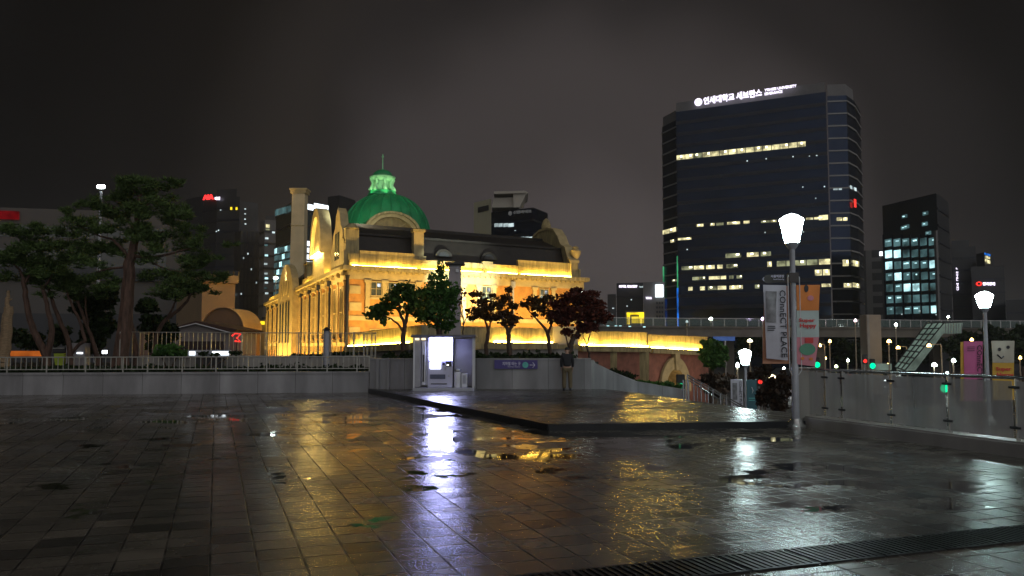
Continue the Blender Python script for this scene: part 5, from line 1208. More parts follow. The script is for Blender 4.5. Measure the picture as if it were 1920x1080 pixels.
t = thing('wall_pier', 'plain pale concrete block between two yellow lit walls', 'pier', ((a.x + b.x) / 2, 58, -4))
gpier.box(((a.x + b.x) / 2, 58.6, (zat(612, 58) - 4) / 2), (b.x - a.x, 1.4, zat(612, 58) + 4)); gpier.build('pier_block', M['pale_concrete'], t)
gpier = MB(); gpier.box(((a.x + b.x) / 2, 58.6, zat(650, 58)), (b.x - a.x + .2, 1.7, .3)); gpier.build('ledge', M['stone_worn'], t)
lit_wall('long brick wall with yellow lit parapet between the concrete block and the arch', 1083, 60, 622, 647.5, 1213, 66, 625, 650.5, [(.03, .5), (.52, .99)], em='strip_hot')
wt_, wa, wb, wdir, wdn = lit_wall('brick archway wall with a lower yellow lit parapet at its right end', 1215, 66.2, 629, 652, 1327, 73, 633.5, 657.5, [(.02, .97)], body=False, em='strip_hot')
for u in (1146, 1206):
    q = at(u, 660, 63 if u < 1200 else 65.6); m = MB(); m.prism([(q.x - .28, q.y - .4, -4), (q.x + .28, q.y - .4, -4), (q.x + .40, q.y - .4, q.z + .1), (q.x - .40, q.y - .4, q.z + .1)], (0, .5, 0)); m.build('pier', M['stone_worn'], [o for o in COL.objects if o.get('label', '').startswith('long brick wall')][0])
# arch ring, keystone and lit vault
ae = wdir.normalized(); acn = at(1262, 735, 68.9) - wdn * .10
n = 20; OR, IR = 2.35, 1.55
def aq(k, r, off=0): x = math.pi * k / n; return Vector((acn.x, acn.y, acn.z)) + ae * (r * math.cos(x)) + Vector((0, 0, r * 1.22 * math.sin(x))) - wdn * off
m = MB()
for k in range(n): m.prism([aq(k, OR), aq(k + 1, OR), aq(k + 1, IR), aq(k, IR)], -wdn * .22)
m.build('arch_ring', M['stone'], wt_)
m = MB(); m.prism([aq(10, IR - .1) - ae * .22, aq(10, IR - .1) + ae * .22, aq(10, OR + .28) + ae * .38, aq(10, OR + .28) - ae * .38], -wdn * .4); m.build('keystone', M['stone'], wt_)
M['vault'] = mat('sandstone vault', (.5, .38, .18), .8, var=.3, scale=3)
m = MB()
for k in range(n): m.quad(aq(k, IR - .01, .18), aq(k + 1, IR - .01, .18), aq(k + 1, IR - .01, -3), aq(k, IR - .01, -3))
m.build('vault', M['vault'], wt_)
A0 = Vector((wa.x, wa.y, 0)); B0 = Vector((wb.x, wb.y, 0))
hole = [aq(k, IR, 0) for k in range(n + 1)]
hole = [p + wdn * .05 for p in hole]
body = [A0 - wdn * .05 + Vector((0, 0, -4)), A0 - wdn * .05 + Vector((0, 0, wa.z - .425)), B0 - wdn * .05 + Vector((0, 0, wb.z - .425)), B0 - wdn * .05 + Vector((0, 0, -4)),
        Vector((hole[0].x, hole[0].y, -4))] + hole + [Vector((hole[-1].x, hole[-1].y, -4))]
m = MB(); m.prism(body, wdn * .5); m.build('wall_body', M['brick_dark'], wt_)
sp = spot(aq(10, .2, .9) - Vector((0, 0, .6)) , aq(7, IR, -.4), 40, (1, .72, .3), 150, .1)
q = aq(10, 3, 5); spot(Vector((q.x, q.y, -2.5)), aq(10, OR), 260, (1, .8, .6), 100, .3)
# grey pillar in the planter
PYY = 40.0; a, b = at(841, 600, PYY), at(863, 600, PYY); zt_ = zat(497, PYY)
t = thing('stone_pillar', 'tall square grey pillar with flat cap rising behind the leafy tree', 'pillar', ((a.x + b.x) / 2, PYY + .3, 0))
m = MB(); m.bevbox(((a.x + b.x) / 2, PYY + .3, zt_ / 2 - 2), (b.x - a.x, .6, zt_ + 4), 0, .02); m.build('shaft', mat('pale grey pillar', (.34, .31, .33), .7, var=.12, scale=1), t)
m = MB(); m.bevbox(((a.x + b.x) / 2, PYY + .3, zt_ + .07), (b.x - a.x + .36, .95, .14), 0, .03); m.build('cap', M['dark_metal'], t)
m = MB(); m.bevbox(((a.x + b.x) / 2 + .12, PYY - .04, zt_ - .28), (.14, .1, .16), 0, .02); m.build('camera_box', M['white_metal'], t)
# ================================================================== CITY BEHIND
GR = -4.0
class Tower:
    """block on a plan of photo columns: chain of (u, Y) from left to right along the seen faces"""
    def __init__(s, name, label, cat, chain, back, v_ref, i_ref, body_mat, group=None, part='facade_block', parent=None, ztop=None, zbot=GR):
        s.P = [hor(u, Y) for u, Y in chain]
        u, Y = chain[i_ref]; s.z1 = zat(v_ref, Y) if ztop is None else ztop
        s.zb = zbot
        c = s.P[len(s.P) // 2]
        s.t = parent or thing(name, label, cat, Vector((c.x, c.y, GR)), group)
        bk = lambda p, e: p + p.normalized() * back + Vector((e, 0, 0)); pts = s.P + [bk(s.P[-1], -.6), bk(s.P[0], .6)]   # sides run straight away from the plaza
        s.pts = pts
        m = MB(); m.prism([(p.x, p.y, zbot) for p in pts], (0, 0, s.z1 - zbot)); s.body = m.build(part, body_mat, s.t)
    def fr(s, i):
        a, b = s.P[i], s.P[i + 1]; d = b - a; L = d.length; d = d / L; return a, d, Vector((d.y, -d.x, 0)), L
    def sx(s, i, u):
        a, d, n, L = s.fr(i); k = (u - 960) / FPX / CP; den = d.x - k * d.y
        return (k * a.y - a.x) / den
    def zv(s, i, u, v):
        a, d, n, L = s.fr(i); return zat(v, (a + d * s.sx(i, u)).y)
    def slab(s, m, i, x0, x1, z0, z1, th=.15, off=0.003):
        a, d, n, L = s.fr(i); return m.obox(a + d * x0 + n * off + Vector((0, 0, z0)), d * (x1 - x0), n * th, (0, 0, z1 - z0))
    def win(s, i, u0, u1, v0, v1, mt, th=.12, name='lit_window', off=.16):
        x0, x1 = s.sx(i, u0), s.sx(i, u1); um = (u0 + u1) / 2; z0, z1 = s.zv(i, um, v1), s.zv(i, um, v0)
        m = MB(); s.slab(m, i, x0, x1, z0, z1, th, off); return m.build(name, mt, s.t)
    def band(s, i, z, h, mt, x0=0, x1=None, th=.14, name='floor_band'):
        L = s.fr(i)[3]; m = MB(); s.slab(m, i, x0, L if x1 is None else x1, z, z + h, th); return m.build(name, mt, s.t)
    def sign(s, i, body, u0, v0, u1, v1, hgt_px, mt, bold=.02, off=.35, name='sign_lettering'):
        """baseline from (u0,v0) to (u1,v1), letters hgt_px tall"""
        a, d, n, L = s.fr(i); x0, x1 = s.sx(i, u0), s.sx(i, u1)
        A = a + d * x0 + n * off; B = a + d * x1 + n * off; A.z = s.zv(i, u0, v0); B.z = s.zv(i, u1, v1); h = hgt_px / FPX * (A.y + B.y) / 2
        m = MB(); m.text(body, A, B - A, Vector((0, 0, h)), .25, bold); return m.build(name, mt, s.t)

# ---- main tower
mt_ = Tower('office_tower', 'tallest dark glass office tower with glowing white rooftop lettering', 'tower', [(1272, 220), (1558, 202)], 30, 172, 1, M['tower_glass'], part='main_facade')
ZT = mt_.z1
lb = Tower('', '', '', [(1245, 231), (1274, 223)], 24, 0, 0, M['tower_glass'], part='side_bay', parent=mt_.t, ztop=ZT - 1.2)
rbay = Tower('', '', '', [(1560.5, 202.6), (1597, 202), (1612, 207), (1622, 216)], 22, 0, 0, M['tower_glass'], part='corner_bay', parent=mt_.t, ztop=ZT - .9)
nf = 22; fh = (ZT - GR) / nf
for k in range(1, nf):
    z = GR + k * fh
    mt_.band(0, z - .4, .9, M['tower_band'])
    lb.band(0, z - .2, .36, M['tower_white'], th=.25)
    for i in range(3): rbay.band(i, z + .6, .34, M['tower_white'], th=.22)
m = MB(); m.prism([(p.x, p.y, ZT + .01) for p in [hor(1272, 220.4), hor(1556, 202.6), hor(1556, 225), hor(1275, 240)]], (0, 0, 2.6)); m.build('crown', M['tower_grey'], mt_.t)
m = MB(); m.prism([(p.x, p.y, ZT - .89) for p in [hor(1561, 203.4), hor(1595, 202.8), hor(1609, 207.5), hor(1611, 222), hor(1562, 222)]], (0, 0, 3.1)); m.build('crown', M['tower_grey'], mt_.t)
m = MB(); m.prism([(p.x, p.y, ZT - 1.19) for p in [hor(1247, 231.5), hor(1273, 224), hor(1274, 238), hor(1250, 246)]], (0, 0, 2.9)); m.build('crown', M['tower_grey'], mt_.t)
mt_.sign(0, '연세대학교 세브란스', 1326, 197.5, 1437, 181.5, 14.5, M['sign_white'], .03, .5)
mt_.sign(0, 'YONSEI UNIVERSITY', 1442, 173, 1503, 164.5, 5.2, M['sign_white'], .02, .5)
mt_.sign(0, 'SEVERANCE', 1442, 180, 1476, 175, 5.0, M['sign_white'], .02, .5)
a, d, n_, L_ = mt_.fr(0); cx = a + d * mt_.sx(0, 1316) + n_ * .5; cx.z = mt_.zv(0, 1316, 192.5); rr = 7.3 / FPX * 217
m = MB()
for k in range(24):
    f = lambda j, r: cx + d * (r * math.cos(j * math.pi / 12)) + Vector((0, 0, r * math.sin(j * math.pi / 12)))
    m.prism([f(k, rr), f(k + 1, rr), f(k + 1, rr * .8), f(k, rr * .8)], n_ * .2)
for x in (-.35, .35, 0): m.obox(cx + d * (x * rr - .12) - Vector((0, 0, rr * .55)), d * .24, n_ * .2, (0, 0, rr * 1.1))
m.prism([cx + d * (rr * .62 * math.cos(k * math.pi / 6)) + Vector((0, 0, rr * .62 * math.sin(k * math.pi / 6))) for k in range(12)], n_ * .12)
m.build('sign_emblem', M['sign_white'], mt_.t)
def row(i, tw, segs, v, h, u_ref, mt, slope=True):
    """lit windows of one storey: v measured at column u_ref"""
    z0 = tw.zv(i, u_ref, v + h / 2); z1 = tw.zv(i, u_ref, v - h / 2)
    for u0, u1 in segs:
        x0, x1 = tw.sx(i, u0), tw.sx(i, u1); m = MB(); tw.slab(m, i, x0, x1, z0, z1, .12, .16); m.build('lit_window', mt if not isinstance(mt, list) else RNG.choice(mt), tw.t)
        if RNG.random() < .6 and mt is not M['cool']:
            w_ = (x1 - x0); c = x0 + w_ * RNG.uniform(.2, .7); m = MB(); tw.slab(m, i, c, c + min(.9, w_ * .28), z0 + (z1 - z0) * .45, z0 + (z1 - z0) * .9, .05, .285); m.build('ceiling_light', M['warm_hot'], tw.t)
Wm, Wd = M['warm'], M['warm_dim']
seg = []
u = 1272
while u < 1517: seg.append((u + .6, min(u + 15.6, 1518))); u += 16.4
row(0, mt_, seg, 283, 9, 1395, [Wm, Wm, Wd])
row(0, mt_, [(1309, 1321), (1334, 1342), (1345, 1359), (1366, 1390), (1397, 1408)], 421, 5, 1340, [Wm, Wm, Wd])
row(0, mt_, [(1430, 1446), (1448, 1459), (1515, 1528), (1530, 1556)], 413, 4, 1480, [Wm, Wd]); row(0, mt_, [(1539, 1556)], 408, 9, 1548, Wm)
row(0, mt_, [(1273, 1298)], 448, 4, 1285, Wm)
row(0, mt_, [(1362, 1391), (1402, 1424), (1428, 1447)], 478, 8, 1400, [Wm, Wd])
row(0, mt_, [(1279, 1300), (1302, 1321), (1325, 1341), (1346, 1356), (1363, 1384)], 501, 7, 1330, [Wd, Wd, Wm])
row(0, mt_, [(1440, 1448), (1458, 1474), (1476, 1500), (1490, 1512), (1514, 1534), (1537, 1558)], 493, 10, 1500, [Wm, Wm, Wd])
row(0, mt_, [(1299, 1312), (1313, 1323), (1330, 1350), (1352, 1362), (1368, 1376), (1382, 1392)], 521, 6, 1340, [Wd, Wm])
row(0, mt_, [(1529, 1542), (1544, 1557)], 511, 11, 1543, Wm)
row(0, mt_, [(1291, 1299), (1313, 1322), (1328, 1344), (1346, 1362), (1368, 1380), (1381, 1393), (1416, 1424)], 540, 7, 1340, [Wm, Wm, Wd])
row(0, mt_, [(1541, 1558)], 535, 6, 1548, Wm)
row(0, lb, [(1245.5, 1270)], 433, 8, 1258, Wm); row(0, lb, [(1260, 1266)], 452, 5, 1263, Wm); row(0, lb, [(1262, 1270)], 526, 4, 1266, Wd)
row(0, rbay, [(1567, 1575), (1577, 1583)], 355, 3, 1575, M['cool']); row(1, rbay, [(1598, 1601), (1605, 1609)], 354, 6, 1605, M['cool'])
row(0, rbay, [(1572, 1582), (1584, 1592)], 411, 6, 1580, Wm); row(0, rbay, [(1581, 1592)], 493, 12, 1586, Wm); row(1, rbay, [(1599, 1610)], 494, 10, 1604, Wm); row(0, rbay, [(1582, 1596)], 535, 8, 1588, Wm); row(1, rbay, [(1598, 1610)], 535, 8, 1604, Wm)
rbay.win(1, 1602.5, 1606, 374, 389, M['sign_red_lamp'], name='red_sign', off=.4)
for tw, u0, u1, v0, v1, mtt in ((lb, 1245.4, 1247.6, 500, 560, M['green_strip']), (lb, 1245.4, 1247.8, 560, 612, M['blue_strip']), (lb, 1272, 1274, 480, 540, M['green_strip']), (lb, 1271.4, 1274, 540, 612, M['blue_strip'])):
    tw.win(0, u0, u1, v0, v1, mtt, name='strip_light', off=.3)
for u, v in ((1406, 302), (1442, 298), (1493, 294), (1524, 293), (1538, 292), (1510, 351), (1551, 350), (1534, 372), (1437, 436), (1509, 435), (1290, 468)):
    mt_.win(0, u - 1.1, u + 1.1, v - 1, v + 1, M['cool'], name='ceiling_light')
# ---- rear left skyline
t = Tower('office_tower', 'dim tower with a red and white sign on its left corner beyond the pine', 'tower', [(377, 262), (403, 255), (446, 252)], 40, 372, 1, M['tower_dark'], part='facade_block')
zr = t.z1
t2 = Tower('', '', '', [(402, 256), (440, 253.5)], 26, 356, 0, M['tower_dark'], part='roof_block', parent=t.t, zbot=zr + .01)
t3 = Tower('', '', '', [(446.5, 258), (481, 262)], 36, 377, 0, M['tower_dark'], part='side_wing', parent=t.t)
t4 = Tower('', '', '', [(344, 275), (376.5, 268)], 40, 367, 1, M['tower_dark'], part='side_wing', parent=t.t)
t.sign(0, 'AIA', 380.5, 375.5, 400.5, 374, 9.5, M['sign_red'], .05, .6)
t.sign(1, '타워', 402, 376, 411, 375.5, 6, M['sign_white'], .05, .6)
for k in range(1, 20):
    z = zr - k * 3.6
    t.band(0, z, .7, M['tower_band']); t.band(1, z, .7, M['tower_band'])
for u, v in ((431, 391), (441, 391)): t.win(1, u - 1.5, u + 1.5, v - 2.5, v + 2.5, M['yellow_sign'])
for u, v in ((456, 392), (456, 401), (456, 411), (457, 420), (477, 450), (463, 476), (455, 485)): t3.win(0, u - 1.3, u + 1.3, v - 1, v + 1, M['cool'])
for u, v in ((411, 394), (426, 459), (408, 432), (404, 434)): t.win(1, u - 1, u + 1, v - 1, v + 1, M['cool'])
t = Tower('apartment_block', 'dark slab block with few lights standing before the dim tower', 'building', [(438, 205), (449, 200), (491, 203)], 22, 432, 1, M['tower_dark'])
for u, v in ((463, 476), (455, 484), (452, 551), (480, 530), (470, 505), (441, 552)): t.win(1 if u > 449 else 0, u - 1, u + 1, v - 1.6, v + 1.6, M['cool'])
for k in range(1, 14): t.band(1, t.z1 - k * 3.2, .5, M['tower_band'])
for x in (455, 462, 470, 478): t.band(1, GR, t.z1 - GR, M['tower_band'], t.sx(1, x), t.sx(1, x) + .4, name='wall_fin')
t = Tower('apartment_block', 'narrow pale apartment block with scattered lit windows left of the chimney', 'building', [(485, 186), (494, 181), (515, 182)], 14, 412, 1, M['tower_grey'])
tz = t.z1; Tower('', '', '', [(496, 183), (512, 184)], 8, 404, 0, M['tower_dark'], part='roof_block', parent=t.t, zbot=tz + .01)
for k in range(1, 18): t.band(1, tz - k * 2.7, .4, M['tower_band']); t.band(0, tz - k * 2.7, .4, M['tower_band'])
t.win(1, 496, 503, 421, 427, M['warm']); t.win(1, 496, 503, 429, 432, M['warm_dim'])
for u, v, q in ((498, 447, 'cool'), (498, 479, 'teal_bright'), (497, 495, 'cool'), (498, 513, 'cool'), (499, 522, 'teal_bright'), (499, 530, 'cool'), (498, 540, 'teal'), (500, 550, 'cool'), (511, 436, 'cool'), (497, 460, 'teal')):
    t.win(1, u - 3, u + 3, v - 1.6, v + 1.6, M[q])
t = Tower('office_building', 'glass office building with bright white lit storeys behind the tall chimney', 'building', [(515, 150), (545, 139), (613, 146)], 24, 378, 1, M['tower_blue'])
ot = t
for i in (0, 1):
    for k in range(14): t.band(i, t.z1 - 1.2 - k * 2.75, .35, M['tower_band'])
xs = [515.5 + i * 4.9 for i in range(6)]
for j in range(7):
    for i, x in enumerate(xs): t.win(0, x + .4, x + 4.4, 460 + j * 13.5 + (544 - x) * .22, 469 + j * 13.5 + (544 - x) * .22, M['teal_bright'] if (i + j) % 4 == 0 else M['teal'])
for i, x in enumerate(xs): t.win(0, x + .3, x + 4.5, 385 + (544 - x) * .28, 396 + (544 - x) * .28, M['teal'])
for u0, u1 in ((570, 583), (585, 611.5)): t.win(1, u0, u1, 383.5, 393.5, M['billboard'], name='lit_window')
for j in range(4):
    t.win(1, 566, 580, 452 + j * 12.6, 461 + j * 12.6, glow('bright office light', (.85, .92, 1), 1.7, .3, .5) if j == 0 else bpy.data.materials['bright office light'])
    for q in (581.5, 588.5, 595.5): t.win(1, q, q + 6.2, 452 + j * 12.6, 461 + j * 12.6, M['cool'])
t.win(1, 584, 597, 443.5, 446, M['cool'])
for v in (404, 418, 432, 470): t.win(1, 587.4, 589, v - .9, v + .9, M['cool'])
t = Tower('office_building', 'plain dark building right behind the bright glass offices, left of the dome', 'building', [(612, 172), (634, 170), (664, 176)], 22, 366, 1, M['tower_dark'])
# ---- middle block with the slanted roof frame
t = Tower('office_building', 'blue glass office with beige stair core and funnel shaped roof frame', 'building', [(919, 191), (1000, 184), (1027, 192)], 26, 389, 1, M['tower_glass'])
mz = t.z1
co = Tower('', '', '', [(888, 196), (921, 190)], 20, 372, 1, mat('beige core', (.46, .45, .32), .8, var=.1, scale=.1), part='stair_core', parent=t.t)
m = MB(); co.slab(m, 0, co.sx(0, 896), co.sx(0, 916), co.zv(0, 905, 397), co.zv(0, 905, 387), .1); m.build('core_louvre', M['tower_dark'], t.t)
def rf(u, v, Y): return at(u, v, Y)
GB = mat('greybeige roof frame', (.40, .38, .33), .8, var=.1, scale=.1)
m = MB(); m.prism([rf(922, 389, 187), rf(970, 388.5, 187), rf(963, 370, 187), rf(926, 371, 187)], (0, 12, 0)); m.build('plant_room', GB, t.t)
m = MB(); m.prism([rf(963, 389, 186), rf(974, 388.5, 186), rf(985, 366, 186), rf(991, 361, 186), rf(982, 357, 186), rf(962, 362, 186)], (0, 12, 0)); m.build('roof_funnel', GB, t.t)
m = MB(); m.prism([rf(926, 363.5, 185.5), rf(986, 362, 185.5), rf(985, 357.5, 185.5), rf(926, 359, 185.5)], (0, 13, 0)); m.build('roof_slab', GB, t.t)
for k in range(1, 12):
    t.band(0, mz - k * 3, .4, M['tower_band']); t.band(1, mz - k * 3, .4, M['tower_band'])
t.sign(0, '신한라이프', 965, 402, 999, 399.5, 6, mat('unlit sign letters', (.55, .58, .6), .5), .02, .4)
a, d, n_, L_ = t.fr(0); c = a + d * t.sx(0, 959) + n_ * .4; c.z = t.zv(0, 959, 400.5); m = MB(); m.prism([c + d * (.5 * math.cos(k * math.pi / 8)) + Vector((0, 0, .5 * math.sin(k * math.pi / 8))) for k in range(16)], n_ * .15); m.build('sign_emblem', bpy.data.materials['unlit sign letters'], t.t)
for u0, u1 in ((928, 935), (936, 943), (945, 953), (954, 964)): t.win(0, u0, u1, 419, 425.5, M['cool'])
for u0, u1 in ((978, 984), (985, 992), (993, 1001)): t.win(0, u0, u1, 444, 449.5, M['cool'])
t.win(0, 966, 968, 432, 433, M['cool'])
rb2 = Tower('', '', '', [(1016, 193.5), (1028, 196)], 10, 398, 0, M['tower_grey'], part='rear_bay', parent=t.t)
# ---- small blocks left of the main tower
t = Tower('hotel', 'grey hotel block with two white rooftop signs beyond the footbridge', 'building', [(1156, 172), (1206, 170)], 16, 531, 0, M['tower_dark'])
t.sign(0, 'HOTEL GRACERY', 1162, 539.5, 1196, 539.5, 4.6, M['sign_white'], .03, .3); t.sign(0, 'Seoul', 1200, 539.3, 1206, 539.3, 3, M['cool'], .0, .3)
for k in range(1, 7): t.band(0, t.z1 - k * 3, .3, M['tower_band'])
for u, v in ((1184, 562), (1176, 574)): t.win(0, u - 1, u + 1, v - 1, v + 1, M['cool'])
t = Tower('office_building', 'low block with a bright white screen and yellow lit front between hotel and tower', 'building', [(1206.5, 166), (1246, 165)], 14, 529, 0, M['tower_grey'])
t.sign(0, 'THE PLAZA', 1198 - 9 + 22, 561, 1220 + 2, 561, 4, M['sign_white'], .03, .3)
t.win(0, 1229, 1244, 534, 557.5, M['billboard'], name='lit_screen', off=.5)
for j in range(4):
    for i in range(3): t.win(0, 1230 + i * 5, 1233.5 + i * 5, 566 + j * 8.5, 570 + j * 8.5, M['tower_band'], name='window')
t = Tower('shop_front', 'small building with a yellow lit framed front over the footbridge rail', 'building', [(1172, 150), (1210, 149)], 8, 584, 0, M['tower_grey'])
for u0, u1, v0, v1 in ((1175, 1207, 586, 590), (1175, 1181, 590, 608), (1198, 1207, 590, 606), (1184, 1197, 594, 606)): t.win(0, u0, u1, v0, v1, M['yellow_sign'], name='lit_frame')
t = Tower('apartment_block', 'far faint pale block behind the dark red maple', 'building', [(1139, 260), (1155, 258)], 12, 552, 0, M['tower_grey'])
for u, v in ((1147, 590), (1150, 578)): t.win(0, u - 1.5, u + 1.5, v - 1, v + 1, M['cool'])
# ---- right of the main tower
t = Tower('office_building', 'narrow grey banded building between the two dark towers', 'building', [(1621, 190), (1661, 188)], 20, 470, 0, M['tower_dark'])
for k in range(1, 10): t.band(0, t.z1 - k * 2.6, .9, M['tower_grey'], t.sx(0, 1636), t.sx(0, 1654))
t.band(0, GR, t.z1 - GR, M['tower_grey'], t.sx(0, 1625), t.sx(0, 1636), .2, 'wall_fin')
t.win(0, 1651, 1657, 472, 480, M['billboard'], name='roof_light', off=.4)
t = Tower('office_tower', 'black office tower with a grid of teal lit windows at the right', 'tower', [(1659, 152), (1762, 139), (1784, 148)], 22, 362, 1, M['tower_dark'])
dz = t.z1
for r in range(9):
    for c in range(6):
        u0 = 1664 + c * 16.6; um = u0 + 6
        v = 448.5 + r * 21.2 - (r == 0) * 0 - (um - 1664) * .03
        if r > 6: continue
        q = M['teal_bright'] if RNG.random() < .12 else M['teal']
        t.win(0, u0, u0 + 12.2, v, v + 14, q)
        if RNG.random() < .5: t.win(0, u0 + RNG.uniform(2, 8), u0 + RNG.uniform(9, 11), v + 3, v + 5.4, M['teal_bright'], name='ceiling_light', off=.3)
for u, v in ((1702, 406), (1742, 400), (1700, 427), (1740, 420), (1746, 437), (1705, 425)): t.win(0, u - 5, u + 5, v - 3.5, v + 3.5, M['teal'], name='lit_window'); t.win(0, u - 1.6, u + 1.6, v - 1, v + 1, M['teal_bright'], name='ceiling_light', off=.3)
for u in (1661.5, 1678.5, 1695, 1711.6, 1728.2, 1744.8, 1760): t.band(0, t.zv(0, u, 612), t.zv(0, u, 440) - t.zv(0, u, 612), M['tower_band'], t.sx(0, u) - .12, t.sx(0, u) + .12, .35, 'mullion')
t.band(0, GR, t.zv(0, 1762, 432) - GR, M['tower_grey'], t.fr(0)[3] - .5, None, .4, 'corner_fin')
for k in range(1, 15): t.band(1, dz - k * 2.8, .35, M['tower_band'])
for u, v in ((1692, 589), (1725, 583), (1759, 583), (1757, 590)): t.win(0, u - 1.5, u + 1.5, v - 1.2, v + 1.2, M['cool'], name='ceiling_light')
t = Tower('office_building', 'dim stepped building with a vertical purple white sign right of the teal windows', 'building', [(1785.5, 205), (1832, 203)], 22, 463, 0, M['tower_dark'])
Tower('', '', '', [(1787, 207), (1820, 206)], 16, 451, 0, M['tower_dark'], part='roof_block', parent=t.t, zbot=t.z1 + .01)
for k, chs in enumerate('L HOTEL MANU'):
    if chs != ' ': t.sign(0, chs, 1793.5, 505 + k * 3.6, 1797, 505 + k * 3.6, 2.9, M['sign_white'], .02, .3)
for k in range(1, 12): t.band(0, t.z1 - k * 3, .4, M['tower_band'])
t = Tower('office_building', 'dark office building with a red emblem and white sign at the far right', 'building', [(1832.5, 190), (1848, 186), (1866, 192)], 16, 473, 1, M['tower_dark'])
for u0, u1, v0, v1 in ((1848.5, 1852, 480, 484), (1852.6, 1856, 481.5, 485.5), (1847.6, 1851.5, 486, 490.5), (1852, 1856, 488, 494)): t.win(1, u0, u1, v0, v1, M['warm'], name='lit_panel')
t.win(1, 1846.5, 1856.5, 475.5, 479, M['blue_strip'], name='lit_panel', off=.2)
m_, k_ = t, 0
b2 = Tower('', '', '', [(1822, 185), (1884, 183.5)], 10, 500, 0, M['tower_dark'], part='lower_block', parent=t.t)
b2.sign(0, '한국경제', 1842, 535.5, 1864.5, 535.5, 6, M['sign_white'], .04, .3)
a, d, n_, L_ = b2.fr(0); c = a + d * b2.sx(0, 1835) + n_ * .3; c.z = b2.zv(0, 1835, 532.3); m = MB()
for k in range(16):
    f = lambda j, r: c + d * (r * math.cos(j * math.pi / 8)) + Vector((0, 0, r * .8 * math.sin(j * math.pi / 8)))
    m.prism([f(k, .62), f(k + 1, .62), f(k + 1, .34), f(k, .34)], n_ * .15)
m.build('sign_emblem', M['sign_red_lamp'], t.t)
for k in range(1, 10): b2.band(0, b2.z1 - k * 3, .4, M['tower_band'])
t = Tower('office_building', 'plain dark block at the right edge beyond the second lamp', 'building', [(1884.5, 175), (1990, 172)], 14, 562, 0, M['tower_dark'])
for k in range(1, 6): t.band(0, t.z1 - k * 3, .4, M['tower_band'])
# ---- left: store, tan building, hut
t = Tower('department_store', 'long white clad store building with a red sign behind the pines', 'building', [(-160, 92), (345, 98)], 30, 400, 1, M['store_white'], part='white_block')
a, d, n_, L_ = t.fr(0)
for zv0, zv1 in ((424, 446), (468, 500)): t.band(0, zat(zv1, 95), zat(zv0, 95) - zat(zv1, 95), M['window_dark'], .5, L_ - 2, .08, 'window_band')
t.band(0, zat(525, 95), zat(500.5, 95) - zat(525, 95), M['tower_dark'], 0, L_ - .3, .5, 'canopy')
t.band(0, GR, zat(588, 95) - GR, M['tower_dark'], 0, L_ - .3, .3, 'shop_window')
m = MB(); t.slab(m, 0, t.sx(0, -40), t.sx(0, 31), t.zv(0, 0, 411), t.zv(0, 0, 396), .4); m.build('sign_board', glow('red store sign light', (.8, .02, .03), .14, .5, 1), t.t)
for u in range(30, 330, 24): t.win(0, u, u + .8, 424.5, 446, M['store_white'], name='window_mullion', off=.1)
t = Tower('office_building', 'tan rendered building with flat roof beside the pines', 'building', [(332, 86), (379, 80), (441, 82)], 14, 519, 1, M['tan'])
m = MB(); t.slab(m, 1, -.2, t.fr(1)[3] + .2, t.z1 - .5, t.z1 + .25, .3); t.slab(m, 0, -.1, t.fr(0)[3], t.z1 - .5, t.z1 + .25, .3); m.build('parapet', M['tan'], t.t)
for u in (408, 415, 422, 432): 
    q = at(u, 515, 83); m = MB(); m.box((q.x, q.y + 2, t.z1 + .5), (.4, .4, 1.0)); m.build('roof_vent', M['tower_dark'], t.t)
uu = at(418, 620, 74)
t2 = thing('vaulted_hall', 'brown half round vaulted hall in front of the tan building', 'building', (uu.x, 76, GR)); c = at(418.5, 618, 73.5); r_ = 38.5 / FPX * 73.5; n = 18
m = MB(); m.prism([Vector((c.x + r_, 73.5, GR)), *[Vector((c.x + r_ * math.cos(math.pi * k / n), 73.5, c.z + r_ * 1.06 * math.sin(math.pi * k / n))) for k in range(n + 1)], Vector((c.x - r_, 73.5, GR))], (0, 5, 0)); m.build('end_wall', mat('brown vault wall', (.12, .075, .045), .8, var=.15, scale=.6), t2)
m = MB()
for k in range(n): 
    f = lambda j, q: Vector((c.x + q * math.cos(math.pi * j / n), 73.3, c.z + q * 1.06 * math.sin(math.pi * j / n)))
    m.prism([f(k, r_ * 1.03), f(k + 1, r_ * 1.03), f(k + 1, r_), f(k, r_)], (0, 5.4, 0))
m.build('roof_edge', M['tan'], t2)
HY = 52.0
h = thing('gabled_shelter', 'small grey gabled shelter with dark brown roof behind the tall fence', 'shelter', at(370, 660, HY))
hz = Vector((0, 0, 0))
m = MB(); m.prism([at(u, v, HY) for u, v in ((322, 690), (322, 618), (367, 607), (432, 624), (432, 690))], (0, 5, 0)); m.build('gable_wall', mat('grey shelter wall', (.19, .17, .17), .7, var=.12, scale=1), h)
m = MB(); m.prism([at(u, v, HY - .2) for u, v in ((316, 618), (367, 605.8), (438, 625), (438, 622), (445, 618), (367, 601.5), (330, 612))], (0, 5.6, 0)); m.build('roof', mat('dark brown roof', (.05, .022, .015), .7, var=.3, scale=2), h)
m = MB(); m.tube([at(318, 618, HY - .25), at(367, 606.5, HY - .25), at(434, 624.5, HY - .25)], .035, 5, False); m.build('verge_board', M['white_metal'], h)
m = MB(); q0, q1 = at(334, 690, HY - .04), at(420, 640, HY - .04); m.box(((q0.x + q1.x) / 2, HY - .06, (q0.z + q1.z) / 2), (q1.x - q0.x, .08, q1.z - q0.z)); m.build('dark_opening', mat('dark red recess', (.03, .015, .015), .6), h)
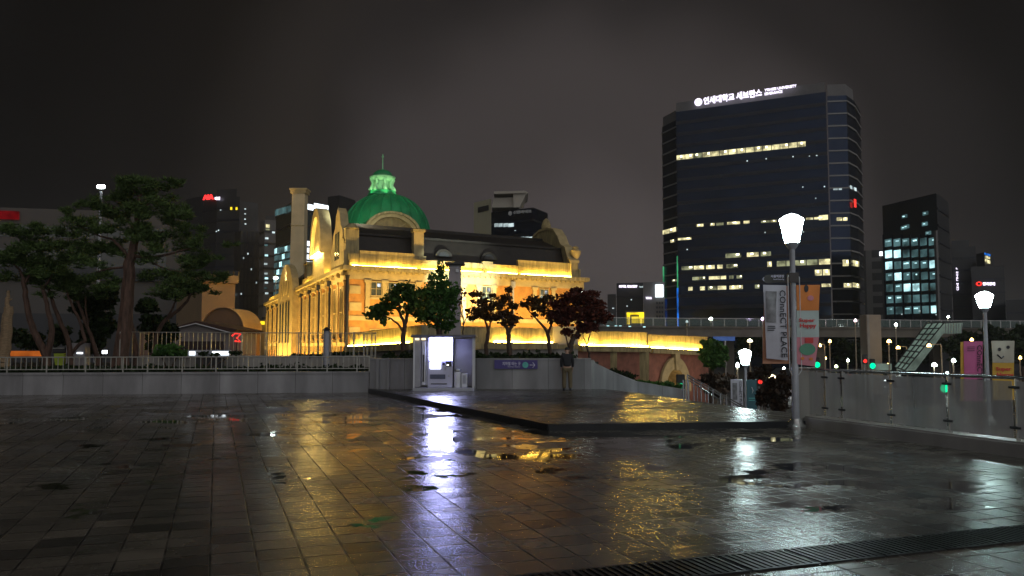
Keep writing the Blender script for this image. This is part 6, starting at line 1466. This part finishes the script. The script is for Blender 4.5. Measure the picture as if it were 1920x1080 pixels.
for u0, u1, lb_ in ((262, 299, 'pinkish grey service wall panel behind the left end of the tall fence'), (431, 455, 'brown service wall panel behind the middle of the tall fence')):
    q0, q1 = at(u0, 690, 44), at(u1, 625, 44); t = thing('wall_panel', lb_, 'wall', Vector(((q0.x + q1.x) / 2, 44, GZ)))
    m = MB(); m.box(((q0.x + q1.x) / 2, 44.2, (GZ + q1.z) / 2), (q1.x - q0.x, .4, q1.z - GZ)); m.build('panel', mat('pinkish panel ' + str(u0), (.27, .19, .16), .7, var=.12), t)
    m = MB(); m.box(((q0.x + q1.x) / 2, 44.2, q1.z + .03), (q1.x - q0.x + .1, .5, .06)); m.build('coping', M['concrete'], t)
t = Tower('overpass_wall', 'far overpass wall, yellow light painted on as glow, past the station corner at the left', 'building', [(455, 128), (502, 126)], 6, 601, 0, M['tan'])
t.win(0, 457, 499, 603, 609, M['yellow_sign'], name='glowing_band'); t.win(0, 455, 480, 628, 634, M['yellow_sign'], name='lit_window')  # both glowing bands, lit_window too, stand for light reflected off the overpass wall
q = at(444, 632, 43.6)
t = thing('neon_sign', 'small red and white neon sign on a post behind the tall fence', 'sign', (q.x, 43.6, GZ))
m = MB(); m.tube([q + Vector((-.25, 0, .05)), q + Vector((-.1, 0, .2)), q + Vector((.2, 0, .15)), q + Vector((0, 0, -.05)), q + Vector((.2, 0, -.25)), q + Vector((-.1, 0, -.2))], .045, 6); m.build('neon_tube', M['sign_red_lamp'], t)
m = MB(); m.tube([(q.x, 43.65, GZ), (q.x, 43.65, q.z)], .03, 6); m.build('post', M['dark_metal'], t)

# ================================================================== FOOTBRIDGE, its pier and stair
BYY = 108.0
fb = thing('footbridge', 'long concrete elevated footbridge with glass railing crossing behind the brick wall', 'bridge', at(1400, 640, BYY))
z0, z1 = zat(632, BYY), zat(616, BYY)
m = MB(); a, b = hor(1085, 100), hor(2050, 118); dd_ = (b - a); m.obox(a + Vector((0, 0, z0)), dd_, (0, 5, 0), (0, 0, z1 - z0)); m.build('deck', M['deck_concrete'], fb)
m = MB(); m.obox(a + Vector((0, -.25, z1 + .001)), dd_, (0, 5.5, 0), (0, 0, .18)); m.build('deck_edge', M['deck_concrete'], fb)
m = MB(); m.obox(a + Vector((0, .05, z1 + 1.15)), dd_, (0, .08, 0), (0, 0, .06)); m.build('top_rail', M['steel'], fb)
n = 48
gm = bpy.data.materials.new('bridge rail glass'); gm.use_nodes = True
gn = gm.node_tree; pr_ = gn.nodes['Principled BSDF']; pr_.inputs['Base Color'].default_value = (.10, .16, .15, 1); pr_.inputs['Roughness'].default_value = .15
tr_ = gn.nodes.new('ShaderNodeBsdfTransparent'); mx_ = gn.nodes.new('ShaderNodeMixShader'); mx_.inputs[0].default_value = .5; gn.links.new(tr_.outputs[0], mx_.inputs[1]); gn.links.new(pr_.outputs[0], mx_.inputs[2]); gn.links.new(mx_.outputs[0], gn.nodes['Material Output'].inputs[0])
for i in range(n):
    p = a + dd_ * (i / n)
    m = MB(); m.box(p + Vector((0, .08, z1 + .66)), (.08, .08, .96)); m.build('rail_post', M['steel'], fb)
    m = MB(); m.obox(p + dd_ * (.06 / n) + Vector((0, .06, z1 + .25)), dd_ * (.88 / n), (0, .02, 0), (0, 0, .85)); m.build('rail_glass', gm, fb)
for u, v, q in ((1163, 609, 'teal_bright'), (1155, 609, 'teal_bright'), (1181, 610, 'teal_bright'), (1208, 611, 'teal_bright'), (1140, 609, 'teal_bright')):
    c = at(u, v + 2, 100.5); m = MB(); m.box((c.x, c.y, c.z), (.3, .1, .1)); m.build('rail_light', M[q], fb)
for u, w_, Y in ((1370, 1.1, 109), (1220, 1.2, 106), (1540, 1.1, 111), (1760, 1.2, 114)):
    c = hor(u, Y); m = MB(); m.bevbox((c.x, c.y + 1.5, (GR + z0) / 2), (w_, 1.2, z0 - GR - .01), 0, .08); m.build('column', M['deck_concrete'], fb)
c0, c1 = at(1627, 680, 96), at(1655, 680, 96); zt_ = zat(590, 96)
t = thing('concrete_pylon', 'broad flat concrete pylon rising past the footbridge deck', 'pylon', ((c0.x + c1.x) / 2, 96, GR))
m = MB(); m.bevbox(((c0.x + c1.x) / 2, 97, (GR + zt_) / 2), (c1.x - c0.x, 1.8, zt_ - GR), 0, .05); m.build('shaft', mat('warm lit concrete', (.36, .30, .25), .7, var=.12, scale=.5), t)
m = MB(); m.box((c0.x + .16, 95.96, (GR + zt_) / 2), (.26, .06, zt_ - GR - .1)); m.build('edge_trim', M['pale_concrete'], t)
# covered stair
SY_ = 92.0
t = thing('covered_stair', 'covered glazed stairway with pale green panels climbing to a landing', 'stairway', at(1740, 690, SY_))
gp_ = glow('lit pale green glazing', (.36, .48, .40), .26, .45, .5)
gpe = glow('stair inner light', (.32, .46, .38), .38, .35, .4)
m = MB(); m.prism([at(u, v, SY_) for u, v in ((1697, 695), (1769, 610), (1769, 625), (1716, 695))], (0, 2.2, 0)); m.build('stair_side', gp_, t)
m = MB(); m.prism([at(u, v, SY_) for u, v in ((1769.5, 606), (1805, 605), (1803, 625), (1769.5, 624.5))], (0, 2.6, 0)); m.build('landing', gp_, t)
m = MB(); m.prism([at(u, v, SY_ - .1) for u, v in ((1676, 688), (1738, 606), (1771, 604), (1697, 694))], (0, .06, 0)); m.build('roof_glazing', gpe, t)
for k in range(9):
    f = k / 8
    m = MB(); m.tube([at(1676 + 62 * f, 688 - 82 * f, SY_ - .14), at(1697 + 74 * f, 694 - 90 * f, SY_ - .14)], .07, 4); m.build('roof_bar', M['dark_metal'], t)
for g in (0, .33, .66, 1):
    m = MB(); m.tube([at(1676 + 21 * g, 688 + 6 * g, SY_ - .15), at(1738 + 33 * g, 606 - 2 * g, SY_ - .15)], .07, 4); m.build('roof_bar', M['dark_metal'], t)
for u in range(1773, 1804, 5):
    m = MB(); m.tube([at(u, 606, SY_ - .05), at(u, 625, SY_ - .05)], .04, 4); m.build('landing_bar', M['grey_metal'], t)
m = MB(); m.prism([at(u, v, SY_ - .3) for u, v in ((1765, 604), (1806, 602.5), (1806, 605), (1768, 606.5))], (0, 3, 0)); m.build('landing_roof', M['dark_metal'], t)
m = MB(); m.prism([at(u, v, SY_ + .5) for u, v in ((1645, 682), (1672, 682), (1672, 694), (1645, 694))], (0, 1, 0)); m.build('foot_panel', gp_, t)
t = thing('road_sign', 'blue overhead road sign on a thin pole under the footbridge', 'sign', at(1361, 690, 84))
q0, q1 = at(1337, 639, 84), at(1378, 631, 84)
m = MB(); m.box(((q0.x + q1.x) / 2, 84, (q0.z + q1.z) / 2), (q1.x - q0.x, .1, q1.z - q0.z)); m.build('sign_panel', mat('blue sign enamel', (.06, .14, .42), .4, var=.2, scale=2), t)
m = MB(); c = at(1361, 690, 84); m.tube([(c.x, 84.1, GR), (c.x, 84.1, q1.z)], .08, 8); m.build('pole', M['pale_concrete'], t)
spot(Vector((c.x, 80, 0)), Vector((c.x, 84, q0.z)), 300, (.8, .9, 1), 60)

# ================================================================== lit things in the streets below
def street_light(label, u, v, Y, mt, arm=0, r=.22, group='street lights beyond the plaza'):
    p = at(u, v, Y); t = thing('street_light', label, 'street light', (p.x + arm, Y, GR), group)
    m = MB(); m.tube([(p.x + arm, Y + .1, GR), (p.x + arm, Y + .1, p.z + .1)], [.10, .06], 8); 
    if arm: m.tube([(p.x + arm, Y + .1, p.z + .1), (p.x, Y + .1, p.z + .16)], .05, 6)
    m.build('pole', mat('lit pole', (.4, .33, .25), .5) if 'lit pole' not in bpy.data.materials else bpy.data.materials['lit pole'], t)
    m = MB(); m.lathe([(r * .9, -.12), (r, -.05), (r * .75, .1), (.05, .2)], (p.x, Y, p.z), 12); m.build('lamp_head', mt, t, True); return t
street_light('orange street light on a tall pole beside the concrete pylon', 1667, 640, 88, M['sodium'])
street_light('orange street light with bent arm right of the tall orange one', 1684, 652, 94, M['sodium'], 1.0)
street_light('orange street light in front of the covered stair', 1742, 648, 86, M['sodium'], 1.3)
street_light('yellowish street light left of the pylon under the bridge', 1556, 640, 92, M['sodium'], 0, .15)
street_light('small orange light beside the striped banner edge', 1538, 648, 90, M['sodium'], .5, .12)
street_light('white street light with cross arm behind the balustrade', 1788, 676, 80, M['lamp_far'], 0, .18)
street_light('low white light below the covered stair', 1752, 684, 82, M['lamp_far'], 0, .24)
street_light('small warm white light on the left of the right hand banners', 1810, 690, 78, M['lamp_far'], 0, .14)
street_light('orange light just above the pink banner', 1822, 637, 95, M['sodium'], 0, .18)
street_light('bright white light on the footbridge in front of the tower', 1333, 598, 105, M['lamp_far'], 0, .26)
street_light('pair of purple white light on the footbridge left of the white banner', 1430, 598, 104, glow('purple white lamp', (.75, .6, 1), 14), 0, .2)
street_light('small white light on the footbridge at the tower foot', 1288, 603, 103, M['cool'], 0, .16)
street_light('pinkish light over the footbridge right of the tower corner', 1604, 601, 103, glow('pinkish lamp', (1, .75, .85), 10), 0, .17)
street_light('white light on the footbridge right of the pylon', 1680, 609, 104, M['lamp_far'], 0, .17)
street_light('white light above the stair landing', 1778, 594, 120, M['lamp_far'], 0, .15)
street_light('warm light under the bridge near the blue sign', 1406, 639, 86, glow('warm white lamp', (1, .9, .55), 9), 0, .28)
street_light('low warm light between the notice boards and the lamp post', 1448, 707, 70, glow('low warm lamp', (1, .85, .5), 9), 0, .3)
street_light('small white light left of the small white lamp', 1383, 685, 62, M['lamp_far'], 0, .12)
street_light('white light at the right hand edge above the cream banner', 1872, 624, 120, M['lamp_far'], 0, .22)
street_light('second white light at the right hand edge above the cream banner', 1887, 623, 121, M['lamp_far'], 0, .22)
street_light('warm light at the right hand edge lower than the white pair', 1883, 635, 118, M['sodium'], 0, .2)
street_light('orange light at the far right margin', 1911, 622, 125, M['sodium'], 0, .2)
street_light('orange light right of the cream banner', 1913, 671, 90, M['sodium'], 0, .14)
street_light('white lamp seen low left past the station corner', 460, 617, 100, M['lamp_far'], 0, .18)
street_light('bright white lamp in front of the glass offices left of the chimney', 517, 521, 135, M['lamp_far'], 0, .38)
street_light('small white lamp above the boundary wall behind the dense maple', 1092, 550, 72, M['lamp_far'], 0, .16)
street_light('pale light low between the striped banner and the pylon', 1590, 676, 100, M['lamp_far'], 0, .13)
street_light('greenish white light right of the green signal below the banner', 1568, 687, 100, glow('greenish lamp', (.75, 1, .5), 9), 0, .2)
street_light('tiny orange light under the footbridge left of the yellowish lamp', 1548, 672, 110, M['sodium'], 0, .12)
street_light('faint warm light right of the pylon foot', 1665, 684, 105, M['sodium'], 0, .12)
street_light('pale light under the stair landing', 1776, 700, 98, M['lamp_far'], 0, .12)
street_light('orange light seen between the two right hand banners', 1852, 668, 110, M['sodium'], 0, .14)
street_light('white light behind the rust coloured bush', 1470, 692, 90, M['lamp_far'], 0, .14)
street_light('orange light just left of the left notice board', 1357, 719, 75, M['sodium'], 0, .12)
q = at(1880, 623, 126); t = thing('lit_canopy', 'long turquoise lit canopy at the far right', 'canopy', (q.x, 126, GR))
a_, b_ = at(1860, 628, 126), at(1892, 618, 126); m = MB(); m.box((q.x, 126.2, q.z), (b_.x - a_.x, .3, b_.z - a_.z)); m.build('glowing_band', glow('turquoise light', (.02, .6, .55), 1.3, .4, .3), t)
m = MB(); m.box((q.x, 127.5, b_.z + .1), (b_.x - a_.x + .6, 3, .15)); m.build('roof', M['dark_metal'], t)
for s_ in (-1, 1): m = MB(); m.box((q.x + s_ * 1.0, 127, (GR + a_.z) / 2), (.2, .2, a_.z - GR)); m.build('post', M['dark_metal'], t)
def signal(label, u, v, Y, mt, r=.22):
    p = at(u, v, Y); t = thing('traffic_light', label, 'traffic light', (p.x, Y, GR), 'traffic lights in the street below')
    m = MB(); m.tube([(p.x, Y + .3, GR), (p.x, Y + .3, p.z + .3)], .07, 6); m.build('pole', M['grey_metal'], t)
    m = MB(); m.bevbox((p.x, Y + .18, p.z + .2), (.5, .2, 1.0), 0, .04); m.build('signal_head', M['black'], t)
    m = MB(); m.lathe([(r, -.02), (r * .9, .02)], (0, 0, 0), 14); m.v = [(p.x + x, Y + .06 - z, p.z + y) for x, y, z in m.v]; m.build('lens', mt, t)
signal('green traffic light below the striped banner', 1533, 684, 80, M['sign_green'], .28)
signal('green traffic light at the foot of the concrete pylon', 1637, 686, 84, M['sign_green'], .3)
signal('red traffic light left of the concrete pylon', 1623, 677, 88, M['sign_red_lamp'], .2)
signal('upper green light seen in the brick archway', 1277, 703, 82, M['sign_green'], .24)
signal('green light by the top of the stair handrail', 1277, 724, 50, M['sign_green'], .17)
signal('red and green signal right of the notice boards', 1426, 716, 58, M['sign_red_lamp'], .15)
signal('green signal seen through the balustrade glass', 1772, 728, 70, M['sign_green'], .36)
# cars in the street
def car(label, p, rz, col, on=True, group='cars in the street below'):
    t = thing('car', label, 'car', p, group); P0 = Vector(p); cx_, sx_ = math.cos(rz), math.sin(rz)
    X = Vector((cx_, sx_, 0)); Yv = Vector((-sx_, cx_, 0)); Z = Vector((0, 0, 1))
    def W(x, y, z): return P0 + X * x + Yv * y + Z * z
    m = MB(); prof = [(-2.1, .35), (-2.15, .75), (-2.0, .95), (-1.1, 1.0), (1.0, .95), (2.0, .82), (2.15, .6), (2.1, .35)]
    m.prism([W(x, -.85, z) for x, z in prof], Yv * 1.7); m.build('body', col, t)
    m = MB(); a4 = [(-1.9, .96), (-1.3, 1.42), (.3, 1.45), (1.15, .97)]
    vs = [W(x, y * (.80 if z < 1 else .62), z) for y in (-1, 1) for x, z in a4]
    m.add(vs, [(3, 2, 1, 0), (4, 5, 6, 7), (0, 1, 5, 4), (1, 2, 6, 5), (2, 3, 7, 6)]); m.build('cabin_glass', M['window_dark'], t)
    for x in (-1.3, 1.3):
        for y in (-.8, .8):
            m = MB(); m.tube([W(x, y - .1, .32), W(x, y + .1, .32)], .32, 14); m.build('wheel', M['black'], t)
    for y in (-.6, .6):
        m = MB(); m.obox(W(2.13, y - .14, .60), X * .05, Yv * .28, Z * .14); m.build('headlight', M['headlight'] if on else M['steel'], t)
        m = MB(); m.obox(W(-2.18, y - .14, .70), X * .05, Yv * .28, Z * .12); m.build('tail_light', M['sign_red_lamp'], t)
cs = mat('silver car paint', (.25, .26, .28), .25, .5); cd = mat('dark car paint', (.02, .02, .025), .2); cw = mat('white car paint', (.5, .5, .5), .3)
for i, (u, Y, rz, c, lab) in enumerate(((1408, 92, -1.9, cs, 'silver car with headlights on nearest the notice boards'), (1425, 100, -1.7, cd, 'dark car behind the silver one under the bridge'), (1455, 96, -1.5, cw, 'white car with headlights on left of the lamp post'), (1600, 150, -.2, cd, 'dark car at the left of the pylon foot'), (1615, 138, -.3, cs, 'silver car just left of the pylon foot'), (1665, 120, -2.6, cd, 'dark car right of the pylon foot'), (1300, 95, -1.4, cd, 'dark car beyond the brick archway'))):
    p = hor(u, Y); car(lab, (p.x, p.y, GR + .01), rz, c)
struct_road = MB()
for k in range(7): struct_road.quad((10 + k * 9, 112, GR + .008), (14 + k * 9, 112, GR + .008), (14 + k * 9, 112.2, GR + .008), (10 + k * 9, 112.2, GR + .008))
struct(struct_road.build('road_markings', M['white_print'], fix=False))
# notice boards below the terrace
for u0, u1, v0, mt_n, lab in ((1371, 1392, 711, 'b_white', 'white notice board with grey picture left of the small lamp'), (1401, 1418, 712, 'teal_board', 'dark teal notice board right of the small lamp')):
    Y = 30.5; a_, b_ = at(u0, 790, Y), at(u1, v0, Y)
    t = thing('notice_board', lab, 'notice board', ((a_.x + b_.x) / 2, Y, LT))
    if mt_n == 'teal_board': M['teal_board'] = mat('dark teal board', (.03, .11, .14), .5, var=.12)
    m = MB(); m.box(((a_.x + b_.x) / 2, Y, (LT + .1 + b_.z) / 2), (b_.x - a_.x, .08, b_.z - LT - .1)); m.build('board', M[mt_n], t)
    if mt_n == 'b_white':
        q0, q1 = at(1374, 750, Y - .05), at(1382, 718, Y - .05); m = MB(); m.box(((q0.x + q1.x) / 2, Y - .05, (q0.z + q1.z) / 2), (q1.x - q0.x, .012, q1.z - q0.z)); m.build('picture', M['b_grey'], t)
        m = MB(); m.text('COnnECT PLACE', at(1385.5, 715, Y - .05), at(1387, 768, Y - .05) - at(1385.5, 715, Y - .05), at(1390.5, 715, Y - .05) - at(1385.5, 715, Y - .05), .006, .01); m.build('lettering', M['b_ink'], t)
    else:
        m = MB(); c = at(1409.5, 732, Y - .05); m.tube([c + Vector((0, 0, .12)), c + Vector((.05, 0, 0)), c + Vector((0, 0, -.14)), c + Vector((-.05, 0, 0)), c + Vector((0, 0, .12))], .012, 5); m.build('emblem', M['white_print'], t)
        for v in (746, 750): m = MB(); q0, q1 = at(1404, v + 1.4, Y - .05), at(1415, v, Y - .05); m.box(((q0.x + q1.x) / 2, Y - .05, (q0.z + q1.z) / 2), (q1.x - q0.x, .012, q1.z - q0.z)); m.build('small_print', M['mint'], t)
    for s_ in (.1, .9):
        m = MB(); x = a_.x + (b_.x - a_.x) * s_; m.box((x, Y + .06, (LT + b_.z) / 2), (.04, .03, b_.z - LT)); m.build('post', M['steel'], t)
# stair handrail
t = thing('stair_handrail', 'double steel stair handrail sloping down behind the terrace', 'handrail', at(1330, 750, 25.5))
pa, pb = at(1289, 703, 24.2), at(1397, 764, 26.4)
for off in (0, -.07):
    m = MB(); m.tube([pa + Vector((0, 0, off)), pb + Vector((0, 0, off))], .02, 8); m.build('rail', M['steel'], t)
for f, dx in ((0, 0), (.1, 0), (.22, 0), (.34, 0), (.42, 0), (.55, 0), (.66, 0), (.78, 0), (.92, 0)):
    p = pa + (pb - pa) * f; m = MB(); m.tube([(p.x, p.y, p.z - .95), (p.x, p.y, p.z)], .018, 6); m.build('post', M['steel'], t)
for u in (1281, 1285.5, 1290):
    p = at(u, 712, 24.0); m = MB(); m.tube([(p.x, p.y, -.05), (p.x, p.y, p.z)], .02, 6); m.build('post', M['steel'], t)
pa2, pb2 = pa + Vector((.5, 2.2, -.25)), pb + Vector((.5, 2.0, -.4))
t = thing('stair_handrail', 'second lower handrail on the far side of the terrace stair', 'handrail', pa2)
m = MB(); m.tube([pa2, pb2], .02, 8); m.build('rail', M['steel'], t)
for k in range(8):
    p = pa2 + (pb2 - pa2) * (k / 7); m = MB(); m.tube([(p.x, p.y, p.z - .8), p], .016, 6); m.build('post', M['steel'], t)
# far street trees under the bridge: one of each kind, then copies
m = MB(); m2 = MB()
ft = thing('street_tree', 'dark street tree left of the yellow light under the footbridge', 'tree', (0, 0, GR), 'street trees under the footbridge')
for c, r_, n in (((0, 0, 0), (2.0, 1.8, 1.5), 420), ((1.2, .3, 1.0), (1.4, 1.3, 1.1), 260), ((-1.3, 0, .8), (1.5, 1.4, 1.2), 280), ((.2, 0, 1.9), (1.2, 1.2, 1.0), 220), ((-.5, -.5, -1), (1.3, 1.2, .7), 150)):
    leaf_cloud(m, (c[0], c[1], c[2] + .2), r_, n, .34, .3)
m2.tube([(0, 0, GR), (.1, 0, -2.5), (.05, 0, 0), (0, 0, 1.2)], [.16, .13, .09, .04], 8); m2.tube([(.08, 0, -2.0), (.8, .2, -.3), (1.2, .3, .8)], [.08, .05, .02], 6); m2.tube([(.08, 0, -1.6), (-.8, 0, -.2), (-1.2, 0, .8)], [.08, .05, .02], 6)
m2.build('trunk', B_, ft, True); m.build('crown', M['shrub'], ft, fix=False)
spots = [(1520, 118, 1.0, ''), (1570, 122, 1.15, 'dark street tree right of the striped banner'), (1600, 126, .9, 'dark street tree just left of the pylon'), (1690, 124, 1.0, 'dark street tree behind the covered stair foot'), (1740, 126, 1.1, 'dark street tree below the stair landing'), (1800, 112, 1.1, 'dark street tree between landing and pink banner'), (1480, 120, 1.1, 'dark street tree behind the lamp post'), (1440, 122, 1.2, 'dark street tree behind the white banner'), (1395, 126, 1.1, 'dark street tree beyond the small white lamp'), (1850, 110, 1.2, 'dark street tree behind the right hand lamp'), (1910, 108, 1.2, 'dark street tree at the right hand edge'), (1640, 130, 1.2, 'dark street tree behind the pylon')]
for i, (u, Y, sc, lab) in enumerate(spots):
    o = ft if i == 0 else copy_tree(ft)
    p = hor(u, Y); o.location = (p.x, p.y, GR + 4.0 * (sc - 1)); o.location.z = GR; o.rotation_euler.z = i * 1.3; o.scale = (sc, sc, sc)
    if lab: o['label'] = lab
ORIGIN[ft] = Vector((0, 0, GR))
# ================================================================== drizzle in the air, round everything built
hm = bpy.data.materials.new('thin night mist'); hm.use_nodes = True
hn = hm.node_tree; hn.nodes.clear()
ho = hn.nodes.new('ShaderNodeOutputMaterial'); hv = hn.nodes.new('ShaderNodeVolumePrincipled')
hv.inputs['Color'].default_value = (0.85, 0.87, 0.9, 1); hv.inputs['Density'].default_value = 0.00035; hv.inputs['Anisotropy'].default_value = 0.35
hn.links.new(hv.outputs[0], ho.inputs['Volume'])
m = MB(); m.obox((-3200, -210, -5.2), (6400, 0, 0), (0, 4800, 0), (0, 0, 78))
hz_ = m.build('haze', hm); struct(hz_, 'stuff')
